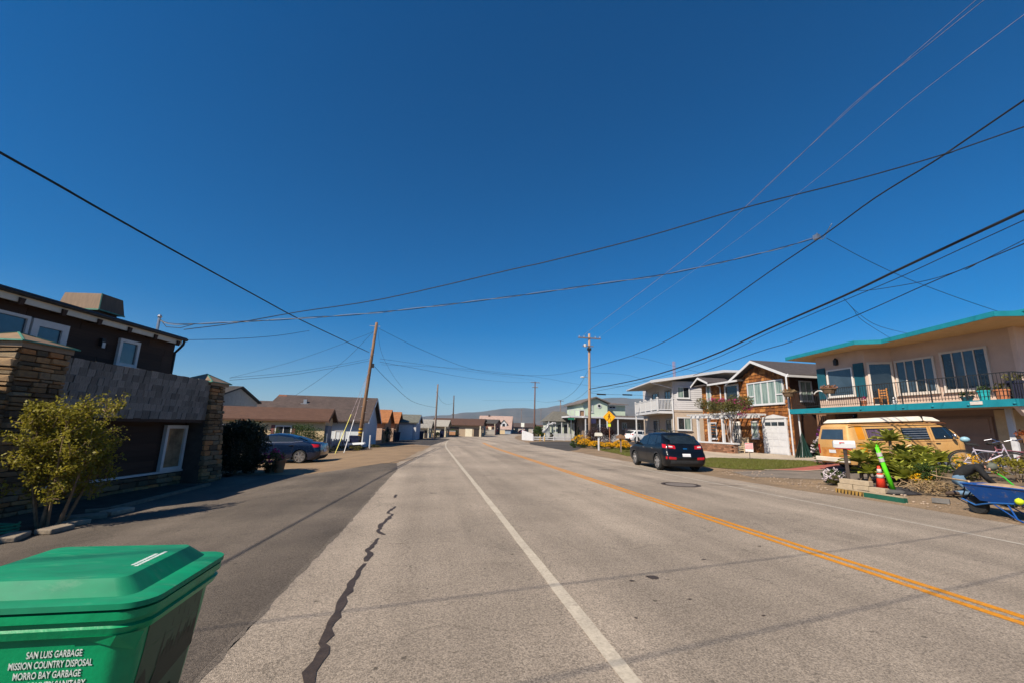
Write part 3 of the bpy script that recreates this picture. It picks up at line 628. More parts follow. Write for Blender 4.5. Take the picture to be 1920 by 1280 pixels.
# beige cottage: ridge along world X, street end at x=-6.8
bc = gable_house('cottage', 'long low beige cottage with brown roof behind the blue sedan', (-17.5, 32.0, 0), 0, 10.4, 2.3, 1.92, 2.56, WALLBG, ROOFBR, over=0.36, trim=mat('brown_trim', (0.12, 0.07, 0.045), 0.8))
for k, (a, b) in enumerate(((7.25, 8.3), (3.2, 4.6))): window(bc, a, b, 0.72, 1.46, 0, 0.07, 0.07, cols=2, gm=GLASS)
for a in (7.0, 8.33): Bx('shutter', SHUT, bc, a, a+.24, -.06, 0, .7, 1.48)
Bx('side_porch', mat('blue_grey_door', (0.16, 0.19, 0.24), 0.7), bc, 10.4, 10.6, .1, 1.2, -.6, 1.5)
MB().lathe([(0.09, 0), (0.09, .5), (.14, .5), (.14, .6)], 8).build('roof_vent', STEEL, bc, loc=(5.0, 1.2, 1.95))
# blue-white cottage behind it, gable towards the street
wc = gable_house('cottage', 'pale blue cottage with grey roof beside the leaning utility pole', (-12.4, 35.6, 0), 0, 7.4, 8.2, 1.98, 3.85, WALLLB, ROOFGR, over=0.45, trim=WALLLW)
Bx('front_panel', WALLLW, wc, 4.9, 7.38, -.03, -.002, -.7, 1.72)
window(wc, 5.3, 6.0, .45, 1.15, -.03, 0.05, 0.06, gm=WALLLW, cols=2)
vt = MB().box(-.3, .3, -.25, .25, 0, .08).box(-.13, .13, -.13, .13, .08, .42).build('roof_vent', STEEL, wc, loc=(2.2, 2.6, 3.15))
MB().box(-.5, 0.15, .6, 1.0, 3.2, 3.95).build('chimney', mat('terracotta_brick', (0.33, 0.13, 0.07), 0.9, var=0.2, scale=12), wc, loc=(0.2, 3.2, 0))
lb = MB().ext([(0, 0), (8.2, 0), (8.2, .12), (0, .12)], 'x', 0, .02).mesh('board', WALLLB)
for k in range(12): inst(lb, 'siding_board', wc, (7.402, 0, -.55+k*.2), (0, 0, 0), (1, 1, 1.5))
# grey roof behind the beige cottage with a little blue dormer
gb = gable_house('cottage', 'grey-roofed cottage with a small blue gable behind the beige cottage', (-24.0, 44.0, 0), 0, 9.0, 6.0, 2.4, 3.62, WALLGR, ROOFGR, over=0.4)
MB().ext([(.6, 2.5), (2.2, 2.5), (1.4, 3.6)], 'x', 9.2, 9.6).build('dormer', mat('dormer_blue', (0.30, 0.42, 0.52), 0.8), gb)
MB().tube([(9.0, 3.0, 3.5), (9.0, 3.0, 4.3)], .03, 6).build('roof_finial', DARKMETAL, gb)
gr2 = gable_house('cottage', 'dark-roofed cottage just showing past the far stone pillar', (-19.2, 34, 0), 0, 4.0, 8.0, 3.3, 4.3, WALLGR, ROOFD, over=0.3)
# twin orange cottages
for k, (x, y, lab) in enumerate(((-8.6, 46.0, 'nearer of the twin orange cottages with pointed cedar roofs'), (-8.0, 52.5, 'farther of the twin orange cottages with pointed cedar roofs'))):
    oc = gable_house('cottage', lab, (x, y, 0), R(-3), 4.2, 4.2, 2.05, 3.15, WALLOR, ROOFOR, over=0.4)
    Bx('doorway', mat('dark_opening', (0.03, 0.022, 0.02), 0.8), oc, 4.2, 4.23, 1.2, 2.4, -.6, 1.5)
    Bx('porch_wall', mat('pinkish_wall', (0.44, 0.30, 0.22), 0.9), oc, 2.6, 4.0, -.5, -.1, -.6, 1.35)
lg = gable_house('cottage', 'white garage with grey-green roof and lavender side wall', (-5.6, 55.2, 0), R(-4), 4.0, 6.0, 2.10, 2.98, mat('lavender_boards', (0.40, 0.43, 0.52), 0.8, var=0.06), ROOFGN, over=0.4, trim=WALLLB)
Bx('garage_door', WALLLW, lg, .6, 3.6, -.05, -.003, -.6, 1.75)
Bx('corner_board', WHITE, lg, 3.75, 4.02, -.07, .1, -.6, 2.0)
for k, (x, y, L, W, zw, zr, wm, rm, lab) in enumerate((
    (-4.4, 66, 4.4, 4.6, 1.55, 2.45, WALLCR, mat('mottled_grey_roof', (0.24, 0.225, 0.20), 0.9, var=0.35, scale=5), 'cream shed with mottled grey roof just before the second pole'),
    (-2.4, 74, 5.2, 6, 1.8, 2.7, WALLBG, mat('pale_grey_roof', (0.30, 0.28, 0.24), 0.9, var=0.15, scale=4), 'beige cottage with pale grey roof behind the second pole'),
    (0.4, 84, 9.5, 9, 2.1, 3.25, mat('tan_stucco', (0.34, 0.26, 0.18), 0.9, var=0.1), ROOFBR, 'long brown-roofed house behind the third pole'),
    (5.5, 100, 5.5, 9, 2.1, 3.5, mat('greybrown_stucco', (0.25, 0.22, 0.19), 0.9), ROOFBR, 'brown house with a white porch at the bend of the street'),
    (11.5, 116, 6, 9, 2.9, 3.9, mat('redbrown_boards', (0.20, 0.10, 0.07), 0.9), mat('flat_dark_roof', (0.06, 0.055, 0.05), 0.9), 'dark red-brown house beyond the bend of the street'))):
    o = gable_house('cottage', lab, (x, y, 0), R(-5-3*k), L, W, zw, zr, wm, rm, over=0.5)
    Bx('doorway', mat('dark_opening', (0.03, 0.022, 0.02), 0.8), o, L*.25, L*.55, -.04, -.003, -.5, zw*.78)
    Bx('pale_panel', WALLCR, o, L*.68, L*.82, -.05, -.004, -.5, zw*.7); Bx('pale_post', WALLCR, o, L*.97, L*.99, -.5, -.4, -.5, zw); Bx('dark_bay', mat('dark_opening', (0.03, 0.022, 0.02), 0.8), o, L*.85, L*.95, -.04, -.003, -.5, zw*.7)
    Bx('window', GLASS, o, L*.06, L*.2, -.04, -.003, .7, zw*.75)
    Bx('side_window', GLASS, o, L, L+.03, W*.3, W*.55, .7, zw*.75)
    Bx('side_door', mat('dark_opening', (0.03, 0.022, 0.02), 0.8), o, L, L+.03, W*.7, W*.85, -.5, zw*.75)
pk = gable_house('cottage', 'tall house with pale pink roof and two white dormers at street end', (15.5, 140, 0), R(-14), 10.5, 11, 1.6, 5.6, mat('blue_grey_wall', (0.22, 0.27, 0.33), 0.9), mat('pink_roof', (0.33, 0.235, 0.20), 0.9, var=0.15, scale=2, fine=.15, fscale=3), over=0.4, trim=mat('pink_trim', (0.38, 0.28, 0.24), 0.9))
for x in (4.6, 7.2):
    d_ = MB().ext([(x, 2.2), (x+1.9, 2.2), (x+1.9, 3.2), (x+.95, 4.1), (x, 3.2)], 'y', .8, 3.5).build('dormer', WHITE, pk)
    Bx('pane', GLASS, d_, x+.55, x+1.35, .74, .79, 2.3, 3.2)
    MB().ext([(x-.25, 3.05), (x+.95, 4.25), (x+2.15, 3.05), (x+2.15, 3.2), (x+.95, 4.42), (x-.25, 3.2)], 'y', .6, 3.6).build('dormer_roof', ROOFGN, d_)
MB().box(2.6, 3.1, 5, 5.6, 5.3, 6.1).build('chimney', ROOFGR, pk)
for k, (x, y, L, W, zw, zr, wm, rm, rz, lab) in enumerate((
    (24, 150, 12, 8, 2.4, 3.6, WALLGR, ROOFGR, -18, 'grey low house far down the street beside the parked cars'),
    (38, 160, 12, 8, 2.2, 3.2, WALLBG, ROOFBR, -20, 'low tan house far down the street behind the white sign'),
    (52, 150, 14, 8, 2.4, 3.4, WALLCR, ROOFGR, -20, 'long cream house far behind the white fence'))):
    o = gable_house('cottage', lab, (x, y, 0), R(rz), L, W, zw, zr, wm, rm, over=0.5)
    for q in (.15, .45, .75): Bx('window', GLASS, o, L*q, L*q+1.2, -.05, -.003, .8, 1.9)

# clutter at the far end: porch posts, low walls, bins and hedges that break up the row
for k, (x, y, w, h, m_, lab) in enumerate(((7.9, 97.5, 2.2, 1.1, WALLCR, 'low cream wall before the white porch at the bend'), (3.2, 81.0, 1.6, .9, WALLOR, 'low orange wall beside the long brown-roofed house'), (14.5, 113, 2.4, 1.2, WALLGR, 'low grey wall before the red-brown house'), (19.5, 130, 3.0, 1.2, WALLBG, 'low tan wall near the pink-roofed house'))):
    t = thing('garden_wall', lab, 'wall', (x, y, 0), R(-8)); t['kind'] = 'thing'; Bx('wall_face', m_, t, 0, w, -.1, .1, -.1, h); Bx('wall_cap', WHITE, t, -.05, w+.05, -.15, .15, h+.002, h+.08)
for k, (x, y, m_, lab) in enumerate(((-1.0, 60.8, 'bin_navy', 'dark bin beside the cream shed'), (2.0, 70.5, 'bin_navy', 'dark bin beside the beige cottage with pale grey roof'), (-3.5, 50.8, 'bin_navy', 'dark bin in front of the farther orange cottage'))):
    t = thing('waste_bin', lab, 'bin', (x, y, zg(x, y))); MB().add([(-.25, -.28, 0), (.25, -.28, 0), (.25, .28, 0), (-.25, .28, 0), (-.32, -.36, .95), (.32, -.36, .95), (.32, .36, .95), (-.32, .36, .95)], [(3, 2, 1, 0), (4, 5, 6, 7), (0, 1, 5, 4), (1, 2, 6, 5), (2, 3, 7, 6), (3, 0, 4, 7)]).build('tub', mat('bin_navy', (0.01, 0.015, 0.05), 0.5), t); Bx('lid', mat('bin_navy', (0.01, 0.015, 0.05), 0.5), t, -.34, .34, -.38, .38, .955, 1.03)
two = gable_house('cottage', 'two-storey house with white upper balcony at the bend of the street', (9.6, 104, 0), R(-12), 3.2, 6, 3.2, 3.7, mat('pale_grey_boards', (0.30, 0.31, 0.31), 0.9), mat('flat_dark_roof', (0.06, 0.055, 0.05), 0.9), over=.4)
Bx('balcony', WHITE, two, -.2, 3.3, -1.0, 0, 1.7, 1.9); Bx('balcony_rail', WHITE, two, -.2, 3.3, -1.0, -.93, 2.5, 2.6); Bx('opening', mat('dark_opening', (0.03, 0.022, 0.02), 0.8), two, .4, 2.6, -.04, -.003, 2.0, 3.0); Bx('opening', mat('dark_opening', (0.03, 0.022, 0.02), 0.8), two, .6, 2.2, -.04, -.003, -.4, 1.5)
for x in (-.1, 3.2): Bx('balcony_post', WHITE, two, x-.07, x+.07, -.98, -.86, -.3, 3.2)
# ------------------------------------------------------------------ houses on the right of the street (built in street metres, then hung on an Empty at the base)
def anchor(root, loc):
    root.location = loc
    for c in children(root): c.location = Vector(c.location)-Vector(loc)
def shared_row(me, name, parent, pts, sc=(1, 1, 1), rot=(0, 0, 0)):
    for p in pts: inst(me, name, parent, p, rot, sc)
TEAL = mat('teal_paint', (0.010, 0.185, 0.235), 0.5, var=0.1, scale=3)
TEALD = mat('dark_teal_paint', (0.010, 0.075, 0.105), 0.55, var=0.12, scale=3)
PEACH = mat('peach_stucco', (0.49, 0.365, 0.295), 0.9, var=0.06, scale=2, bump=0.3, bscale=60)
PINKW = mat('pale_pink_stucco', (0.62, 0.48, 0.40), 0.9, var=0.06, scale=2, bump=0.3, bscale=60)
SOFFIT = mat('ochre_soffit', (0.55, 0.38, 0.20), 0.85, var=0.08, scale=3)
BROWNW = mat('brown_garage_paint', (0.26, 0.17, 0.13), 0.85, var=0.1, scale=2)
TANBRICK = mat('tan_block', (0.50, 0.38, 0.24), 0.9, var=0.1, scale=4)
PALEFR = mat('pale_window_frame', (0.52, 0.47, 0.42), 0.6, var=0.06)
POT = mat('terracotta_pot', (0.40, 0.15, 0.07), 0.85, var=0.15, scale=10)
DARKSHEET = mat('dark_sheet', (0.05, 0.04, 0.035), 0.9)  # plain dark colour for sheets set over two outer walls
th = thing('teal_balcony_house', 'peach two-storey house with teal roof edge and long teal balcony behind the camper van', 'house')
# ground floor
Bx('garage_wall', BROWNW, th, 24.2, 24.4, 13.6, 21.0, 0.2, 3.0)
gd = Bx('garage_door', BROWNW, th, 24.1, 24.2, 14.7, 18.6, 0.3, 2.65)
for k in range(3): Bx('door_panel', BROWNW, gd, 24.07, 24.1, 14.8, 18.5, .45+k*.74, 1.1+k*.74)
Bx('block_course', TANBRICK, th, 24.14, 24.2, 13.62, 14.6, .2, 2.95)
Bx('wing_corner', WHITE, th, 23.0, 23.1, 13.36, 13.56, 0.2, 2.94)
Bx('back_wall', PEACH, th, 26, 26.2, 21.0, 23.4, .2, 3.0)
Bx('entry_wall', PEACH, th, 24.2, 26, 20.8, 21.0, .2, 3.0)
window(th, 18.95, 20.4, 1.3, 2.45, 24.2, .07, .07, cols=2, axis=0, sgn=-1, gm=GLASS, m=TEALD)
for a in (18.6, 20.42): Bx('shutter', TEALD, th, 24.12, 24.2, a, a+.33, 1.25, 2.5)
# upper floor walls: wing, diagonal with the glass door, long window wall
Bx('wing_upper_wall', PEACH, th, 23.2, 23.4, 19.14, 22.15, 3.24, 6.42)
Bx('wing_end_wall', PEACH, th, 23.4, 30, 21.95, 22.15, 3.24, 6.42)
MB().prism([(23.2, 19.14), (24.2, 18.46), (24.3, 18.6), (23.3, 19.3)], 3.24, 6.42).build('diagonal_wall', PEACH, th)
Bx('long_upper_wall', PEACH, th, 24.2, 24.4, 13.62, 18.46, 3.24, 6.42)
Bx('south_wall', PINKW, th, 24.2, 30, 13.42, 13.62, 0.2, 6.42)
Bx('corner_board', PINKW, th, 24.14, 24.2, 13.40, 13.5, 2.96, 6.40)
window(th, 19.86, 21.46, 3.9, 5.5, 23.2, .07, .08, axis=0, sgn=-1, gm=GLASS_BLUE)
for a, b in ((21.56, 22.1), (19.22, 19.78)): Bx('shutter', TEALD, th, 23.13, 23.2, a, b, 3.82, 5.66)
lan = Bx('wall_lantern', DARKMETAL, th, 23.05, 23.2, 20.66, 20.86, 5.72, 6.02); MB().lathe([(0.0, 6.16), (.13, 6.02)], 6).build('lantern_top', DARKMETAL, lan, loc=(23.12, 20.76, 0))
# glass door on the diagonal
dd = Vector((1.0, -.68, 0)).normalized(); nn = Vector((-.68, -1.0, 0)).normalized(); p0 = Vector((23.2, 19.14, 0))
def diag(a, b, z0, z1, off, th_=.04):
    q = [p0+dd*a+nn*off, p0+dd*b+nn*off, p0+dd*b+nn*(off+th_), p0+dd*a+nn*(off+th_)]
    return MB().prism([(v.x, v.y) for v in q], z0, z1)
fd = MB()
for a, b, z0, z1 in ((.06, .16, 3.26, 5.65), (1.06, 1.16, 3.26, 5.65), (.16, 1.06, 5.53, 5.65), (.16, 1.06, 3.26, 3.4)):
    d_ = diag(a, b, z0, z1, .002, .06); fd.add(d_.v, d_.f)
gdoor = fd.build('glass_door', PALEFR, th); diag(.16, 1.06, 3.4, 5.53, .002, .03).build('pane', GLASS, gdoor)
window(th, 16.5, 18.36, 3.86, 5.66, 24.2, .08, .10, cols=4, axis=0, sgn=-1, gm=[GLASS_BLUE, GLASS, GLASS_BLUE, GLASS_BLUE], mull=.05, m=PALEFR)
window(th, 14.42, 16.26, 3.86, 5.76, 24.2, .08, .10, cols=4, axis=0, sgn=-1, gm=[GLASS, GLASS_BLUE, GLASS_BLUE, GLASS], mull=.05, m=PALEFR)
# flat roof with a zigzag teal edge
rp = [(22.55, 23.7), (21.75, 18.35), (22.75, 17.75), (21.55, 12.45), (22.6, 12.05), (30.5, 12.05), (30.5, 23.7)]
rfo = MB().prism(rp, 6.46, 6.56).build('roof', ROOFD, th)
MB().prism(rp, 6.40, 6.455).build('soffit', SOFFIT, rfo)
ed = MB()
for i in range(len(rp)):
    a, b = rp[i], rp[(i+1) % len(rp)]
    if a[0] > 30 and b[0] > 30: continue
    ed.bar((a[0], a[1], 6.50), (b[0], b[1], 6.50), .06, .21)
tag(ed.build('roof_edge', TEAL, rfo), kind='stuff')
Bx('ridge_block', TEAL, rfo, 22.4, 22.9, 11.98, 12.3, 6.57, 6.66)
# balcony
bl = MB().prism([(22.0, 12.6), (24.19, 13.3), (24.19, 21), (23.19, 23.1), (22.0, 23.1)], 3.06, 3.22).build('balcony', mat('balcony_deck', (0.36, 0.28, 0.21), 0.85), th)
fa = MB().box(21.93, 22.0, 12.55, 23.15, 2.95, 3.235).box(22.0, 24.1, 12.48, 12.55, 2.95, 3.235).box(22.0, 23.19, 23.15, 23.22, 2.95, 3.235).build('fascia', TEAL, bl)
MB().ext([(22.0, 2.95), (22.35, 2.6), (24.2, 2.6), (24.2, 2.95)], 'y', 12.56, 12.7).build('end_bracket', PINKW, bl)
Bx('ceiling', mat('tan_ceiling', (0.46, 0.33, 0.22), 0.9), bl, 22.05, 24.18, 12.75, 23.1, 2.99, 3.055)
bm_ = MB().box(-.008, .008, -.008, .008, 0, 1).mesh('baluster', DARKMETAL)
railm = MB(); railm.box(21.96, 21.99, 12.58, 23.1, 4.25, 4.285); rail = railm.build('hand_rail', DARKMETAL, bl)
Bx('bottom_rail', DARKMETAL, bl, 21.965, 21.985, 12.58, 23.1, 3.36, 3.38)
Bx('end_rail', DARKMETAL, bl, 21.99, 24.1, 12.53, 12.56, 4.25, 4.285)
for i in range(85): inst(bm_, 'baluster', bl, (21.975, 12.62+i*.1233, 3.30), (0, 0, 0), (1, 1, .95))
for i in range(16): inst(bm_, 'baluster', bl, (22.08+i*.13, 12.545, 3.30), (0, 0, 0), (1, 1, .95))
for y in (12.58, 14.03, 15.34, 16.56, 18.62, 21.0, 23.08):
    inst(bm_, 'rail_post', bl, (21.955, y, 3.0), (0, 0, 0), (2.4, 2.4, 1.28)); MB().ball((21.93, y, 3.06), .06, .06, .05, 8, 5).build('post_foot', TEAL, bl)
Bx('house_number', mat('pale_plate', (0.55, 0.5, 0.45), 0.7), bl, 21.90, 21.93, 13.55, 13.95, 3.06, 3.19)
MB().tube([(21.9, 20.9+.45*math.cos(t*math.pi/9), 3.75+.45*math.sin(t*math.pi/9)) for t in range(2, 11)], .035, 6).build('hung_hoop', FRAMEW, bl)
dpp = MB().tube([(22.35, 22.95, 0.4), (22.35, 22.95, 2.95)], .045, 8).build('corner_post', WHITE, th)
MB().tube([(22.2, 23.45, .45), (22.2, 23.45, 5.3), (22.5, 23.6, 5.5)], .05, 8).build('downpipe', WHITE, th)
# outside stair behind the house corner
st = Bx('stair_wall', mat('brown_shingle_wall', (0.20, 0.11, 0.065), 0.9, var=0.3, scale=8), th, 24.3, 25.6, 22.3, 23.6, .3, 3.0)
for k in range(12): inst(bm_, 'baluster', st, (23.9, 21.3+k*.16, 1.2+.07*k), (0, 0, 0), (1.6, 1.6, 1.0))
Bx('stair_rail', FRAMEW, st, 23.86, 23.92, 21.2, 23.2, 1.15, 1.2)
Bx('stair_dark', DARKSHEET, th, 25.9, 25.98, 20.9, 23.3, .3, 2.9)  # dark sheet standing just in front of the back wall
anchor(th, (22, 12.6, zg(22, 12.6)))
# things standing on or hanging from the balcony
LEAFG = leafmat('leaf_mid_green', (0.06, 0.10, 0.02), (0.03, 0.055, 0.012))
LEAFD = leafmat('leaf_dark_green', (0.018, 0.030, 0.010), (0.010, 0.018, 0.007), trans=0.15)
LEAFY = leafmat('leaf_yellow_green', (0.36, 0.31, 0.03), (0.15, 0.14, 0.02), trans=0.45)
LEAFO = leafmat('leaf_olive', (0.13, 0.12, 0.03), (0.08, 0.075, 0.025))
PINKF = leafmat('magenta_flower', (0.55, 0.02, 0.22), (0.40, 0.015, 0.17), trans=0.4)
YELF = leafmat('yellow_flower', (0.80, 0.42, 0.005), (0.60, 0.32, 0.008), trans=0.3)
WHTF = leafmat('white_flower', (0.75, 0.70, 0.68), (0.55, 0.45, 0.5), trans=0.3)
DRYF = leafmat('dry_stalks', (0.34, 0.25, 0.13), (0.22, 0.15, 0.08), trans=0.2)
PURPF = leafmat('purple_flower', (0.30, 0.03, 0.32), (0.2, 0.02, 0.25), trans=0.3)
def potted(name, label, cat, loc, pm, r, h, lm, n, sp, lh, group=None, size=.12):
    t = thing(name, label, cat, loc, 0, group)
    MB().lathe([(0, 0), (r*.72, 0), (r, h), (r*1.06, h), (r*1.06, h*.86), (r*.9, h*.82)], 12).build('pot', pm, t)
    mb = MB(); leaves(mb, (0, 0, h+lh*.5), (sp, sp, lh), n, size); tag(mb.build('plant', lm, t, fix=False), kind='stuff'); return t
potted('potted_plant', 'plant in a turquoise pot on the teal balcony', 'potted plant', (22.25, 13.65, 3.22), mat('turquoise_glaze', (0.02, 0.33, 0.36), 0.35), .20, .42, LEAFG, 90, .2, .14)
potted('potted_plant', 'spiky plant in a terracotta pot at the end of the teal balcony', 'potted plant', (22.3, 13.1, 3.22), POT, .24, .42, LEAFO, 90, .26, .18)
potted('potted_plant', 'bushy plant in a dark raised pot at the balcony corner', 'potted plant', (22.6, 12.85, 3.22), mat('dark_glaze', (0.025, 0.025, 0.05), 0.35), .25, .75, LEAFO, 140, .34, .22)
potted('potted_plant', 'low green plant beside the turquoise pot', 'potted plant', (22.25, 14.25, 3.22), TEALD, .2, .2, LEAFG, 90, .26, .16)
potted('potted_plant', 'pink-flowered pot beside the balcony shutter', 'potted plant', (22.3, 18.75, 3.22), POT, .16, .3, PINKF, 70, .2, .2, size=.08)
potted('hanging_basket', 'dry hanging flower basket in front of the balcony window', 'basket', (21.82, 20.2, 4.0), mat('coir', (0.13, 0.085, 0.05), 0.9), .36, .26, leafmat('coral_flower', (0.40, 0.16, 0.10), (0.22, 0.12, 0.06)), 170, .42, .14)
potted('hanging_basket', 'dry hanging flower basket at the far balcony corner', 'basket', (21.75, 22.9, 4.0), mat('coir', (0.13, 0.085, 0.05), 0.9), .36, .26, DRYF, 170, .45, .14)
chr_ = thing('balcony_chair', 'wooden chair standing by the glass balcony door', 'chair', (23.0, 18.4, 3.225))
WOODO = mat('orange_wood', (0.45, 0.20, 0.06), 0.6, var=0.15)
Bx('seat', WOODO, chr_, -.22, .22, -.22, .22, .42, .46)
for a in (-.2, .2):
    for b in (-.2, .2): Bx('leg', WOODO, chr_, a-.02, a+.02, b-.02, b+.02, 0, .42)
for k in range(3): Bx('back_slat', WOODO, chr_, .19, .22, -.22, .22, .55+k*.13, .62+k*.13)
for b in (-.2, .2): Bx('back_post', WOODO, chr_, .185, .225, b-.02, b+.02, .46, .95)
# low white planter wall things along the windows
for k, (y, lab) in enumerate(((17.2, 'white cat figure sitting on the teal balcony'),)):
    o = MB().ball((22.3, y, 3.36), .11, .12, .14, 10, 6).ball((22.25, y-.05, 3.55), .07, .07, .07, 8, 5).build('cat_figure', WHITE, None, smooth=True); tag(o, lab, 'figure')
# ------------------------------------------------------------------ cedar shake house
SHAKE = mat('cedar_shake', (0.29, 0.108, 0.024), 0.85, col2=(0.13, 0.046, 0.014), scale=2.2, stretch=(1, 3, 3), fine=0.25, fscale=9, bump=0.5, bscale=20)
SHAKE2 = mat('cedar_shake_dark', (0.17, 0.060, 0.018), 0.88, col2=(0.085, 0.032, 0.012), scale=2.5, fine=0.25, fscale=9)
SHAKE3 = mat('cedar_shake_pale', (0.40, 0.18, 0.05), 0.85, col2=(0.27, 0.105, 0.028), scale=2.5, fine=0.2, fscale=9)
SHAKED = mat('cedar_backing', (0.045, 0.018, 0.008), 0.9, var=0.2, scale=3)
SHROOF = mat('charcoal_shingles', (0.062, 0.052, 0.050), 0.9, var=0.25, scale=5, fine=0.2, fscale=14, bump=0.4, bscale=30)
sk = thing('cedar_shake_house', 'cedar shake house with white trim, single white garage door and pergola in front', 'house')
def shakes(parent, y0, y1, z0, z1, x, holes=(), topz=None, sgn=-1):
    """courses of separate shakes on a wall at x facing the street"""
    mb = MB(); z = z0; r = 0
    while z < z1:
        y = y0
        while y < y1-.02:
            w = min(random.uniform(.16, .34), y1-y); h = .27+random.uniform(-.03, .03); yc = y+w/2
            zt = topz(yc) if topz else z1
            if z+.15 < zt and not any(a-.02 < yc < b+.02 and c-.1 < z+.1 < d_ for a, b, c, d_ in holes):
                t = random.uniform(.02, .05)
                mb.add([(x, y+.011, z), (x, y+w-.011, z), (x+sgn*(.022+t), y+w-.006, z), (x+sgn*(.022+t), y+.006, z), (x, y+.006, min(z+h, zt)), (x, y+w-.006, min(z+h, zt)), (x+sgn*.014, y+w-.006, min(z+h, zt)), (x+sgn*.014, y+.006, min(z+h, zt))],
                   [(0, 3, 2, 1), (4, 5, 6, 7), (0, 1, 5, 4), (1, 2, 6, 5), (2, 3, 7, 6), (3, 0, 4, 7)], random.choice((SHAKE, SHAKE, SHAKE, SHAKE2, SHAKE3)))
            y += w
        z += .25; r += 1
    return tag(mb.build('shakes', SHAKE, parent), kind='stuff')
gz = lambda y: 5.72+ (1.22 if abs(y-27.75) < 2.6 else 0)*max(0, 1-abs(y-27.75)/2.65)
mw = MB().ext([(25.1, .2), (30.4, .2), (30.4, 5.72), (27.75, 6.94), (25.1, 5.72)], 'x', 24.0, 24.6).build('gable_wall', SHAKED, sk)
shakes(mw, 25.1, 30.4, .3, 6.9, 24.0, [(25.55, 29.1, 3.75, 5.6), (25.6, 27.8, .2, 2.85), (28.2, 28.95, 1.3, 2.7), (30.1, 31.2, .3, 2.7)], gz)
bw = Bx('bay_wall', SHAKED, sk, 24.0, 24.6, 30.4, 34.8, .2, 5.7)
shakes(bw, 30.42, 34.8, .3, 5.75, 24.0, [(33.5, 34.1, 3.75, 5.9), (29.9, 31.7, 3.3, 5.7), (30.2, 31.1, .3, 2.7)])
Bx('side_wall', SHAKED, sk, 24.6, 33, 25.1, 25.3, .2, 5.7); Bx('far_wall', SHAKED, sk, 24.6, 33, 34.6, 34.8, .2, 5.6)
nmw = MB()
# roofs: big gable facing the street, small gable over the bay, both shingled
def street_gable(parent, y0, y1, ze, zp, x0, x1, yp=None, over=.45, nm='roof'):
    yp = yp or (y0+y1)/2; t = .13
    sl0 = (zp-ze)/(yp-y0); sl1 = (zp-ze)/(y1-yp)
    a = (y0-over, ze-over*sl0); b = (y1+over, ze-over*sl1)
    r = MB().ext([a, (yp, zp), b, (b[0], b[1]+t), (yp, zp+t), (a[0], a[1]+t)], 'x', x0-.55, x1).build(nm, SHROOF, parent)
    MB().ext([(a[0], a[1]-.10), (yp, zp-.10), (b[0], b[1]-.10), (b[0], b[1]+.09), (yp, zp+.09), (a[0], a[1]+.09)], 'x', x0-.61, x0-.553).build('barge_board', WHITE, r)
    return r
street_gable(sk, 25.1, 30.4, 5.78, 7.0, 24.0, 33, 27.9)
Bx('eave_gutter', WHITE, sk, 23.4, 33, 24.5, 24.66, 5.50, 5.64)
r2 = MB().prism([(23.4, 29.4), (33, 29.4), (33, 35.2), (23.4, 35.2)], lambda x, y: 5.72+.22*max(0, 1-abs(y-34.2)/1.1)+.0*x, lambda x, y: 5.85+.25*max(0, (x-23.4)/9)+.0).build('bay_roof', SHROOF, sk)
MB().ext([(35.35, 5.72), (34.3, 6.42), (33.0, 5.86), (33.0, 5.98), (34.3, 6.56), (35.35, 5.86)], 'x', 23.30, 26).build('bay_gable_roof', SHROOF, r2)
MB().ext([(35.4, 5.66), (34.3, 6.36), (32.95, 5.80), (32.95, 5.96), (34.3, 6.52), (35.4, 5.82)], 'x', 23.24, 23.298).build('barge_board', WHITE, r2)
Bx('bay_gutter', WHITE, r2, 23.26, 23.38, 29.4, 33.0, 5.66, 5.80)
MB().tube([(23.9, 32.17, 3.3), (23.9, 32.17, 5.5), (23.5, 32.17, 5.68)], .05, 8).build('downpipe', WHITE, sk)
window(sk, 24.72, 25.7, 3.95, 5.35, 25.1, .07, .08, cols=2, m=WHITE, gm=CURTAIN)
# five-light window
bigw = window(sk, 25.6, 29.06, 3.80, 5.5, 24.0, .10, .09, cols=5, axis=0, sgn=-1, m=WHITE, gm=CURTAIN, mull=.09)
for a in (25.7, 28.43): Bx('glazing_bar', WHITE, bigw, 23.90, 23.96, a, a+.56, 4.42, 4.5)
window(sk, 33.5, 34.08, 3.82, 5.8, 24.0, .10, .10, axis=0, sgn=-1, m=WHITE, gm=CURTAIN)
window(sk, 30.0, 31.65, 3.32, 5.6, 24.0, .12, .13, axis=0, sgn=-1, m=WHITE, gm=GLASS, sill=False, name='upper_door')
window(sk, 28.25, 28.92, 1.36, 2.64, 24.0, .12, .09, axis=0, sgn=-1, m=WHITE, gm=CURTAIN)
window(sk, 33.0, 33.9, 1.2, 2.6, 24.0, .1, .09, axis=0, sgn=-1, m=WHITE, gm=GLASS)
window(sk, 30.2, 31.1, .42, 2.64, 24.0, .10, .13, cols=3, rows=5, axis=0, sgn=-1, m=FRAMEW, gm=GLASS, sill=False, name='french_door', mull=.03)
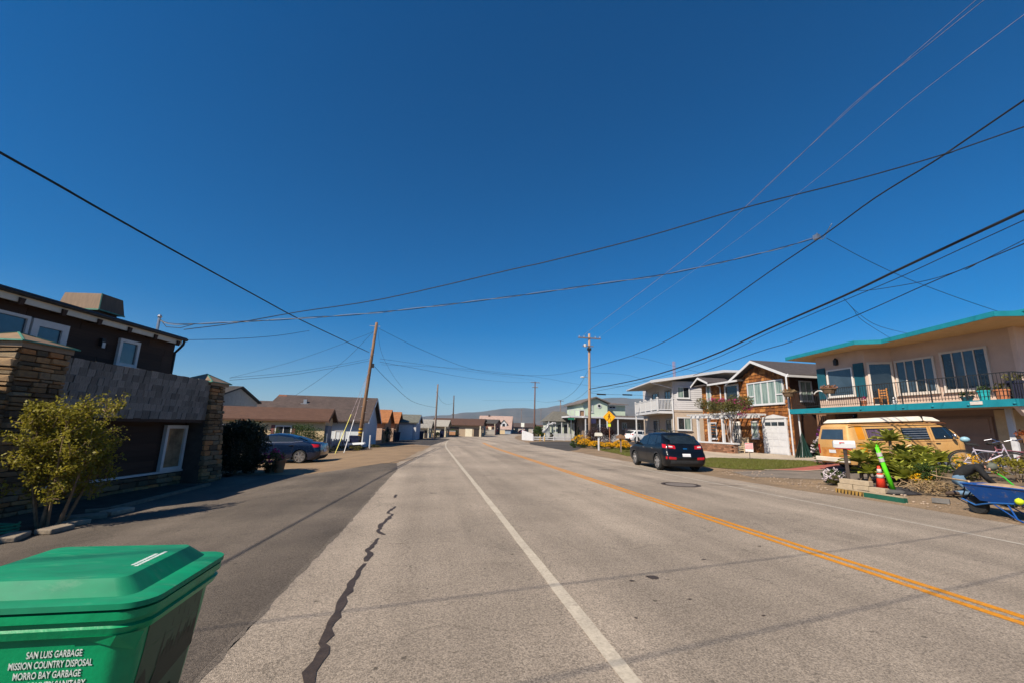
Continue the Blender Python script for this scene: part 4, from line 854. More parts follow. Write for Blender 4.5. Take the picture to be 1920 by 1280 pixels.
# garage
gf = MB().box(23.88, 24.0, 27.62, 27.80, .3, 2.8).box(23.88, 24.0, 25.58, 25.76, .3, 2.8).ext([(25.5, 2.8), (27.88, 2.8), (27.88, 2.86), (26.69, 3.08), (25.5, 2.86)], 'x', 23.86, 24.0).build('garage_frame', WHITE, sk)
gdr = Bx('garage_door', WHITE, sk, 23.93, 23.98, 25.76, 27.62, .36, 2.79)
for r in range(4):
    for c in range(3): Bx('door_panel', WHITE, gdr, 23.915, 23.93, 25.80+c*.61, 26.36+c*.61, .42+r*.46, .82+r*.46)
for c in range(3): Bx('pane', GLASS, gdr, 23.915, 23.93, 25.82+c*.61, 26.35+c*.61, 2.30, 2.55)
Bx('painted_shade', DARKSHEET, sk, 23.99, 24.02, 28.95, 30.1, .3, 2.7)  # dark sheet on the wall, painted stand-in for the shade under the vine
anchor(sk, (24, 25.1, zg(24, 25.1)))
# low brick wall with white posts and pergola beams
BRICKW = mat('brown_brick_wall', (0.20, 0.11, 0.07), 0.9, var=0.35, scale=5, bump=0.6, bscale=20)
pg = thing('pergola', 'white pergola on posts over a low brown brick wall', 'pergola')
lw2 = Bx('low_wall', BRICKW, pg, 21.4, 21.65, 27.7, 32.1, .1, .92)
Bx('wall_cap', WHITE, lw2, 21.3, 21.75, 27.6, 32.2, .925, 1.03)
bkm = MB().box(-.1, .1, -.5, .5, -.5, .5).mesh('brick', mat('single_brick', (0.24, 0.12, 0.07), 0.9, var=0.2, scale=3, rnd=0.4))
for r in range(5):
    for k in range(14): inst(bkm, 'brick', lw2, (21.35, 27.9+k*.31+(r % 2)*.12, .34+r*.125), (0, 0, 0), (1, .29, .11))
for y in (28.05, 28.95, 30.6, 32.0): Bx('post', WHITE, pg, 21.45, 21.61, y-.08, y+.08, 1.03, 2.82)
for x in (21.38, 21.62): Bx('beam', WHITE, pg, x, x+.07, 27.75, 32.8, 2.83, 3.02)
Bx('wall_beam', WHITE, pg, 23.2, 23.27, 27.2, 32.8, 2.83, 3.02)
for k in range(9): Bx('rafter', WHITE, pg, 20.95, 23.86, 27.9+k*.58, 27.97+k*.58, 3.025, 3.15)
for k in range(2): Bx('rafter', WHITE, pg, 22.9, 23.86, 27.3+k*.3, 27.36+k*.3, 3.025, 3.15)
anchor(pg, (21.5, 27.7, zg(21.5, 28)))
bv = thing('bougainvillea', 'straggling pink-flowered vine growing over the pergola', 'vine', (21.5, 28.0, zg(21.5, 28)+.4))
mb = MB()
for k in range(5):
    y = random.uniform(-.3, .3); mb.tube([(random.uniform(-.1, .1), y, 0), (random.uniform(-.2, .2), y+.2, .9), (random.uniform(-.2, .2), y+random.uniform(-.5, .8), 1.9), (random.uniform(-.4, .2), y+random.uniform(-1, 1.5), 2.9)], .04, 6)
mb.build('stem', POLEGREY, bv)
mb = MB()
for k in range(15): leaves(mb, (random.uniform(-.5, .6), -2.0+k*.33, 2.85+random.uniform(-.15, .45)), (.6, .55, .45), 420, .12)
tag(mb.build('foliage', LEAFO, bv, fix=False), kind='stuff')
mb = MB()
for (y, z_) in ((-2.2, 2.6), (-1.8, 2.9), (-1.3, 3.1), (.4, 3.3), (1.0, 3.25), (-1.6, 2.2), (1.6, 3.4), (-.6, 3.2)): leaves(mb, (-.3, y, z_+.1), (.35, .3, .2), 70, .10)
tag(mb.build('flowers', PINKF, bv, fix=False), kind='stuff')
# wooden chair by the door and the little red sign in the lawn
gc = thing('garden_chair', 'pale wooden slatted chair outside the shake house', 'chair', (22.6, 28.4, zg(22.6, 28.4)+.02), R(20))
CHW = mat('pale_chair_wood', (0.46, 0.36, 0.24), 0.8, var=0.15)
for a in (-.3, .3):
    Bx('front_leg', CHW, gc, -.32, -.26, a-.03, a+.03, 0, .6); Bx('back_leg', CHW, gc, .26, .32, a-.03, a+.03, 0, 1.1); Bx('arm', CHW, gc, -.36, .32, a-.05, a+.05, .6, .64)
Bx('seat', CHW, gc, -.32, .3, -.27, .27, .4, .44)
for k in range(5): Bx('back_slat', CHW, gc, .27, .3, -.25+k*.11, -.17+k*.11, .44, 1.08)
Bx('rung', CHW, gc, -.31, -.27, -.27, .27, .15, .2); Bx('rung', CHW, gc, -.31, -.27, -.27, .27, .3, .35)
ls = thing('lawn_sign', 'small red and white sign stuck in the lawn', 'sign', (17.8, 21.85, zg(17.8, 21.85)+.02), R(-38))
SIGR = mat('sign_red', (0.60, 0.09, 0.10), 0.6, var=0.08); SIGP = mat('sign_pink', (0.66, 0.30, 0.30), 0.6, var=0.1)
bd = Bx('board', mat('sign_white', (0.68, 0.62, 0.62), 0.6), ls, -.20, .20, -.01, .01, .42, .90)
for z0, z1, m_ in ((.83, .88, SIGR), (.62, .80, SIGP), (.57, .60, SIGR)): Bx('print_band', m_, bd, -.19, .19, -.016, -.0105, z0, z1)
Bx('stake', DARKMETAL, ls, -.015, .015, -.008, .008, -.1, .42)
# ------------------------------------------------------------------ grey two-storey house with white balcony
SIDG = mat('grey_lap_siding', (0.47, 0.46, 0.47), 0.8, var=0.06, scale=3)
STUCG = mat('taupe_stucco', (0.40, 0.32, 0.25), 0.9, var=0.06, scale=3, bump=0.2, bscale=50)
gh = thing('grey_balcony_house', 'grey two-storey house with lap siding and white corner balcony', 'house', (22.4, 37.0, zg(22.4, 37)), R(-12))
# local x into the lot (n), local y along the street (u)
z_ = -zg(22.4, 37.0)     # local z of street level
def Zl(v): return v+z_
Bx('lower_wall', STUCG, gh, 0, 9, 0, 10, -.3, Zl(3.75)); Bx('upper_wall', SIDG, gh, .01, 9, .01, 10, Zl(3.75), Zl(6.45))
sb = MB().ext([(0, 0), (0, .2), (.02, .2), (.045, 0)], 'x', 0, 9).mesh('lap_board', SIDG)
for k in range(14): inst(sb, 'siding_board', gh, (0, .008, Zl(3.74+k*.19)), (0, 0, 0), (1, -1, .95))
Bx('band', STUCG, gh, -.02, 9, -.05, -.003, Zl(3.58), Zl(3.72))
window(gh, .40, 1.60, Zl(4.82), Zl(5.95), -.03, .07, .10, cols=2, m=WHITE, gm=[CURTAIN, GLASS]); window(gh, .30, 1.62, Zl(1.88), Zl(3.08), -.0, .09, .10, cols=2, m=WHITE, gm=[GLASS, CURTAIN])
for zz in ((Zl(3.75), Zl(5.75)), (Zl(.7), Zl(2.95))):
    for a, b in ((.35, 2.1), (4.2, 6.2)): window(gh, a, b, zz[0], zz[1], 0, .08, .12, cols=2, axis=0, sgn=-1, m=mat('dim_frame', (0.30, 0.29, 0.27), 0.7), gm=[GLASS, GLASS_BLUE], sill=False, name='patio_door')
rf = MB().add([(-2.3, -1.0, Zl(6.12)), (-2.3, 8.2, Zl(6.12)), (9.5, 10.5, Zl(6.9)), (9.5, -.5, Zl(7.3)), (4.7, -.55, Zl(7.28)), (-2.3, -1.0, Zl(6.30)), (-2.3, 8.2, Zl(6.30)), (9.5, 10.5, Zl(7.1)), (9.5, -.5, Zl(7.5)), (4.7, -.55, Zl(7.48))],
    [(0, 1, 2, 3, 4), (9, 8, 7, 6, 5), (0, 5, 6, 1), (1, 6, 7, 2), (2, 7, 8, 3), (3, 8, 9, 4), (4, 9, 5, 0)]).build('roof', mat('pale_soffit', (0.50, 0.45, 0.38), 0.85), gh)
mb = MB(); mb.bar((-2.33, -1.03, Zl(6.24)), (4.7, -.58, Zl(7.42)), .05, .24, up=(0, 0, 1)); mb.bar((4.7, -.58, Zl(7.42)), (9.5, -.53, Zl(7.44)), .05, .22); mb.bar((-2.33, -1.0, Zl(6.22)), (-2.33, 8.2, Zl(6.22)), .05, .1); mb.build('fascia', WHITE, rf)
MB().tube([(.02, -.25, Zl(5.8)), (-.02, -.15, Zl(5.6)), (-.04, -.06, Zl(5.2)), (-.04, -.06, -.2)], .05, 8).build('downpipe', WHITE, gh)
MB().tube([(-2.2, -.95, Zl(6.1)), (-1.2, -.6, Zl(5.95)), (-.1, -.2, Zl(5.75))], .045, 8).build('gutter_pipe', WHITE, gh)
MB().tube([(3.05, -.1, Zl(6.6)), (3.05, -.12, Zl(3.6)), (3.1, -.12, Zl(3.0))], .035, 8).build('service_conduit', STEEL, gh)
bal = Bx('balcony', WHITE, gh, -1.5, 0, -.05, 7.9, Zl(3.40), Zl(3.62))
for (x0, x1, y0, y1) in ((-1.5, 0, -.05, .03), (-1.5, -1.42, -.05, 7.9)):
    Bx('top_rail', WHITE, bal, x0, x1, y0, y1, Zl(4.66), Zl(4.74)); Bx('bottom_rail', WHITE, bal, x0, x1, y0, y1, Zl(3.72), Zl(3.79))
bs = MB().box(-.025, .025, -.025, .025, 0, 1).mesh('baluster', WHITE)
for k in range(10): inst(bs, 'baluster', bal, (-1.35+k*.135, -.01, Zl(3.79)), (0, 0, 0), (1, 1, .87))
for k in range(58): inst(bs, 'baluster', bal, (-1.46, .12+k*.134, Zl(3.79)), (0, 0, 0), (1, 1, .87))
pb = MB().box(-.07, .07, -.07, .07, 0, 1.18).ext([(-.1, 1.18), (.1, 1.18), (.1, 1.22), (0, 1.32), (-.1, 1.22)], 'y', -.1, .1).mesh('rail_post', WHITE)
for x, y in ((-1.46, -.01), (-.06, -.01), (-1.46, 1.95), (-1.46, 3.9), (-1.46, 5.85), (-1.46, 7.85)): inst(pb, 'rail_post', bal, (x, y, Zl(3.60)))
for x, y in ((-1.44, 7.8), (-1.44, .1)): MB().box(x-.06, x+.06, y-.06, y+.06, -.3, Zl(3.40)).build('balcony_post', WHITE, gh) if y > 1 else None
an = thing('roof_aerial', 'thin lattice aerial mast rising behind the grey house', 'aerial', (27.0, 44.0, 0))
mb = MB()
for a in (0, 2.1, 4.2): mb.tube([(.14*math.cos(a), .14*math.sin(a), 6.5), (.14*math.cos(a), .14*math.sin(a), 9.6)], .02, 5)
for k in range(12): mb.bar((.14, 0, 6.6+k*.25), (-.07, .12, 6.85+k*.25), .015); mb.bar((-.07, .12, 6.6+k*.25), (-.07, -.12, 6.85+k*.25), .015)
mb.build('mast', mat('rusty_aerial', (0.36, 0.17, 0.13), 0.7), an)

# ------------------------------------------------------------------ sage green house farther on, porch house with white posts
SAGE = mat('sage_boards', (0.42, 0.50, 0.40), 0.85, var=0.06, scale=3)
GSTONE = mat('grey_brown_shingles', (0.22, 0.17, 0.135), 0.9, var=0.2, scale=6)
SAROOF = mat('brown_grey_roof', (0.13, 0.11, 0.10), 0.9, var=0.2, scale=4, fine=0.2, fscale=12)
sg = thing('sage_green_house', 'sage green house with round window and long white porch', 'house', (21.9, 60.0, 0.2), R(-3))
# local x to the right, y away, z from 0.2
Bx('lower_wall', GSTONE, sg, 0, 10.3, .6, 9, -.3, 3.2)
MB().ext([(0, 3.2), (3.7, 3.2), (3.7, 5.35), (1.9, 6.15), (0, 5.4)], 'y', .0, 9).build('gable_wall', SAGE, sg)
Bx('upper_wall', SAGE, sg, 3.7, 7.0, 1.4, 9, 3.2, 5.3)
MB().ext([(-.45, 5.25), (1.85, 6.2), (4.0, 5.4), (4.0, 5.55), (1.85, 6.36), (-.45, 5.4)], 'y', -.5, 9.3).build('gable_roof', SAROOF, sg)
MB().prism([(3.9, .8), (7.3, .8), (7.3, 9.2), (3.9, 9.2)], lambda x, y: 5.32+.09*(y-.8), lambda x, y: 5.45+.09*(y-.8)).build('side_roof', SAROOF, sg)
MB().lathe([(0, 0), (.34, 0), (.34, .06), (0, .06)], 20, axis='y').build('round_window', WHITE, sg, loc=(2.42, -.07, 5.03)); MB().lathe([(0, 0), (.2, 0), (.2, .03), (0, .03)], 20, axis='y').build('pane', GLASS, sg, loc=(2.42, -.11, 5.03))
window(sg, .75, 1.5, 4.1, 5.15, 0, .07, .08, m=WHITE, gm=CURTAIN); window(sg, 4.4, 5.5, 4.75, 5.2, 1.4, .08, .09, cols=2, m=WHITE, gm=GLASS)
Bx('porch_roof', WHITE, sg, -.35, 10.4, -1.6, .6, 3.22, 3.42); Bx('porch_deck_roof', SAROOF, sg, 4.0, 8.0, .2, 1.4, 3.43, 3.75)
for x in (-.1, 2.0, 3.1, 4.7, 10.0): Bx('porch_post', WHITE, sg, x-.07, x+.07, -1.5, -1.36, -.1, 3.22)
Bx('porch_rail', WHITE, sg, -.1, 4.7, -1.48, -1.4, .95, 1.05)
pk_ = MB().box(-.05, .05, -.015, .015, 0, .95).mesh('picket', WHITE)
for k in range(26): inst(pk_, 'picket', sg, (.05+k*.18, -1.44, .0))
for a in (.4, 2.3, 3.3): window(sg, a, a+.8, 1.0, 2.4, .6, .07, .08, m=WHITE, gm=GLASS_BLUE)
for a in (6.1, 8.2): window(sg, a, a+.75, 1.8, 2.75, .6, .07, .08, cols=2, m=WHITE, gm=GLASS)
Bx('carport_wall', mat('pinkish_block', (0.42, 0.32, 0.26), 0.9, var=0.1), sg, 6.4, 9.6, .1, .5, -.2, 1.9)
for x in (9.55, 9.9): Bx('carport_post', WALLCR, sg, x-.1, x+.1, -1.4, -1.2, -.2, 3.1)
# upper terrace on the left of the sage house
Bx('terrace', WHITE, sg, -2.2, .1, -.6, 4, 3.25, 3.5); Bx('terrace_rail', WHITE, sg, -2.2, 0, -.62, -.55, 4.28, 4.38)
for k in range(4): Bx('terrace_post', WHITE, sg, -2.2+k*.72, -2.1+k*.72, -.62, -.55, 3.5, 4.3)
Bx('terrace_panel', mat('brown_panel', (0.26, 0.16, 0.10), 0.8), sg, -.7, 0.0, -.5, -.45, 3.5, 4.25)
# dark hip-roofed cottage with gingerbread porch left of it
dk = thing('porch_cottage', 'small cottage with dark hipped roof and fretted white porch', 'house', (17.6, 64.0, 0.2), R(-6))
Bx('wall', mat('pale_green_wall', (0.40, 0.44, 0.36), 0.9), dk, .3, 4.2, 0, 6, -.3, 2.6)
MB().add([(-.2, -.6, 2.7), (4.6, -.6, 2.7), (4.6, 6.4, 2.7), (-.2, 6.4, 2.7), (1.4, 2, 4.3), (3.0, 2, 4.3), (3.0, 4, 4.3), (1.4, 4, 4.3)], [(3, 2, 1, 0), (4, 5, 6, 7), (0, 1, 5, 4), (1, 2, 6, 5), (2, 3, 7, 6), (3, 0, 4, 7)]).build('roof', mat('mossy_grey_roof', (0.11, 0.105, 0.09), 0.9, var=0.3, scale=4), dk)
for k in range(5): Bx('porch_post', WHITE, dk, .2+k*.95, .3+k*.95, -.5, -.4, -.2, 2.6)
Bx('porch_rail', WHITE, dk, .2, 4.1, -.5, -.44, .8, .9)
for k in range(16): inst(pk_, 'picket', dk, (.25+k*.25, -.47, -.1), (0, 0, 0), (.7, 1, .95))
mb = MB()
for k in range(9): mb.bar((.2, -.52, .9+k*.22), (-1.0+.12*k, -.9, .9+k*.1), .05, .12)
for k in range(14): mb.ball((-.9+.13*k+random.uniform(-.2, .2), -.7, 1.3+.09*k+random.uniform(-.3, .3)), .13, .1, .13, 6, 4)
tag(mb.build('fretwork', WHITE, dk), kind='stuff')
for x in (1.6, 2.6): Bx('window', GLASS, dk, x, x+.5, -.05, -.003, 1.0, 2.2)
# white solid wall with low rail fence, and pickets behind
wf = thing('white_fence', 'low white two-rail fence with a solid white end panel at the side street', 'fence', (14.6, 60.6, 0.03), R(2))
MB().add([(-.9, 3.0, 0), (0, 0, 0), (.06, .06, 0), (-.84, 3.06, 0), (-.9, 3.0, 1.45), (0, 0, .95), (.06, .06, .95), (-.84, 3.06, 1.45)], [(3, 2, 1, 0), (4, 5, 6, 7), (0, 1, 5, 4), (1, 2, 6, 5), (2, 3, 7, 6), (3, 0, 4, 7)]).build('end_panel', WHITE, wf)
for z0 in (.16, .44): Bx('rail', WHITE, wf, 0, 6.2, -.03, .03, z0, z0+.15)
for x in (0.03, 1.55, 3.1, 4.65, 6.15): Bx('fence_post', WHITE, wf, x-.06, x+.06, -.07, .07, 0, .72)
pf_ = thing('picket_fence', 'taller white picket fence behind the low rail fence', 'fence', (16.6, 62.5, 0.08), R(3))
for k in range(28): inst(pk_, 'picket', pf_, (k*.16, 0, 0), (0, 0, 0), (.75, 1, 1.1))
for z0 in (.35, .95): Bx('rail', WHITE, pf_, -.1, 4.5, .02, .06, z0, z0+.08)
for k, (x, y, h, c, lab) in enumerate(((16.0, 59.5, 1.1, YELF, 'orange and yellow striped marker post before the white rail fence'), (15.3, 59.3, .9, YELF, 'short orange marker post before the white rail fence'), (20.5, 57.5, 1.3, YELF, 'slim yellow marker post near the end of the rail fence'))):
    o = thing('marker_post', lab, 'post', (x, y, zg(x, y))); MB().tube([(0, 0, 0), (0, 0, h)], .05, 8).build('shaft', mat('marker_yellow', (0.62, 0.36, 0.05), 0.6), o); MB().tube([(0, 0, h*.55), (0, 0, h*.8)], .054, 8).build('band', mat('marker_white', (0.7, 0.68, 0.62), 0.6), o)
# street name sign in green, flag
ns = thing('street_sign', 'green street name sign near the pale pole', 'sign', (18.9, 56.5, zg(18.9, 56.5))); Bx('post', STEEL, ns, -.03, .03, -.03, .03, 0, 2.9); Bx('blade', mat('sign_green', (0.01, 0.16, 0.09), 0.5), ns, -.45, .45, -.015, .015, 2.9, 3.15)
fl = thing('flag', 'dark flag hanging on the porch post of the sage house', 'flag', (22.2, 58.1, 0.2)); Bx('staff', DARKMETAL, fl, -.02, .02, -.02, .02, 2.2, 3.2); Bx('cloth', mat('navy_cloth', (0.03, 0.03, 0.08), 0.9, var=0.2), fl, .03, .9, -.02, .02, 2.45, 3.1)
# ------------------------------------------------------------------ vehicles: one skin from a side profile, then glass, lights, trims laid on that skin
class Skin:
    """x forward, y to the side. rear(z), front(z): end silhouettes; top(x): roof line; half(z): half width by height"""
    def __init__(s, rear, front, top, half, low, arches, crown=0.13, endr=0.10, endin=0.10):
        s.rear, s.front, s.topf, s.half, s.low, s.arches, s.crown, s.endr, s.endin = rear, front, top, half, low, arches, crown, endr, endin
    @staticmethod
    def lut(t, v):
        if v <= t[0][0]: return t[0][1]
        for (a, p), (b, q) in zip(t, t[1:]):
            if v <= b: k = (v-a)/(b-a) if b > a else 0; return p+(q-p)*k
        return t[-1][1]
    def hw(s, x, z):
        W = s.lut(s.half, z); r = s.lut(s.rear, z); f = s.lut(s.front, z)
        for dist in (x-r, f-x):
            if dist < s.endr: k = 1-max(0, dist)/s.endr; W -= s.endin*(1-math.sqrt(max(0, 1-k*k)))
        top = s.lut(s.topf, x); c = s.crown
        if z > top-c:
            k = min(1, (z-top+c)/c); W *= math.sqrt(max(0.0, 1-k*k))
        return max(W, 0.0)
    def lowz(s, x):
        z = s.low
        for ax, ar, az in s.arches:
            d = abs(x-ax)
            if d < ar: z = max(z, az+math.sqrt(ar*ar-d*d))
        return z
    def body(s, nx=64, nz=16):
        z0 = s.low; xs_ = []; r0, f0 = s.lut(s.rear, .6), s.lut(s.front, .6)
        base = [r0+(f0-r0)*(0.5-0.5*math.cos(math.pi*i/nx)) if False else r0+(f0-r0)*i/nx for i in range(nx+1)]
        ext = []
        for ax, ar, az in s.arches: ext += [ax-ar*.999, ax+ar*.999, ax-ar*.94, ax+ar*.94, ax-ar*.8, ax+ar*.8]
        base = sorted(set(base+[r0+.01, r0+.03, r0+.06, f0-.01, f0-.03, f0-.06]+ext)); n = len(base)
        vs = []; m = nz+1
        for x0 in base:
            t = (x0-r0)/(f0-r0); top = s.lut(s.topf, x0); lo = s.lowz(x0)
            for j in range(m):
                q = j/nz; k = 1-(1-q)**1.7 if q > 0 else 0; z = lo+(top-lo)*k
                x = s.lut(s.rear, z)+(s.lut(s.front, z)-s.lut(s.rear, z))*t
                tt = s.lut(s.topf, x)
                y = s.hw(x0 if abs(t-.5) < .35 else x, min(z, tt)) if j < nz else 0.0
                vs.append((x, y, z))
        vl = [(x, -y, z) for x, y, z in vs]; fs = []; N = len(vs)
        for i in range(n-1):
            for j in range(nz):
                a, b, c, d = i*m+j, (i+1)*m+j, (i+1)*m+j+1, i*m+j+1; fs.append((a, b, c, d)); fs.append((N+d, N+c, N+b, N+a))
        for i in (0, n-1):
            for j in range(nz): a, b = i*m+j, i*m+j+1; fs.append((a, b, N+b, N+a) if i == 0 else (N+a, N+b, b, a))
        mb = MB(); mb.add(vs+vl, fs); return mb
    def side(s, quad, sgn, off=.004, nu=6, nv=5):
        """patch on the flank; quad: four (x,z) corners in order"""
        vs = []; (a, b, c, d) = quad
        for i in range(nu+1):
            for j in range(nv+1):
                u, v = i/nu, j/nv
                x = (a[0]*(1-u)+b[0]*u)*(1-v)+(d[0]*(1-u)+c[0]*u)*v; z = (a[1]*(1-u)+b[1]*u)*(1-v)+(d[1]*(1-u)+c[1]*u)*v
                vs.append((x, sgn*(s.hw(x, z)+off), z))
        return MB().add(vs, [(i*(nv+1)+j, (i+1)*(nv+1)+j, (i+1)*(nv+1)+j+1, i*(nv+1)+j+1) for i in range(nu) for j in range(nv)])
    def end(s, quad, back=True, off=.006, nu=8, nv=5):
        """patch on the tail (or nose); quad: four (y,z) corners"""
        vs = []; (a, b, c, d) = quad
        for i in range(nu+1):
            for j in range(nv+1):
                u, v = i/nu, j/nv
                y = (a[0]*(1-u)+b[0]*u)*(1-v)+(d[0]*(1-u)+c[0]*u)*v; z = (a[1]*(1-u)+b[1]*u)*(1-v)+(d[1]*(1-u)+c[1]*u)*v
                x = s.lut(s.rear, z)-off if back else s.lut(s.front, z)+off
                lim = s.hw(x+ (off if back else -off), z)
                if abs(y) > lim:                                     # wraps round the corner on to the flank
                    x = x+(abs(y)-lim)*(1 if back else -1); y = math.copysign(s.hw(x, z)+off, y)
                vs.append((x, y, z))
        return MB().add(vs, [(i*(nv+1)+j, (i+1)*(nv+1)+j, (i+1)*(nv+1)+j+1, i*(nv+1)+j+1) for i in range(nu) for j in range(nv)])
    def topz(s, x, y):
        lo, hi = .4, s.lut(s.topf, x)
        for _ in range(24):
            mid = (lo+hi)/2
            if s.hw(x, mid) > abs(y): lo = mid
            else: hi = mid
        return lo
    def roofp(s, quad, off=.004, nu=8, nv=8):
        vs = []; (a, b, c, d) = quad
        for i in range(nu+1):
            for j in range(nv+1):
                u, v = i/nu, j/nv
                x = (a[0]*(1-u)+b[0]*u)*(1-v)+(d[0]*(1-u)+c[0]*u)*v; y = (a[1]*(1-u)+b[1]*u)*(1-v)+(d[1]*(1-u)+c[1]*u)*v
                vs.append((x, y, s.topz(x, y)+off))
        return MB().add(vs, [(i*(nv+1)+j, (i+1)*(nv+1)+j, (i+1)*(nv+1)+j+1, i*(nv+1)+j+1) for i in range(nu) for j in range(nv)])
def wheel(parent, x, y, r, w, sgn, rimm=ALLOY, spokes=5, rimf=.68, hub=None):
    """tyre with rim and spokes; sgn is the outer side"""
    t = MB().lathe([(r*.6, -w/2), (r*.9, -w/2), (r*.985, -w*.36), (r, 0), (r*.985, w*.36), (r*.9, w/2), (r*.6, w/2), (r*.6, -w/2)], 28, axis='y').build('wheel', BLACK, parent, smooth=True, loc=(x, y, r))
    o = sgn*w/2; R_ = r*rimf; mb = MB().lathe([(R_, o*.5), (R_*1.02, o*1.01), (R_*.93, o*1.01), (R_*.88, o*.7)], 28, axis='y')
    for k in range(spokes):
        a = 2*math.pi*k/spokes+.3
        for da in (-.11, .11): mb.bar((R_*.12*math.cos(a), o*.86, R_*.12*math.sin(a)), (R_*.93*math.cos(a+da), o*.9, R_*.93*math.sin(a+da)), .035, .03, up=(0, 1, 0))
    mb.lathe([(0, o*.98), (R_*.2, o*.98), (R_*.22, o*.8)], 12, axis='y')
    mb.build('rim', rimm, t); MB().lathe([(0, o*.55), (R_*.97, o*.55), (R_*.97, o*.5)], 24, axis='y').build('brake_disc', DARKMETAL, t)
    return t
PLATE = mat('number_plate', (0.62, 0.62, 0.64), 0.5, var=0.12, scale=40)
TAILR = mat('tail_lamp_red', (0.42, 0.008, 0.012), 0.18, var=0.25, scale=12, coat=0.6)
TAILC = mat('lamp_clear', (0.55, 0.53, 0.52), 0.15, var=0.1, coat=0.5)
PLAST = mat('black_trim_plastic', (0.025, 0.026, 0.028), 0.6, var=0.2, scale=12)
CARGLASS = mat('car_glass', (0.012, 0.018, 0.022), 0.04, var=0.2, scale=2, spec=0.9)
def interior(parent, x0, x1, w, z0, z1): return None
# --- dark blue-black crossover parked facing away
def crossover(name, label, paint, loc, rotz, group=None, low_trim=PLAST):
    t = thing(name, label, 'car', loc, rotz, group)
    sk_ = Skin(rear=[(.2, -2.02), (.34, -2.18), (.55, -2.22), (.72, -2.20), (.80, -2.12), (1.02, -2.08), (1.2, -1.98), (1.5, -1.72), (1.66, -1.58)],
        front=[(.2, 2.08), (.4, 2.2), (.7, 2.2), (.9, 2.12), (1.05, 1.95), (1.66, 1.6)],
        top=[(-2.25, 1.12), (-2.1, 1.2), (-1.62, 1.60), (-1.3, 1.635), (-.4, 1.655), (.2, 1.63), (.75, 1.47), (1.25, 1.12), (1.7, 1.03), (2.1, .93), (2.25, .82)],
        half=[(.2, .84), (.35, .90), (.62, .925), (.95, .91), (1.05, .885), (1.35, .77), (1.6, .66), (1.7, .6)], low=.22, arches=[(-1.30, .40, .34), (1.34, .40, .34)], crown=.12, endr=.30, endin=.16)
    b = sk_.body(70, 18).build('body', paint, t, smooth=True)
    for sg in (-1, 1):
        for q, nm in ((((.72, 1.04), (-.18, 1.06), (-.18, 1.5), (.52, 1.44)), 'front_side_window'), (((-.24, 1.06), (-1.08, 1.09), (-1.0, 1.5), (-.24, 1.51)), 'rear_side_window'), (((-1.14, 1.1), (-1.62, 1.2), (-1.42, 1.46), (-1.06, 1.5)), 'quarter_window')):
            sk_.side(q, sg).build(nm, CARGLASS, t, smooth=True)
        for q in (((.78, .30), (.765, .30), (.765, 1.03), (.78, 1.03)), ((-.20, .30), (-.215, .30), (-.215, 1.05), (-.20, 1.05)), ((-.98, .62), (-.995, .62), (-1.1, 1.08), (-1.085, 1.08))): sk_.side(q, sg, .003, 1, 6).build('door_seam', BLACK, t)
        sk_.side(((.95, .22), (-.88, .22), (-.88, .36), (.95, .36)), sg, .008).build('sill', low_trim, t)
        for ax in (-1.30, 1.34):
            mb = MB(); vs = []; fs = []
            for k in range(15):
                a = math.pi*k/14
                for rr in (.40, .455): px, pz = ax+rr*math.cos(a), .34+rr*math.sin(a)*.98; vs.append((px, sg*(sk_.hw(px, max(.3, pz))+.012), max(.24, pz)))
            fs = [(2*k, 2*k+1, 2*k+3, 2*k+2) for k in range(14)]; mb.add(vs, fs).build('arch_trim', low_trim, t)
        for x in (.12, -.82): MB().box(x-.1, x+.1, sg*(sk_.hw(x, .92)+.002), sg*(sk_.hw(x, .92)+.03), .905, .94).build('door_handle', CHROME, t)
        MB().ball((.78, sg*(sk_.hw(.78, 1.08)+.1), 1.1), .07, .12, .075, 10, 6).build('mirror', paint, t, smooth=True)
        MB().tube([(-1.2, sg*.60, 1.66), (-1.1, sg*.60, 1.70), (.2, sg*.60, 1.71), (.35, sg*.6, 1.66)], .02, 6).build('roof_rail', DARKMETAL, t)
        e = 1 if sg > 0 else -1
        sk_.end(((e*.98, .98), (e*.42, .94), (e*.44, 1.08), (e*.98, 1.14))).build('tail_lamp', TAILR, t, smooth=True)
        sk_.end(((e*.86, .52), (e*.46, .50), (e*.46, .60), (e*.86, .63))).build('bumper_reflector', TAILR, t, smooth=True)
        sk_.end(((e*.72, 1.01), (e*.55, 1.0), (e*.55, 1.05), (e*.72, 1.07)), off=.012).build('reverse_lamp', TAILC, t)
        wheel(t, -1.30, sg*.80, .345, .24, sg); wheel(t, 1.34, sg*.80, .345, .24, sg)
        sk_.end(((e*.9, .72), (e*.55, .70), (e*.5, .82), (e*.88, .92)), back=False).build('head_lamp', TAILC, t, smooth=True)
    sk_.end(((-.62, 1.16), (.62, 1.16), (.52, 1.50), (-.52, 1.50))).build('rear_window', CARGLASS, t, smooth=True)
    sk_.end(((-.92, .24), (.92, .24), (.92, .48), (-.92, .48))).build('lower_bumper', low_trim, t, smooth=True)
    sk_.end(((-.18, .63), (.18, .63), (.18, .75), (-.18, .75)), off=.014).build('number_plate', PLATE, t)
    sk_.end(((-.09, .93), (.09, .93), (.09, .98), (-.09, .98)), off=.012).build('badge', CHROME, t)
    MB().box(-1.75, -1.5, -.56, .56, 1.60, 1.63).build('roof_spoiler', paint, t)
    sk_.roofp(((.78, -.62), (.78, .62), (1.22, .72), (1.22, -.72)), off=.006).build('windscreen', CARGLASS, t, smooth=True)
    MB().box(-1.9, 1.9, -.7, .7, .2, .5).build('underbody', BLACK, t)
    return t
NAVY = mat('near_black_paint', (0.003, 0.004, 0.006), 0.3, var=0.2, scale=2, coat=0.35)
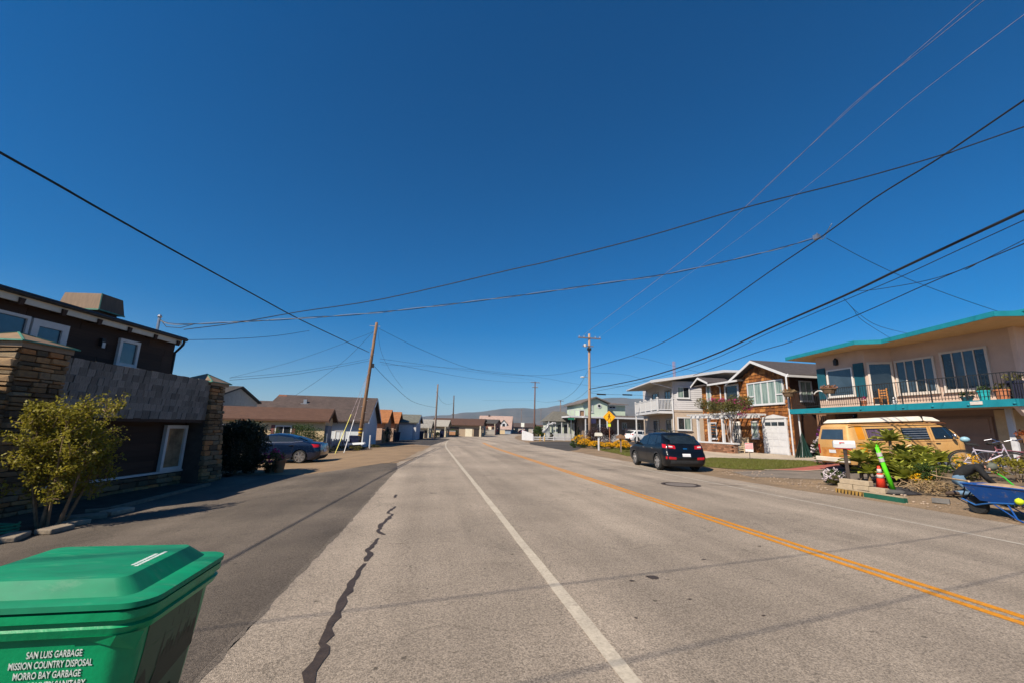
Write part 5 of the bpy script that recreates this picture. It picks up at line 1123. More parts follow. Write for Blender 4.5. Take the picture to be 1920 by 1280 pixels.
WPAINT = mat('white_car_paint', (0.72, 0.72, 0.72), 0.25, var=0.03, coat=0.6)
RPAINT = mat('red_car_paint', (0.45, 0.015, 0.04), 0.25, var=0.05, coat=0.6)
GPAINT = mat('grey_car_paint', (0.16, 0.17, 0.18), 0.25, var=0.05, coat=0.6)
SPAINT = mat('silver_car_paint', (0.50, 0.52, 0.54), 0.28, var=0.05, coat=0.5)
HE = -5.5
suv = crossover('crossover_car', 'black crossover car parked on the dirt shoulder beside the lawn', NAVY, (11.02, 19.2, 0.012), R(90+HE))
suv2 = crossover('crossover_car', 'white crossover car parked in front of the porch with white posts', WPAINT, (29.3, 57.0, zg(29.3, 57)+.01), R(8))
# --- dark blue saloon seen from behind its rear wheel
BLUEP = mat('deep_blue_paint', (0.004, 0.011, 0.032), 0.16, var=0.1, scale=2, coat=0.7)
def saloon(name, label, paint, loc, rotz, group=None):
    t = thing(name, label, 'car', loc, rotz, group)
    s_ = Skin(rear=[(.18, -2.1), (.34, -2.26), (.6, -2.27), (.85, -2.22), (1.0, -2.18), (1.45, -2.1)], front=[(.18, 2.1), (.4, 2.26), (.65, 2.26), (.8, 2.18), (1.45, 2.1)],
        top=[(-2.3, .95), (-2.18, 1.03), (-1.75, 1.08), (-1.1, 1.30), (-.5, 1.42), (.0, 1.45), (.45, 1.40), (1.0, 1.14), (1.25, 1.0), (1.8, .90), (2.15, .78), (2.3, .70)],
        half=[(.18, .82), (.35, .88), (.6, .90), (.85, .885), (.98, .84), (1.2, .70), (1.4, .58), (1.5, .5)], low=.19, arches=[(-1.32, .37, .32), (1.36, .37, .32)], crown=.11, endr=.35, endin=.2)
    s_.body(72, 16).build('body', paint, t, smooth=True)
    for sg in (-1, 1):
        for q, nm in ((((.92, .98), (-.02, 1.0), (-.02, 1.32), (.42, 1.30)), 'front_side_window'), (((-.08, 1.0), (-.98, 1.03), (-.88, 1.24), (-.08, 1.33)), 'rear_side_window'), (((-1.03, 1.04), (-1.32, 1.08), (-1.22, 1.15), (-.96, 1.22)), 'quarter_window')):
            s_.side(q, sg).build(nm, CARGLASS, t, smooth=True)
        mb = MB(); pts = [(.98, .985), (.1, 1.0), (-.9, 1.03), (-1.36, 1.085)]
        mb.tube([(x, sg*(s_.hw(x, z)+.006), z) for x, z in pts], .012, 5).build('window_trim', CHROME, t)
        for q in (((.95, .3), (.94, .3), (.97, .95), (.98, .95)), ((-.05, .28), (-.06, .28), (-.06, .98), (-.05, .98)), ((-.92, .6), (-.93, .6), (-1.02, 1.0), (-1.01, 1.0))): s_.side(q, sg, .003, 1, 6).build('door_seam', BLACK, t)
        for x in (.12, -.85): MB().box(x-.1, x+.1, sg*(s_.hw(x, .86)+.002), sg*(s_.hw(x, .86)+.03), .85, .88).build('door_handle', CHROME, t)
        MB().ball((.8, sg*(s_.hw(.8, 1.0)+.1), 1.03), .06, .11, .07, 10, 6).build('mirror', paint, t, smooth=True)
        e = sg; s_.end(((e*1.0, .80), (e*.40, .80), (e*.44, .92), (e*1.0, .96))).build('tail_lamp', TAILR, t, smooth=True)
        s_.end(((e*.98, .58), (e*.5, .56), (e*.5, .68), (e*.98, .74)), back=False).build('head_lamp', TAILC, t, smooth=True)
        s_.side(((.95, .19), (-.92, .19), (-.92, .27), (.95, .27)), sg, .008).build('sill', PLAST, t)
        wheel(t, -1.32, sg*.78, .325, .21, sg, spokes=7, rimf=.74); wheel(t, 1.36, sg*.78, .325, .21, sg, spokes=7, rimf=.74)
    s_.end(((-.85, .2), (.85, .2), (.85, .4), (-.85, .4))).build('lower_bumper', PLAST, t)
    s_.end(((-.26, .55), (.26, .55), (.26, .67), (-.26, .67)), off=.012).build('number_plate', PLATE, t)
    s_.roofp(((-1.05, -.5), (-1.05, .5), (-1.66, .58), (-1.66, -.58)), off=.005).build('rear_window', CARGLASS, t, smooth=True)
    s_.roofp(((.5, -.5), (.5, .5), (1.12, .66), (1.12, -.66)), off=.005).build('windscreen', CARGLASS, t, smooth=True)
    MB().box(-1.9, 1.9, -.68, .68, .18, .45).build('underbody', BLACK, t)
    return t
# nose to the left of the picture, tail towards the street
saloon('saloon_car', 'dark blue saloon parked nose-in before the beige cottage', BLUEP, (-7.55, 24.55, zg(-7.0, 24.0)+.01), R(177))
saloon('saloon_car', 'small red car parked far down the street', RPAINT, (31.5, 146, 0.01), R(60), 'cars parked far down the street')
saloon('saloon_car', 'silver saloon parked beside the red car far down the street', SPAINT, (26.2, 147, 0.01), R(70), 'cars parked far down the street')
crossover('crossover_car', 'dark grey crossover parked far down the street near the pink-roofed house', GPAINT, (22.0, 141, 0.01), R(75), 'cars parked far down the street')
crossover('crossover_car', 'pale van-like car parked far down behind the white fence', SPAINT, (35.0, 143, 0.01), R(75), 'cars parked far down the street')
# --- old camper van
ORNG = mat('faded_apricot_paint', (0.56, 0.335, 0.13), 0.5, col2=(0.50, 0.27, 0.085), scale=1.5, fine=0.06, fscale=14)
worn(ORNG, 7, .62, .72, .55, (0.22, 0.085, 0.03), (1, 1, .6)); worn(ORNG, 2.2, .58, .72, .3, (0.62, 0.46, 0.27))
ORND = mat('repainted_orange', (0.58, 0.22, 0.012), 0.45, var=0.1, scale=3)
VWHT = mat('aged_white_roof', (0.66, 0.60, 0.50), 0.5, var=0.08, scale=2)
worn(VWHT, 6, .58, .70, .4, (0.38, 0.31, 0.22))
RUST = mat('rusty_gutter', (0.20, 0.07, 0.03), 0.9, var=0.3, scale=10)
CURTP = mat('purple_curtain_glass', (0.16, 0.10, 0.14), 0.18, col2=(0.05, 0.035, 0.05), scale=7, stretch=(2.5, 1, 0.1), spec=0.8)
vx, vy = 17.8, 14.2
va = thing('camper_van', 'faded orange camper van with white pop-top and peace sign parked nose-in', 'van', (vx, vy, .46), 0)
va.rotation_euler = (0, R(-2.7), R(-10))
vk = Skin(rear=[(.25, -2.15), (.4, -2.2), (.95, -2.2), (1.2, -2.17), (1.75, -2.04), (2.0, -1.96)], front=[(.25, 2.2), (.45, 2.27), (.9, 2.27), (1.1, 2.22), (1.4, 2.02), (1.75, 1.72), (2.0, 1.55)],
    top=[(-2.3, 1.62), (-2.1, 1.74), (-1.9, 1.79), (1.5, 1.79), (1.75, 1.74), (2.1, 1.5), (2.3, 1.3)],
    half=[(.25, .80), (.4, .845), (.9, .86), (1.1, .85), (1.7, .73), (1.85, .69)], low=.26, arches=[(-1.18, .36, .33), (1.22, .36, .33)], crown=.09, endr=.22, endin=.12)
vk.body(72, 18).build('body', ORNG, va, smooth=True)
for sg in (-1, 1):
    for q, nm, m_ in ((((2.0, 1.14), (1.12, 1.14), (1.12, 1.56), (1.70, 1.56)), 'cab_window', CARGLASS), (((.92, 1.14), (-.05, 1.14), (-.05, 1.55), (.92, 1.55)), 'louvre_window', CARGLASS), (((-.35, 1.14), (-1.40, 1.14), (-1.40, 1.55), (-.35, 1.55)), 'curtained_window', CURTP)):
        w_ = vk.side(q, sg).build(nm, m_, va, smooth=True)
        if nm == 'louvre_window':
            for k in range(5): MB().bar((-.03, sg*(vk.hw(.4, 1.17+k*.085)+.02), 1.18+k*.085), (.90, sg*(vk.hw(.4, 1.17+k*.085)+.02), 1.18+k*.085), .03, .035).build('louvre', STEEL, w_)
        (x0, z0), (x1, _), (x2, z2), (x3, _) = q
        mb = MB(); rr = [(x0, z0), (x1, z0), (x2, z2), (x3, z2)]; mb.tube([(x, sg*(vk.hw(x, z)+.008), z) for x, z in rr], .018, 5, closed=True).build('window_seal', BLACK, w_)
    vk.side(((1.78, 1.15), (1.765, 1.15), (1.55, 1.55), (1.565, 1.55)), sg, .01, 1, 3).build('quarterlight_bar', CHROME, va)
    vk.side(((-1.52, .5), (-1.80, .5), (-1.80, 1.68), (-1.52, 1.68)), sg, .003).build('corner_panel', ORND, va, smooth=True)
    vk.side(((-1.56, 1.18), (-1.76, 1.18), (-1.74, 1.52), (-1.56, 1.52)), sg, .006).build('air_scoop', ORND, va)
    for q in (((1.04, .42), (1.03, .42), (1.03, 1.66), (1.04, 1.66)), ((1.98, .6), (1.97, .6), (1.97, 1.1), (1.98, 1.1)), ((-.16, .42), (-.17, .42), (-.17, 1.66), (-.16, 1.66)), ((-1.47, .42), (-1.48, .42), (-1.48, 1.66), (-1.47, 1.66))): vk.side(q, sg, .003, 1, 8).build('door_seam', RUST, va)
    vk.side(((2.1, 1.045), (-1.95, 1.045), (-1.95, 1.06), (2.1, 1.06)), sg, .004, 20, 1).build('belt_crease', RUST, va)
    MB().tube([(-2.05, sg*.775, 1.70), (-1.9, sg*.79, 1.715), (1.6, sg*.79, 1.715), (1.72, sg*.77, 1.69)], .016, 5).build('rain_gutter', RUST, va)
    for x in (.82, 1.18): MB().box(x-.08, x+.08, sg*(vk.hw(x, .98)+.002), sg*(vk.hw(x, .98)+.03), .965, .99).build('door_handle', BLACK, va)
    wheel(va, -1.18, sg*.72, .33, .19, sg, rimm=STEEL, spokes=8, rimf=.6); wheel(va, 1.22, sg*.72, .33, .19, sg, rimm=STEEL, spokes=8, rimf=.6)
    e = sg; vk.end(((e*.80, .62), (e*.66, .62), (e*.66, .98), (e*.80, .98))).build('tail_lamp', TAILR, va)
    MB().ball((1.72, sg*(vk.hw(1.72, 1.2)+.16), 1.22), .05, .09, .11, 8, 6).build('mirror', CHROME, va, smooth=True)
    MB().lathe([(0, .06), (.1, .04), (.115, 0)], 14, axis='x').build('head_lamp', CHROME, va, loc=(2.27, sg*.58, .78))
# peace sign on the sliding door, both circle and bars
pcx, pcz, prd = .15, .68, .25
mb = MB()
def fl_(x, z): return (x, -(vk.hw(x, z)+.008), z)
mb.tube([fl_(pcx+prd*math.cos(t*math.pi/14), pcz+prd*math.sin(t*math.pi/14)) for t in range(28)], .022, 5, closed=True)
mb.tube([fl_(pcx, pcz-prd), fl_(pcx, pcz), fl_(pcx, pcz+prd)], .022, 5)
for s in (-1, 1): mb.tube([fl_(pcx, pcz), fl_(pcx+s*prd*.7, pcz-prd*.7)], .022, 5)
mb.build('peace_sign', VWHT, va)
vk.end(((-.60, 1.17), (.60, 1.17), (.54, 1.56), (-.54, 1.56))).build('rear_window', GLASS_BLUE, va, smooth=True)
vk.end(((-.58, .42), (.58, .42), (.58, .86), (-.58, .86)), off=.008).build('engine_lid', mat('rust_stained_orange', (0.55, 0.25, 0.06), 0.6, col2=(0.36, 0.13, 0.03), scale=5), va)
vk.end(((-.18, .66), (.18, .66), (.18, .78), (-.18, .78)), off=.02).build('number_plate', PLATE, va)
MB().bar((-2.28, -.84, .42), (-2.28, .84, .42), .10, .17).build('rear_bumper', VWHT, va, bevel=.02)
MB().bar((2.34, -.84, .45), (2.34, .84, .45), .10, .17).build('front_bumper', VWHT, va, bevel=.02)
vk.end(((-.66, 1.2), (.66, 1.2), (.58, 1.62), (-.58, 1.62)), back=False).build('windscreen', CARGLASS, va, smooth=True)
pt = MB().add([(-1.98, -.68, 1.79), (.98, -.70, 1.80), (.98, .70, 1.80), (-1.98, .68, 1.79), (-1.82, -.58, 1.93), (.98, -.60, 1.99), (.98, .60, 1.99), (-1.82, .58, 1.93)], [(3, 2, 1, 0), (4, 5, 6, 7), (0, 1, 5, 4), (1, 2, 6, 5), (2, 3, 7, 6), (3, 0, 4, 7)]).build('pop_top', VWHT, va, bevel=.05)
Bx('pop_top_seam', BLACK, va, .985, 1.03, -.62, .62, 1.78, 1.985)
MB().add([(1.035, -.70, 1.79), (1.72, -.66, 1.77), (1.72, .66, 1.77), (1.035, .70, 1.79), (1.035, -.60, 1.985), (1.5, -.55, 1.94), (1.5, .55, 1.94), (1.035, .60, 1.985)], [(3, 2, 1, 0), (4, 5, 6, 7), (0, 1, 5, 4), (1, 2, 6, 5), (2, 3, 7, 6), (3, 0, 4, 7)]).build('luggage_tray', VWHT, va, bevel=.05)
MB().box(-1.95, 1.95, -.66, .66, .25, .5).build('underbody', BLACK, va)
# ------------------------------------------------------------------ utility poles and wires
def pole(label, base, top, r0, r1, m, arms=(), extra=None, bands=False):
    t = thing('utility_pole', label, 'pole', base, 0, 'utility poles along the street')
    b = Vector(base); tp = Vector(top)-b
    MB().tube([(0, 0, -.3), tp*.33, tp*.66, tp], [r0, r0*.67+r1*.33, r0*.33+r1*.67, r1], 12).build('shaft', m, t, smooth=True)
    for z, w, d_ in arms:
        p = tp*(z/tp.z); a = Vector((math.cos(d_), math.sin(d_), 0))*w/2
        ar = MB().bar(p-a+Vector((0, -.12, 0)), p+a+Vector((0, -.12, 0)), .09, .11).build('cross_arm', POLEGREY, t)
        for k in (-.92, .92, -.5, .5):
            q = p+a*k+Vector((0, -.12, .06)); MB().lathe([(.03, 0), (.05, .05), (.02, .1), (.05, .13), (0, .18)], 8).build('insulator', mat('porcelain', (0.45, 0.44, 0.42), 0.3), ar, loc=q)
    if bands:
        for k, z in enumerate((.9, 1.15, 1.4)): MB().lathe([(r0*1.03, 0), (r0*1.03, .1)], 12).build('yellow_band', mat('band_yellow', (0.6, 0.36, 0.03), 0.6), t, loc=tp*(z/tp.z))
    return t, tp
p1, tp1 = pole('leaning brown utility pole beside the pale blue cottage', (-5.15, 34.5, -.13), (-4.62, 34.5, 9.6), .155, .105, POLEWOOD, bands=True)
MB().box(-.09, .09, -.16, .1, -.15, .15).build('junction_box', DARKMETAL, p1, loc=tp1*.645+Vector((.2, -.1, 0)))
MB().bar(tp1*.97+Vector((-.5, 0, 0)), tp1*.97+Vector((.3, 0, 0)), .05, .05).build('top_bracket', STEEL, p1)
for k in range(14): MB().tube([tp1*((1.8+k*.45)/tp1.z)+Vector((.1*(-1)**k, -.12, 0)), tp1*((1.8+k*.45)/tp1.z)+Vector((.22*(-1)**k, -.12, 0))], .012, 5).build('step_bolt', STEEL, p1)
p2, tp2 = pole('pale utility pole with cross arms and transformer drum behind the flower bed', (16.0, 42.0, zg(16, 42)), (16.08, 42.0, 11.65), .165, .115, POLEPALE, arms=((11.05, 2.5, 0.0),))
MB().lathe([(0, 0), (.14, 0), (.15, .05), (.15, .30), (0, .34)], 12).build('transformer', mat('pale_grey_drum', (0.52, 0.50, 0.48), 0.5), p2, loc=(-.42, -.1, 10.1)); MB().bar((-.7, -.12, 10.2), (.5, -.12, 10.2), .08, .09).build('side_arm', POLEGREY, p2); MB().box(-.2, .2, -.25, -.05, 9.75, 10.0).build('cut_out', DARKMETAL, p2)
lp_ = MB().tube([(.05, 0, 6.85), (-.5, -.1, 7.0), (-.62, -.1, 6.98)], .025, 6).build('lamp_arm', STEEL, p2); MB().ball((-.75, -.1, 6.92), .24, .14, .09, 10, 5).build('lamp_head', mat('lamp_shell', (0.6, 0.6, 0.58), 0.5), lp_)
pole('second utility pole standing beside the cream shed', (.85, 63.6, 0), (.85, 63.6, 7.75), .15, .10, POLEGREY)
pole('third utility pole before the long brown-roofed house', (4.75, 90.0, 0), (4.65, 90, 8.1), .15, .10, mat('dark_pole_wood', (0.09, 0.07, 0.06), 0.9), arms=((4.2, .7, 0.2),))
pole('dark utility pole beyond the white fence', (20.7, 85.0, .1), (20.75, 85, 11.2), .18, .12, mat('redbrown_pole', (0.13, 0.075, 0.06), 0.9), arms=((10.9, 2.0, 0.1), (9.9, 1.2, 0.1)))
pole('faint utility pole showing beside the porch cottage roof', (30.8, 100, .1), (30.8, 100, 8.7), .14, .10, POLEGREY, arms=((8.4, 1.6, 0.2),))
pole('distant thin pole above the parked cars', (36, 170, 0), (36, 170, 9.5), .12, .09, POLEGREY, arms=((9.2, 1.6, 0.2),))
pole('distant thin pole between the pink-roofed house and fence', (48, 185, 0), (48, 185, 10.5), .12, .09, POLEGREY, arms=((10.2, 1.8, 0.2),))
# guys with coloured guards
for (x, y, m_, hh, lab) in ((-5.9, 30.2, mat('guard_yellow', (0.62, 0.55, 0.12), 0.6), 2.6, 'guy wire with yellow guard anchoring the leaning pole'), (-5.5, 31.0, mat('guard_white', (0.62, 0.62, 0.62), 0.6), 2.2, 'guy wire with white guard anchoring the leaning pole')):
    t = thing('guy_wire', lab, 'guy wire', (x, y, zg(x, y))); top = Vector((-4.9, 34.4, 5.6))-Vector((x, y, zg(x, y)))
    MB().tube([(0, 0, 0), top], .012, 5).build('cable', WIREG, t); MB().tube([(0, 0, 0), top*(hh/top.z)], .03, 6).build('guard', m_, t)
WIRES = [
    ('W1', 0.022, [(-5.07, 34.96, 7.27), (-5.64, 27.21, 6.72), (-6.15, 20.36, 6.26), (-6.45, 16.29, 6.08), (-6.75, 12.25, 5.92), (-6.94, 9.72, 5.84), (-7.02, 8.53, 5.81), (-7.09, 7.61, 5.78)]),
    ('W2', 0.014, [(-8.62, 16.41, 4.71), (-6.60, 15.35, 4.83), (-4.30, 14.14, 5.07), (-1.56, 12.70, 5.30), (1.96, 10.85, 5.87), (2.75, 10.44, 5.99), (4.94, 9.29, 6.40), (7.11, 8.15, 6.92), (9.04, 7.13, 7.28), (10.61, 6.30, 7.65), (11.76, 5.70, 8.02)]),
    ('W3', 0.012, [(-9.54, 16.61, 5.04), (-8.92, 16.47, 4.89), (-6.88, 15.99, 5.00), (-4.68, 15.48, 5.16), (-1.78, 14.80, 5.43), (2.51, 13.80, 6.04), (5.52, 13.10, 6.54), (7.81, 12.57, 6.94), (11.00, 11.83, 7.75), (12.87, 11.39, 8.36)]),
    ('R1', 0.020, [(16.00, 42.02, 7.99), (14.37, 28.80, 7.11), (13.38, 20.78, 7.06), (12.48, 13.53, 7.74), (12.14, 10.74, 7.98), (11.91, 8.89, 8.21), (11.70, 7.22, 8.26), (11.49, 5.49, 8.42)]),
    ('R2', 0.035, [(16.01, 42.10, 5.83), (14.92, 28.84, 5.40), (14.21, 20.25, 5.54), (13.80, 15.25, 5.99), (13.49, 11.55, 6.27), (13.34, 9.69, 6.48), (13.20, 7.98, 6.66), (13.09, 6.66, 6.79)]),
    ('R3', 0.012, [(16.51, 43.44, 5.62), (15.44, 29.86, 5.30), (14.73, 21.02, 5.45), (14.32, 15.85, 5.97), (14.02, 12.03, 6.29), (13.87, 10.11, 6.43), (13.73, 8.34, 6.63), (13.62, 6.97, 6.78)]),
    ('R4', 0.014, [(15.20, 22.77, 4.99), (14.82, 17.14, 5.39), (14.67, 15.00, 5.47), (14.46, 11.90, 5.80), (14.31, 9.59, 6.14), (14.22, 8.23, 6.30), (14.16, 7.34, 6.40)]),
    ('R5', 0.010, [(14.27, 11.72, 6.60), (14.22, 11.06, 6.42), (14.11, 9.44, 6.18), (14.02, 8.24, 6.21), (13.94, 7.21, 6.42)]),
    ('H1', 0.012, [(14.95, 41.95, 11.10), (13.13, 19.51, 10.95), (12.56, 12.51, 11.38), (12.31, 9.37, 11.74), (12.16, 7.47, 11.67), (12.04, 5.98, 11.63)]),
    ('H2', 0.012, [(14.90, 41.98, 11.05), (12.98, 19.48, 10.80), (12.38, 12.45, 11.25), (12.12, 9.41, 11.49), (11.97, 7.60, 11.56), (11.83, 6.00, 11.60)]),
    ('H3', 0.012, [(17.10, 41.97, 11.30), (14.87, 19.67, 11.20), (14.13, 12.29, 11.40), (13.80, 8.97, 11.68), (13.61, 7.12, 11.72), (13.51, 6.12, 11.72)]),
    ('D1', 0.010, [(13.23, 11.62, 8.39), (15.03, 11.89, 7.93), (17.27, 12.22, 7.50), (20.40, 12.69, 7.11), (23.02, 13.08, 6.86)]),
    ('D2', 0.008, [(13.46, 11.50, 6.18), (14.76, 12.31, 6.13), (16.42, 13.34, 6.04), (24.62, 18.45, 6.77)]),
    ('D3', 0.008, [(13.46, 11.50, 6.18), (14.94, 12.29, 5.98), (17.64, 13.72, 6.02), (24.28, 17.25, 6.85)]),
    ('X1', 0.012, [(-4.46, 34.73, 9.18), (-1.05, 35.94, 7.90), (3.15, 37.43, 6.73), (7.27, 38.90, 6.53), (11.87, 40.53, 6.95), (15.86, 41.95, 7.97)]),
    ('X2', 0.012, [(-4.32, 36.03, 6.70), (-1.59, 41.38, 7.02), (4.55, 53.39, 7.70), (13.16, 70.24, 9.24), (20.71, 85.02, 11.05)]),
    ('X3', 0.010, [(-4.33, 36.00, 6.96), (-0.64, 43.23, 7.63), (6.22, 56.66, 8.86), (20.70, 85.00, 11.49)]),
    ('P12', 0.016, [(-4.74, 36.28, 6.36), (-3.86, 40.59, 5.56), (-2.20, 48.75, 4.40), (-0.51, 57.09, 4.26), (0.82, 63.60, 4.38)]),
    ('P12b', 0.010, [(-4.75, 36.23, 9.54), (-4.45, 37.69, 7.77), (-3.74, 41.19, 6.38), (-2.93, 45.18, 5.41)]),
    ('P23', 0.015, [(0.67, 62.50, 6.60), (1.66, 68.95, 5.55), (3.04, 77.85, 5.63), (4.43, 86.93, 6.35)]),
    ('L1', 0.010, [(-4.79, 34.27, 8.79), (-7.47, 36.23, 8.01), (-12.45, 39.87, 6.74), (-18.87, 44.56, 5.65)]),
    ('L2', 0.010, [(-4.79, 34.27, 8.79), (-6.86, 35.78, 6.79), (-9.09, 37.41, 5.23), (-11.31, 39.04, 3.90)]),
    ('L3', 0.010, [(-4.97, 34.73, 6.56), (-6.95, 31.15, 5.39), (-8.66, 28.04, 4.47), (-10.47, 24.77, 3.75)]),
    ('L4', 0.008, [(-4.98, 34.71, 6.72), (-6.96, 31.13, 5.54), (-8.68, 28.02, 4.63), (-10.48, 24.75, 3.86)]),
    ('L5', 0.010, [(-8.15, 15.77, 4.25), (-7.75, 18.23, 4.81), (-7.25, 21.26, 5.60), (-6.75, 24.38, 6.56)]),
    ('Q1', 0.014, [(16.00, 42.02, 7.88), (16.65, 47.96, 6.28), (17.73, 57.84, 5.66), (19.33, 72.51, 6.30), (20.65, 84.56, 7.33)]),
    ('Q2', 0.014, [(16.06, 42.25, 5.84), (19.08, 53.91, 5.83), (24.65, 75.44, 6.46), (32.09, 104.22, 7.57)]),
    ('Q3', 0.010, [(8.56, 72.12, 6.16), (14.85, 78.79, 6.78), (20.78, 85.09, 7.37)]),
    ('Q4', 0.010, [(20.08, 40.25, 9.18), (21.23, 39.76, 8.94), (23.56, 38.76, 8.21), (26.71, 37.41, 7.29)]),
    ('Q5', 0.010, [(15.99, 42.00, 7.54), (20.83, 42.64, 7.56), (25.53, 43.27, 6.55), (29.17, 43.76, 7.54)]),
    ('X4', 0.008, [(-4.04, 34.88, 6.33), (2.20, 37.09, 6.64), (9.50, 39.69, 6.58), (15.97, 41.99, 6.20), (22.19, 44.20, 6.61)]),
]
WLAB = {
 'W1': 'thick black cable from the leaning pole sweeping over the stone house',
 'W2': 'single black service wire crossing the street from the stone house roof',
 'W3': 'twisted black and bare service wire crossing from the roof mast to the junction',
 'R1': 'black span wire carrying the wire junction above the teal balcony house',
 'R2': 'thickest black cable running down the right of the street',
 'R3': 'thin wire slung close below the thickest cable',
 'R4': 'lowest long wire passing before the teal roof edge',
 'R5': 'short slack wire drooping between the lower cables',
 'H1': 'high pale bare wire, upper of the close pair', 'H2': 'high pale bare wire, lower of the close pair', 'H3': 'single high pale bare wire apart from the pair',
 'D1': 'service drop from the wire junction to the teal roof corner', 'D2': 'steeper thin drop from the thickest cable to the teal roof', 'D3': 'flatter thin drop from the thickest cable to the teal roof',
 'X1': 'sagging wire between the tops of the leaning and pale poles', 'X2': 'lower of two wires from the leaning pole to the dark far pole', 'X3': 'upper of two wires from the leaning pole to the dark far pole', 'X4': 'faint wire crossing from the leaning pole towards the grey house',
 'P12': 'cable drooping from the leaning pole to the second pole', 'P12b': 'wire dropping from the leaning pole top to the splice', 'P23': 'short slack wire between the second and third poles',
 'L1': 'wire fanning from the leaning pole top towards the far stone pillar', 'L2': 'steep wire from the leaning pole top to the grey cottage roof', 'L3': 'lower of two wires from the leaning pole to the stone house side', 'L4': 'upper of two wires from the leaning pole to the stone house side', 'L5': 'wire from the stone house eave that meets the thick cable',
 'Q1': 'slack wire from the pale pole to the dark far pole', 'Q2': 'wire from the pale pole towards the faint pole', 'Q3': 'long flat wire reaching the dark far pole', 'Q4': 'short tap wire leaving the span wire above the grey house', 'Q5': 'sagging wire from the pale pole behind the grey house'}
WNAME = {'W2': 'service_wire', 'W3': 'service_wire', 'D1': 'service_wire', 'D2': 'service_wire', 'D3': 'service_wire'}
def smooth_pts(p, k=6):
    p = [Vector(q) for q in p]; out = []
    for i in range(len(p)-1):
        a = p[max(i-1, 0)]; b = p[i]; c = p[i+1]; d_ = p[min(i+2, len(p)-1)]
        for j in range(k):
            t = j/k; out.append(0.5*((2*b)+(c-a)*t+(2*a-5*b+4*c-d_)*t*t+(3*b-a-3*c+d_)*t*t*t))
    out.append(p[-1]); return out
for nm, r, pts in WIRES:
    p = [Vector(q) for q in pts]
    if nm in ('W1', 'W2', 'R1', 'R2', 'R3', 'R4', 'R5', 'H1', 'H2', 'H3'):
        e = p[-1]-p[-2]; e.normalize(); p.append(p[-1]+e*14)
    if nm[0] == 'R' and nm not in ('R5', 'R4'):
        pass
    q = smooth_pts(p, 4)
    if nm == 'W3':
        t = thing('service_wire', WLAB[nm], 'wire', (0, 0, 0)); dense = []
        for i in range(len(q)-1):
            n = max(1, int((q[i+1]-q[i]).length/.14))
            for j in range(n): dense.append(q[i].lerp(q[i+1], j/n))
        for ph, m_, nn_ in ((0, WIREM, 'black_strand'), (math.pi, mat('bare_neutral', (0.20, 0.20, 0.21), 0.5, metal=0.3), 'bare_strand')):
            MB().tube([v+Vector((0, math.cos(i*.42+ph)*.018, math.sin(i*.42+ph)*.018)) for i, v in enumerate(dense)], .011, 5).build(nn_, m_, t)
        continue
    rr = r*(1.0 if nm in ('R2', 'W1') else (.42 if nm[0] == 'H' else .95))
    o = MB().tube(q, rr, 6).build(WNAME.get(nm, 'power_wire'), WIREG if nm[0] == 'H' else WIREM, None, smooth=True); tag(o, WLAB[nm], 'wire', 'overhead wires')
# splices and clamps on the wires
for (x, y, z, dx, lab) in ((16.9, 42.1, 5.35, 1.0, 'longer black splice sleeve on the wire beside the pale pole'), (19.9, 42.4, 5.45, 1.1, 'farther black splice sleeve on the wire beside the pale pole')):
    o = MB().tube([(x, y, z), (x+dx, y+.1, z+.02)], .07, 8).build('splice_sleeve', BLACK, None); tag(o, lab, 'splice')
o = MB().tube([(16.1, 42, 5.45), (18, 42.2, 5.4), (22, 42.8, 5.5), (26, 43.3, 5.3)], .012, 5).build('power_wire', WIREM, None); tag(o, 'thin wire with two splice sleeves beside the pale pole', 'wire', 'overhead wires')
o = MB().tube([(12.35, 11.2, 8.15), (12.5, 11.3, 8.35), (12.75, 11.4, 8.2), (12.95, 11.5, 8.3), (12.1, 10.4, 8.2)], .014, 5).box(12.25, 12.4, 11.1, 11.25, 8.05, 8.2).build('wire_junction', STEEL, None); tag(o, 'cluster of clamps where the crossing wire meets the span wire', 'clamp')
o = MB().tube([(-9.54, 16.61, 5.09), (-9.24, 16.53, 4.79), (-8.74, 16.41, 4.76), (-8.24, 16.31, 4.92)], .012, 5).build('drip_loop', WIREM, None); tag(o, 'loop of slack wire at the roof mast', 'wire', 'overhead wires')
# two more service wires cross right overhead; their shadows lie on the road
for pts, lab in (([(-8.6, .1, 6.2), (-3, 1.2, 6.3), (1.5, 1.96, 6.6), (6, 2.8, 7.2), (12, 3.8, 8.2)], 'service wire crossing overhead, the one farther up the street'), ([(-8.0, -1.4, 6.0), (-5.5, -.8, 6.1), (1.5, .56, 6.5), (6, 1.4, 7.0), (12, 2.6, 8.0)], 'service wire crossing overhead, the one nearer the camera')):
    o = MB().tube(smooth_pts(pts, 4), .011, 6).build('service_wire', WIREM, None); tag(o, lab, 'wire')

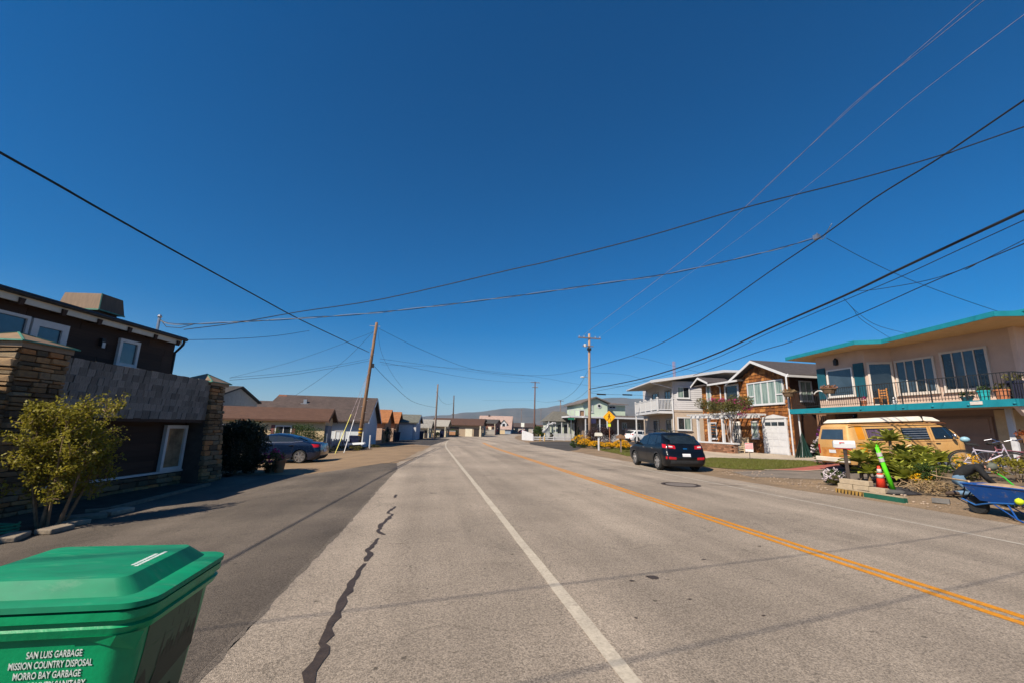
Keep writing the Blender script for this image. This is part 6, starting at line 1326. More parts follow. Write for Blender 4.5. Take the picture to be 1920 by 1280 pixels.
# ------------------------------------------------------------------ signs, mailboxes, posts
SYEL = mat('sign_amber', (0.78, 0.36, 0.004), 0.45, var=0.05)
SBLK = mat('sign_black', (0.01, 0.01, 0.01), 0.5)
ps = thing('crossing_sign', 'amber diamond pedestrian crossing sign on a rusty post', 'sign', (16.42, 38.0, .12), R(-20))
Bx('post', mat('rusty_post', (0.30, 0.12, 0.06), 0.8, var=0.2), ps, -.03, .03, 0, .05, 0, 3.2)
MB().ext([(0, 2.22), (.58, 2.80), (0, 3.38), (-.58, 2.80)], 'y', -.02, 0).build('diamond', SYEL, ps, bevel=.004)
mb = MB()
e_ = [(0, 2.30), (.50, 2.80), (0, 3.30), (-.50, 2.80)]; e2 = [(0, 2.325), (.475, 2.80), (0, 3.275), (-.475, 2.80)]
for i in range(4):
    a, b, c, d_ = e_[i], e_[(i+1) % 4], e2[(i+1) % 4], e2[i]; mb.add([(a[0], -.023, a[1]), (b[0], -.023, b[1]), (c[0], -.023, c[1]), (d_[0], -.023, d_[1])], [(0, 1, 2, 3)])
mb.build('border', SBLK, ps)
mb = MB()      # walking figure pictogram
mb.lathe([(0, -.028), (.058, -.028), (.058, -.022), (0, -.022)], 14, axis='y', c=(0.0, 0, 3.06))
for pts, w in (([(0.0, 2.98), (-.01, 2.78)], .10), ([(-.01, 2.8), (-.07, 2.66), (-.15, 2.52)], .055), ([(.0, 2.8), (.07, 2.68), (.11, 2.5)], .055), ([(0.0, 2.97), (-.10, 2.88), (-.14, 2.78)], .04), ([(.01, 2.97), (.09, 2.90), (.15, 2.82)], .04)):
    for i in range(len(pts)-1): mb.bar((pts[i][0], -.026, pts[i][1]), (pts[i+1][0], -.026, pts[i+1][1]), w, .006, up=(0, 1, 0))
mb.build('walking_figure', SBLK, ps)
Bx('lime_plate', mat('sign_lime', (0.50, 0.58, 0.03), 0.45), ps, -.13, .13, -.02, 0, 1.92, 2.2)
mw_ = thing('mailbox', 'white mailbox on a white post before the yellow flower bed', 'mailbox', (13.72, 34.0, .07), R(-15))
Bx('post', WHITE, mw_, -.06, .06, -.06, .06, 0, 1.15); MB().ext([(-.3, 1.15), (.3, 1.15), (.3, 1.33), (.22, 1.42), (-.22, 1.42), (-.3, 1.33)], 'y', -.2, .2).build('box', mat('cream_box', (0.58, 0.55, 0.48), 0.6), mw_)
mb_ = thing('mailbox', 'brown wooden mailbox on a post beside the black crossover', 'mailbox', (14.1, 30.6, .06), R(-15))
Bx('post', POLEGREY, mb_, -.05, .05, -.05, .05, 0, 1.05); MB().ext([(-.32, 1.05), (.32, 1.05), (.32, 1.22), (0, 1.36), (-.32, 1.22)], 'y', -.2, .2).build('box', POLEWOOD, mb_)
wp = thing('marker_post', 'slim white post beside the pale blue cottage', 'post', (-4.35, 34.6, zg(-4.35, 34.6))); MB().tube([(0, 0, 0), (0, 0, 1.0)], .06, 8).build('shaft', WHITE, wp)
for k, (x, y) in enumerate(((-.2, 61.5), (.5, 62.0))):
    o = thing('marker_post', ('nearer' if k == 0 else 'farther')+' of two short white posts by the second pole', 'post', (x, y, 0)); MB().tube([(0, 0, 0), (0, 0, .75)], .05, 8).build('shaft', WHITE, o)
ds = thing('road_sign', 'distant white rectangular sign on a thin post', 'sign', (25.2, 117, 0), R(-15)); Bx('post', STEEL, ds, -.04, .04, -.04, .04, 0, 3.2); Bx('panel', mat('pale_sign', (0.62, 0.64, 0.58), 0.6), ds, -.45, .45, -.06, -.04, 2.2, 3.3)
# white picket fence and gate things before the cottages
pfl = thing('picket_fence', 'white picket fence between the sedan and the leaning pole', 'fence', (-9.4, 33.2, zg(-9, 33)), R(4))
for k in range(22): inst(pk_, 'picket', pfl, (k*.17, 0, 0), (0, 0, 0), (1, 1, 1.0+.0*k))
for z0 in (.25, .68): Bx('rail', WHITE, pfl, -.1, 3.7, .02, .06, z0, z0+.07)
rmp = MB().bar((0, 0, .45), (1.5, -.5, .58), .06, .14).build('sloped_rail', WALLLW, None, loc=(-5.9, 33.0, zg(-6, 33))); tag(rmp, 'sloping grey-white rail beside the picket fence', 'rail')
wb = thing('waste_bin', 'dark blue wheeled bin behind the coloured guy guards', 'bin', (-5.25, 33.2, zg(-5, 33))); MB().add([(-.25, -.28, 0), (.25, -.28, 0), (.25, .28, 0), (-.25, .28, 0), (-.32, -.36, .95), (.32, -.36, .95), (.32, .36, .95), (-.32, .36, .95)], [(3, 2, 1, 0), (4, 5, 6, 7), (0, 1, 5, 4), (1, 2, 6, 5), (2, 3, 7, 6), (3, 0, 4, 7)]).build('tub', mat('bin_navy', (0.01, 0.015, 0.05), 0.5), wb); Bx('lid', mat('bin_navy', (0.01, 0.015, 0.05), 0.5), wb, -.34, .34, -.38, .38, .955, 1.03)
# ------------------------------------------------------------------ planting
BARK = mat('shrub_bark', (0.20, 0.135, 0.08), 0.9, var=0.3, scale=8)
# airy yellow-green shrub in front of the stone house
yb = thing('yellow_green_shrub', 'airy yellow-green shrub with bare grey stems against the stone house', 'shrub', (-6.62, 9.62, zg(-6.62, 9.62)))
tips = []
rs = random.Random(3)
for k in range(11):
    a = 2*math.pi*k/11+rs.uniform(-.3, .3); rad = rs.uniform(.22, .55); h = rs.uniform(1.2, 2.05)
    p = [Vector((.16*math.cos(a), .16*math.sin(a), 0)), Vector((rad*.6*math.cos(a), rad*.6*math.sin(a), h*.3)), Vector((rad*.85*math.cos(a), rad*.85*math.sin(a), h*.64)), Vector((rad*math.cos(a), rad*math.sin(a), h))]
    MB().tube(smooth_pts(p, 3), [.024-.0019*i for i in range(10)], 6).build('stem', BARK, yb)
    tips += [p[2], p[3], p[2].lerp(p[3], .5), p[1].lerp(p[2], .5)]
mb = MB(); twig = MB()
for p in tips+[Vector((rs.uniform(-.5, .5), rs.uniform(-.5, .5), rs.uniform(.45, 2.1))) for _ in range(120)]:
    for _ in range(3):
        d_ = Vector((rs.uniform(-1, 1), rs.uniform(-1, 1), rs.uniform(.1, 1.3))).normalized(); L = rs.uniform(.15, .42); q = p+d_*L
        twig.tube([p, p+d_*L*.5+Vector((0, 0, .02)), q], [.008, .006, .003], 4)
        dens = 40 if p.z > .9 else 26
        for j in range(dens):
            t = rs.uniform(.1, 1.05); c = p+d_*L*t+Vector((rs.uniform(-.09, .09), rs.uniform(-.09, .09), rs.uniform(-.07, .07)))
            a = Vector((rs.uniform(-1, 1), rs.uniform(-1, 1), rs.uniform(-.2, 1))).normalized(); b = a.cross(Vector((rs.uniform(-1, 1), rs.uniform(-1, 1), rs.uniform(-1, 1)))).normalized(); l = rs.uniform(.035, .075)
            mb.add([c-a*l*.5, c+b*l*.28, c+a*l*.5, c-b*l*.28], [(0, 1, 2, 3)])
tag(mb.build('foliage', LEAFY, yb, fix=False), kind='stuff'); tag(twig.build('twigs', BARK, yb), kind='stuff')
def shrub(name, label, loc, rad, lm, n, size, clumps=12, cat='shrub', group=None, seed=1, flower=None, nf=0, stemm=BARK, low=0.25):
    random.seed(seed); t = thing(name, label, cat, loc, 0, group)
    st_ = MB()
    for k in range(4): st_.tube([(random.uniform(-.05, .05)*rad[0], random.uniform(-.05, .05), 0), (random.uniform(-.4, .4)*rad[0], random.uniform(-.4, .4)*rad[1], rad[2]*.85)], [.032*min(1, rad[2]/1.6), .012*min(1, rad[2]/1.6)], 5)
    st_.build('stem', stemm, t)
    mb = MB()
    for k in range(clumps):
        d_ = Vector((random.gauss(0, 1), random.gauss(0, 1), random.gauss(0, .8))).normalized()
        d_.z = random.uniform(-1, 1); q_ = math.sqrt(max(.05, 1-.75*d_.z*d_.z)); a_ = random.uniform(0, 6.28); c = (math.cos(a_)*rad[0]*.62*q_, math.sin(a_)*rad[1]*.62*q_, rad[2]*(.56+.40*d_.z))
        leaves(mb, (c[0], c[1], max(c[2], rad[2]*.16)), (rad[0]*random.uniform(.28, .50), rad[1]*random.uniform(.28, .50), rad[2]*random.uniform(.16, .28)), n//clumps, size)
    tag(mb.build('foliage', lm, t, fix=False), kind='stuff')
    if flower:
        fb = MB()
        for k in range(nf):
            d_ = Vector((random.gauss(0, 1), random.gauss(0, 1), abs(random.gauss(0, .8)))).normalized()
            leaves(fb, (d_.x*rad[0]*.95, d_.y*rad[1]*.95, rad[2]*.5+d_.z*rad[2]*.62), (.07, .07, .06), 7, size*1.0)
        tag(fb.build('flowers', flower, t, fix=False), kind='stuff')
    return t
G = lambda x, y: (x, y, zg(x, y))
shrub('dark_hedge', 'dense dark hedge bush beside the far stone pillar', G(-7.25, 18.8), (1.1, 1.0, 1.85), LEAFD, 20000, .10, 34, 'hedge', seed=11)
shrub('dark_hedge', 'lower dark bush in front of the sedan bonnet', G(-8.9, 21.0), (1.2, .8, 1.3), LEAFD, 4500, .09, 18, 'hedge', seed=12)
shrub('flowering_shrub', 'low shrub with a mound of magenta flowers beside the dark hedge', G(-6.15, 19.4), (.4, .4, .8), LEAFG, 1200, .08, 8, seed=13, flower=PINKF, nf=45)
shrub('flowering_shrub', 'rusty reddish shrub at the end of the dark hedge', G(-5.95, 18.7), (.32, .32, .6), leafmat('rusty_leaf', (0.13, 0.06, 0.02), (0.05, 0.05, 0.015)), 900, .07, 8, seed=14)
pt_ = thing('terracotta_planter', 'tall terracotta planter beside the magenta flowers', 'planter', G(-5.75, 19.0)); MB().lathe([(0, 0), (.16, 0), (.22, .5), (.25, .5), (.25, .44)], 14).build('pot', POT, pt_); mb = MB(); leaves(mb, (0, 0, .62), (.2, .2, .18), 120, .08); mb.build('plant', LEAFO, pt_, fix=False)
shrub('round_shrub', 'clipped round green shrub before the beige cottage wall', G(-7.95, 30.6), (1.25, .7, 1.75), LEAFG, 7000, .08, 28, seed=15)
shrub('round_shrub', 'loose green shrub below the red shutters', G(-9.4, 30.4), (.8, .5, 1.6), LEAFG, 3200, .09, 14, seed=16)
shrub('round_shrub', 'dark upright shrub at the red-shuttered window', G(-10.9, 30.8), (.45, .4, 1.85), LEAFD, 1500, .09, 10, seed=17)
shrub('flowering_shrub', 'pinkish flowering bush between hedge and cottage window', G(-12.6, 30.2), (.9, .6, 1.5), LEAFG, 1600, .09, 10, seed=18, flower=WHTF, nf=30)
shrub('flowering_shrub', 'dull pink flowers along the picket fence', G(-6.3, 33.4), (.9, .3, .6), LEAFO, 1000, .07, 8, seed=19, flower=PINKF, nf=14)
for k, (x, y, r, h, lab) in enumerate(((-6.6, 31.8, .8, .35, 'patch of low weeds before the picket fence'), (-5.1, 32.5, .6, .35, 'patch of weeds round the guy anchors'), (-4.9, 34.2, .35, .3, 'tuft of weeds at the foot of the leaning pole'), (-4.1, 36.0, .4, .25, 'patch of weeds at the blue cottage corner'))):
    shrub('weed_patch', lab, G(x, y), (r, r*.6, h), LEAFO, 500, .08, 7, 'weeds', seed=20+k)
shrub('dark_shrub', 'dark shrub between the blue cottage and the orange cottages', G(-4.2, 46.5), (.7, .8, 1.3), LEAFD, 1200, .1, 10, seed=30)
shrub('dark_shrub', 'dark bush before the lavender garage', G(-5.2, 53.5), (.8, .6, 1.2), LEAFD, 900, .12, 10, seed=31)
for k, (x, y, r, h, lm, lab) in enumerate(((-2.2, 62.8, .7, .55, LEAFG, 'low green plants in front of the cream shed'), (1.0, 73.0, .9, .9, LEAFD, 'dark bush beside the second pole'), (4.6, 82.5, 1.0, 1.2, LEAFG, 'green bush at the corner of the brown-roofed house'), (10.2, 98.5, 1.0, 2.0, LEAFD, 'dark tall shrub beside the white porch'), (17.6, 118, 1.6, 1.6, LEAFD, 'dark hedge by the red-brown house'), (13.5, 108, 1.5, 1.7, LEAFD, 'dark clipped hedge at the bend'))):
    shrub('street_shrub', lab, G(x, y), (r, r, h), lm, 900, .14, 10, seed=40+k)
# flower bed on the right, before the porch house
for k, (x, y, rx, h, lm, fl, lab) in enumerate((
    (13.3, 38.6, .55, .6, LEAFG, None, 'small green bush at the tip of the flower bed'), (14.0, 38.0, .65, .72, LEAFG, YELF, 'first yellow flowering mound at the tip of the bed'), (14.6, 40.2, 1.1, 1.0, LEAFO, YELF, 'olive bush behind the first yellow mound'),
    (14.5, 36.4, .75, .6, LEAFG, YELF, 'broad yellow mound beside the white mailbox'), (15.3, 35.6, .6, .5, LEAFY, YELF, 'yellow mound at the foot of the crossing sign'), (16.9, 36.6, .7, .65, LEAFG, YELF, 'round yellow mound behind the crossing sign post'), (15.9, 33.9, .65, .5, LEAFG, YELF, 'last yellow mound near the brown mailbox'))):
    shrub('flower_mound', lab, G(x, y), (rx, rx, h), lm, 1300, .09, 9, 'flowers', 'yellow flower mounds in the bed', 50+k, fl, 170 if fl else 0)
shrub('purple_leaf_shrub', 'big purple-brown leaved shrub behind the yellow flowers', G(15.9, 38.9), (1.5, 1.0, 1.85), leafmat('purple_leaf', (0.065, 0.028, 0.028), (0.035, 0.02, 0.018), trans=0.25), 4200, .12, 22, seed=60)
shrub('round_shrub', 'round bright green bush behind the white rail fence', G(15.7, 61.3), (1.1, .8, 1.9), LEAFG, 4200, .12, 14, seed=61)
shrub('round_shrub', 'smaller dark green bush beside the picket fence', G(17.6, 62.0), (.5, .5, 1.1), LEAFD, 800, .12, 8, seed=62)
shrub('conifer_shrub', 'dark narrow conifer by the porch post', G(20.3, 57.6), (.42, .42, 1.9), LEAFD, 1300, .12, 10, seed=63)
shrub('round_shrub', 'dark green trees far behind the white fence', (34, 118, 0), (5, 3, 2.4), LEAFD, 2200, .4, 16, 'trees', seed=64)
shrub('round_shrub', 'row of low dark trees far down the street', (52, 135, 0), (10, 3, 2.6), LEAFD, 2600, .5, 20, 'trees', seed=65)
shrub('dark_shrub', 'spiky plant at the foot of the grey house', G(20.9, 36.6), (.8, .6, 1.5), LEAFO, 900, .16, 9, seed=66)
shrub('flowering_shrub', 'white and purple flowering shrub behind the van', G(17.35, 16.75), (.42, .4, 1.1), LEAFG, 1200, .09, 10, seed=67, flower=WHTF, nf=50)
shrub('flowering_shrub', 'purple flower spike beside the van rear', G(17.7, 17.0), (.25, .25, 1.5), LEAFG, 400, .08, 6, seed=68, flower=PURPF, nf=14)
ub = MB()
for k in range(9):
    a = k*.35; ub.add([(0, 0, 1.5), (.6*math.cos(a), .6*math.sin(a)*.4, 0), (.6*math.cos(a+.3), .6*math.sin(a+.3)*.4, 0)], [(0, 1, 2)]); ub.add([(0, 0, 1.5), (.5*math.cos(a+.15), -.2, 0), (.5*math.cos(a+.3), -.22, .02)], [(0, 1, 2)])
uo = ub.build('folded_tarp', mat('dark_green_canvas', (0.012, 0.05, 0.04), 0.8), None, loc=(21.5, 22.0, zg(21.5, 22))); tag(uo, 'dark green canvas draped under the stair at the teal house corner', 'tarp')
# ------------------------------------------------------------------ green wheeled bin in the foreground
BING = mat('bin_green_plastic', (0.001, 0.25, 0.095), 0.42, var=0.12, scale=3, fine=0.10, fscale=14, bump=.08, bscale=60)
worn(BING, 16, .64, .76, .3, (0.10, 0.22, 0.13), (1, 1, .4))
BINL = mat('bin_lid_plastic', (0.001, 0.235, 0.105), 0.55, col2=(0.022, 0.18, 0.10), scale=2.5, stretch=(1, 3, 1), spec=0.12, fine=0.10, fscale=9)
worn(BINL, 5, .56, .72, .38, (0.16, 0.30, 0.20), (1, 3.5, 1)); worn(BINL, 26, .66, .74, .5, (0.20, 0.30, 0.22))
BINF = mat('bin_front_sticker', (0.035, 0.085, 0.045), 0.5, var=0.1, scale=4)
BINK = mat('bin_sticker_dark', (0.003, 0.022, 0.014), 0.5, var=0.2)
INK = worn(mat('bin_white_print', (0.56, 0.61, 0.58), 0.6, var=0.1, scale=60), 90, .55, .66, .7, (0.05, 0.24, 0.12))
wbn = thing('green_wheeled_bin', 'big green wheeled refuse bin with white lettering on its side', 'bin', (-1.25, 2.12, zg(-1.2, 2.12)+.005))
# local: front faces +x (the street), lettered side faces -y (the camera); tub tapers downwards
def ring(hx0, hx1, hy, z, r=.07, n=5):
    pts = []
    for cx_, cy_, a0 in ((hx1-r, hy-r, 0), (hx0+r, hy-r, 90), (hx0+r, -hy+r, 180), (hx1-r, -hy+r, 270)):
        for k in range(n+1): a = R(a0+90*k/n); pts.append((cx_+r*math.cos(a), cy_+r*math.sin(a), z))
    return pts
def loft(rings, cap0=True, cap1=True):
    n = len(rings[0]); vs = [p for r_ in rings for p in r_]; fs = []
    for i in range(len(rings)-1):
        for j in range(n): fs.append((i*n+j, i*n+(j+1) % n, (i+1)*n+(j+1) % n, (i+1)*n+j))
    if cap0: fs.append(tuple(range(n-1, -1, -1)))
    if cap1: fs.append(tuple(range((len(rings)-1)*n, len(rings)*n)))
    return MB().add(vs, fs)
tub = loft([ring(-.25, .20, .215, .05), ring(-.265, .215, .222, .12), ring(-.30, .292, .276, .80), ring(-.305, .300, .283, .905)]).build('tub', BING, wbn, smooth=True)
m_ = tub.modifiers.new('edge', 'EDGE_SPLIT'); m_.split_angle = R(40)
# rim: flared collar, lip, a shadow gap and the second lip
rim = loft([ring(-.31, .302, .285, .895, .075), ring(-.335, .322, .298, .90, .085), ring(-.345, .335, .305, .925, .09), ring(-.335, .325, .298, .932, .09), ring(-.335, .325, .298, .944, .09), ring(-.35, .34, .310, .950, .09), ring(-.35, .34, .310, .975, .09), ring(-.33, .32, .29, .98, .08)]).build('rim', BING, tub, smooth=True)
m_ = rim.modifiers.new('edge', 'EDGE_SPLIT'); m_.split_angle = R(35)
MB().add([(.10, -.302, .902), (.26, -.302, .902), (.325, -.27, .902), (.303, -.262, .84), (.24, -.288, .865), (.12, -.288, .90)], [(0, 1, 2, 3, 4, 5)]).build('corner_gusset', BING, tub)
# lid: flange, chamfer up to a raised panel, hinge end behind
lid = loft([ring(-.375, .345, .315, .985, .09), ring(-.375, .345, .315, 1.003, .09), ring(-.36, .315, .285, 1.010, .07), ring(-.34, .268, .265, 1.010, .05), ring(-.31, .215, .225, 1.058, .04), ring(-.27, .205, .212, 1.061, .04)]).build('lid', BINL, wbn, smooth=True)
m_ = lid.modifiers.new('edge', 'EDGE_SPLIT'); m_.split_angle = R(22)
for y in (-.14, .14): MB().tube([(-.36, y, 1.0), (-.43, y, .99), (-.46, y, .95), (-.42, y, .90), (-.33, y, .90)], .018, 8).build('handle_bracket', BING, wbn)
MB().tube([(-.455, -.24, .955), (-.455, .24, .955)], .017, 10).build('handle_bar', BING, wbn)
for y in (-.25, .25):
    w_ = MB().lathe([(.05, -.03), (.125, -.03), (.13, 0), (.125, .03), (.05, .03)], 20, axis='y').build('wheel', BLACK, wbn, loc=(-.27, y, .13)); MB().lathe([(0, -.02), (.06, -.02), (.06, .02), (0, .02)], 12, axis='y').build('hub', STEEL, w_)
MB().tube([(-.27, -.25, .13), (-.27, .25, .13)], .012, 6).build('axle', STEEL, wbn)
# lettering on the lettered side: the face leans in slightly downwards
lean = math.atan((.283-.222)/(.905-.12))
def facey(z): return -(.222+(z-.12)*(.276-.222)/.68 if z < .8 else .276+(z-.8)*.007/.105)-.002
for k, (s_, wd) in enumerate((('SAN LUIS GARBAGE', .158), ('MISSION COUNTRY DISPOSAL', .236), ('MORRO BAY GARBAGE', .19), ('SOUTH COUNTY SANITARY', .235))):
    z = .847-k*.031
    o = text('lettering', s_, INK, tub, (.080-.006*k, facey(z), z), (R(90)+lean, 0, 0), .029)
    bpy.context.view_layer.update(); o.scale = (wd/max(.01, o.dimensions.x), 1, 1)
# two lines of small print on the lid, worn to streaks
for k in range(2):
    mb = MB(); y = -.10+.015*k
    while y < .10-.03*k:
        w = random.uniform(.008, .018); mb.box(.165-k*.019, .178-k*.019, y, y+w, 1.0612, 1.0617); y += w+.004
    tag(mb.build('lid_print', INK, lid), kind='stuff')
# street-facing front: big sticker with grass blades and a pale emblem
def fx(z): return (.215+(z-.12)*(.292-.215)/.68 if z < .8 else .292+(z-.8)*.008/.105)+.002
def fq(pts, m, nm, off=0.0): return MB().add([(fx(z)+off, y, z) for y, z in pts], [tuple(range(len(pts)))]).build(nm, m, tub)
fq([(-.19, .80), (.19, .80), (.19, .885), (-.19, .885)], BINF, 'front_sticker'); fq([(-.185, .25), (.185, .25), (.19, .799), (-.19, .799)], BINF, 'front_sticker')
gb_ = MB()
for k in range(15):
    y = -.06+k*.0175; h = (.12, .05, .16, .09, .20, .07, .13, .18, .06, .15, .1, .2, .08, .16, .12)[k]; b = .70-.0*k
    gb_.add([(fx(b)+.001, y-.012, b), (fx(b)+.001, y+.012, b), (fx(b+h)+.001, y+random.uniform(-.01, .01), b+h)], [(0, 1, 2)])
gb_.add([(fx(.64)+.001, -.10, .60), (fx(.7)+.001, -.06, .705), (fx(.7)+.001, .20, .705), (fx(.68)+.001, .20, .66)], [(0, 1, 2, 3)])
gb_.add([(fx(.64)+.001, -.18, .60), (fx(.7)+.001, -.17, .70), (fx(.72)+.001, -.14, .73), (fx(.6)+.001, -.085, .60), (fx(.58)+.001, -.08, .56), (fx(.62)+.001, -.105, .61)], [(0, 1, 2, 3, 4, 5)])
tag(gb_.build('grass_emblem', BINK, tub), kind='stuff')
eb = MB().lathe([(0, 0), (.035, 0)], 16, axis='x').lathe([(.045, 0), (.055, 0)], 16, axis='x'); eb.build('round_emblem', mat('emblem_grey_green', (0.13, 0.19, 0.17), 0.5), tub, loc=(fx(.53)+.001, -.03, .53)); MB().lathe([(0, 0), (.05, 0)], 16, axis='x').build('round_emblem', mat('emblem_grey_green', (0.13, 0.19, 0.17), 0.5), tub, loc=(fx(.56)+.001, .05, .56))

# ------------------------------------------------------------------ roadside garden works on the right
CONE = mat('cone_orange', (0.72, 0.055, 0.025), 0.5, var=0.06); REFL = mat('reflective_band', (0.44, 0.42, 0.39), 0.6, var=0.12)
co = thing('traffic_cone', 'orange traffic cone with two pale bands leaning on the block wall', 'cone', (13.15, 10.85, zg(13.15, 10.85)+.02)); co.rotation_euler = (R(6), R(-9), 0)
MB().box(-.18, .18, -.18, .18, 0, .03).build('base', CONE, co, bevel=.01)
pr = lambda z: .145-(.145-.03)*(z-.03)/.67
MB().lathe([(pr(.03), .03), (pr(.70), .70), (pr(.70)*.7, .70)], 20).build('body', CONE, co, smooth=True)
for a, b in ((.36, .46), (.50, .62)): MB().lathe([(pr(a)+.003, a), (pr(b)+.003, b)], 20).build('band', REFL, co, smooth=True)
GRN = mat('post_bright_green', (0.10, 0.62, 0.012), 0.45, var=0.08)
dl = thing('delineator_post', 'bright green channel post leaning from a black rubber base', 'post', (13.05, 10.45, zg(13.05, 10.45)))
MB().lathe([(0, .0), (.26, .0), (.26, .05), (.2, .09), (.08, .1), (0, .1)], 8).build('base', mat('grey_rubber', (0.085, 0.08, 0.075), 0.8), dl)
ax_ = Vector((-.30, .06, 1.26))
MB().tube([(0, 0, .08), ax_*.5+Vector((0, 0, .02)), ax_], [.062, .058, .045], 10).build('shaft', GRN, dl, smooth=True)
for a, b in ((.68, .76), (.80, .88)): MB().tube([ax_*a, ax_*b], .064, 10).build('band', REFL, dl)
MB().tube([ax_, ax_*1.05+Vector((.02, 0, 0)), ax_*1.02+Vector((.06, 0, 0))], .02, 6).build('top_loop', GRN, dl)
BLK = mat('tan_concrete_block', (0.36, 0.29, 0.20), 0.9, var=0.12, scale=6, bump=0.3, bscale=40)
bwall = thing('block_stack', 'short stack of tan concrete blocks behind the storm drain', 'blocks', (12.75, 11.2, zg(12.75, 11.2)), R(8))
for (x, y, z, s) in ((0, .35, 0, 1), (0, -.1, 0, 1), (.02, .3, .145, 1), (0, -.13, .145, 1), (-.05, -.56, 0, 1)): MB().box(-.1, .1, -.21, .21, 0, .14).build('block', BLK, bwall, bevel=.012, loc=(x, y, z))
dr = thing('storm_drain_kerb', 'kerb board painted in yellow and black stripes then dark green', 'kerb', (11.97, 10.3, 0.005))
Bx('striped_board', mat('kerb_ochre', (0.30, 0.18, 0.045), 0.8, var=0.2), dr, -.05, .06, .07, .92, 0, .13)
for k in range(8): MB().ext([(.10+k*.105, .005), (.15+k*.105, .005), (.115+k*.105, .127), (.065+k*.105+.03, .127)], 'x', -.053, -.0505).build('stripe', SBLK, dr)
Bx('green_board', mat('kerb_dark_green', (0.012, 0.085, 0.055), 0.6, var=0.2, scale=6), dr, -.06, .055, -.98, .065, 0, .135)
Bx('top_board', mat('weathered_board', (0.36, 0.28, 0.18), 0.9, var=0.2), dr, -.04, .12, -.95, .9, .137, .155)
# mailbox by the van
mbx = thing('mailbox', 'white mailbox with a red flag on a dark post before the camper van', 'mailbox', (12.85, 11.6, zg(12.85, 11.6)), R(-42))
Bx('post', mat('dark_brown_post', (0.05, 0.038, 0.032), 0.8), mbx, -.045, .045, -.045, .045, -.05, 1.2)
MB().ext([(-.09, 1.20), (.10, 1.20), (.10, 1.33), (.075, 1.40), (.03, 1.43), (-.03, 1.43), (-.075, 1.40), (-.10, 1.33)], 'x', -.27, .27).build('box', WHITE, mbx, bevel=.004)
MB().box(-.13, .0, -.115, -.101, 1.355, 1.375).box(-.13, -.1, -.115, -.101, 1.33, 1.355).build('flag', mat('flag_red', (0.5, 0.02, 0.03), 0.5), mbx); Bx('base_tray', mat('dull_red', (0.25, 0.04, 0.04), 0.7), mbx, -.24, .2, -.09, .09, 1.17, 1.199)
Bx('door', mat('pale_blue_door', (0.42, 0.47, 0.50), 0.6), mbx, -.29, -.271, -.09, .09, 1.21, 1.40)

# succulents: every broad leaf is a piece of its own
AGV = leafmat('agave_leaf', (0.42, 0.42, 0.07), (0.22, 0.26, 0.045), 0.5, 0.3, rnd=0.3)
def leaf_mesh():
    vs = []; fs = []; prof_ = [(0, .045, 0), (.12, .075, .03), (.28, .11, .05), (.43, .085, .035), (.56, .008, -.02)]
    for x, w, z in prof_: vs += [(x, -w, z+.02), (x, 0, z-.012), (x, w, z+.02)]
    for i in range(len(prof_)-1):
        a = i*3; fs += [(a, a+1, a+4, a+3), (a+1, a+2, a+5, a+4)]
    b = MB().add(vs, fs); return b.mesh('agave_leaf', AGV, True)
lf = leaf_mesh()
AG = [(15.49, 12.29, 1.60, 'tallest agave rosette rising before the van windows'), (14.60, 12.12, 1.24, 'agave rosette between the mailbox and the tallest rosette'), (13.84, 12.02, .90, 'agave rosette beside the mailbox post'), (16.14, 12.48, 1.14, 'agave rosette in front of the peace sign'), (16.37, 12.02, 1.14, 'dark agave rosette below the louvred van window'), (16.03, 11.62, .85, 'agave rosette near the bicycle wheel'), (14.62, 11.51, .65, 'low agave rosette behind the green post'), (14.68, 11.98, .84, 'agave rosette in the middle of the clump'), (15.56, 11.83, .76, 'agave rosette low under the tallest one'), (14.95, 11.17, .52, 'front agave rosette at the edge of the bed'), (13.83, 11.77, .55, 'lowest agave rosette beside the block stack'), (16.57, 11.60, .96, 'agave rosette nearest the bicycles'), (14.38, 11.09, .42, 'small yellowish agave rosette behind the cone'), (14.2, 11.75, .75, 'agave rosette behind the mailbox post'), (15.1, 11.6, .95, 'agave rosette at the heart of the clump'), (15.9, 12.1, .8, 'agave rosette below the van sliding door'), (14.5, 11.8, .45, 'agave rosette close to the ground behind the blocks'), (15.35, 11.35, .45, 'agave rosette near the leafy patch')]
rg = random.Random(21)
for (x, y, z, lab) in AG:
    g0 = zg(x, y); t = thing('agave_plant', lab, 'agave', (x, y, g0), 0, 'agaves in the roadside bed'); h = max(.12, z-g0-.06)
    MB().tube([(rg.uniform(-.05, .05), rg.uniform(-.05, .05), -.05), (0, 0, h)], [.06, .045], 7).build('stem', BARK, t)
    n = 28; s = rg.uniform(.98, 1.22)
    for k in range(n):
        a = k*2.4+rg.uniform(-.15, .15); el = -4+72*(k/n)**1.0+rg.uniform(-7, 7); q = s*(1.0-.35*(k/n))
        inst(lf, 'leaf', t, (0, 0, h+.02*k/n), (0, -R(el), a), (q, q*1.05, q))
# wheelbarrow with sand, tools, bucket things
BLUB = mat('barrow_blue', (0.005, 0.058, 0.24), 0.5, var=0.1, scale=4)
worn(BLUB, 9, .56, .70, .55, (0.20, 0.16, 0.12)); worn(BLUB, 40, .66, .72, .6, (0.12, 0.06, 0.03))
SAND = mat('barrow_sand', (0.36, 0.25, 0.15), 0.95, var=0.25, scale=9, bump=0.8, bscale=30)
wh = thing('wheelbarrow', 'blue steel wheelbarrow heaped with sand at the road edge', 'wheelbarrow', (12.10, 7.45, 0.02), R(-92))
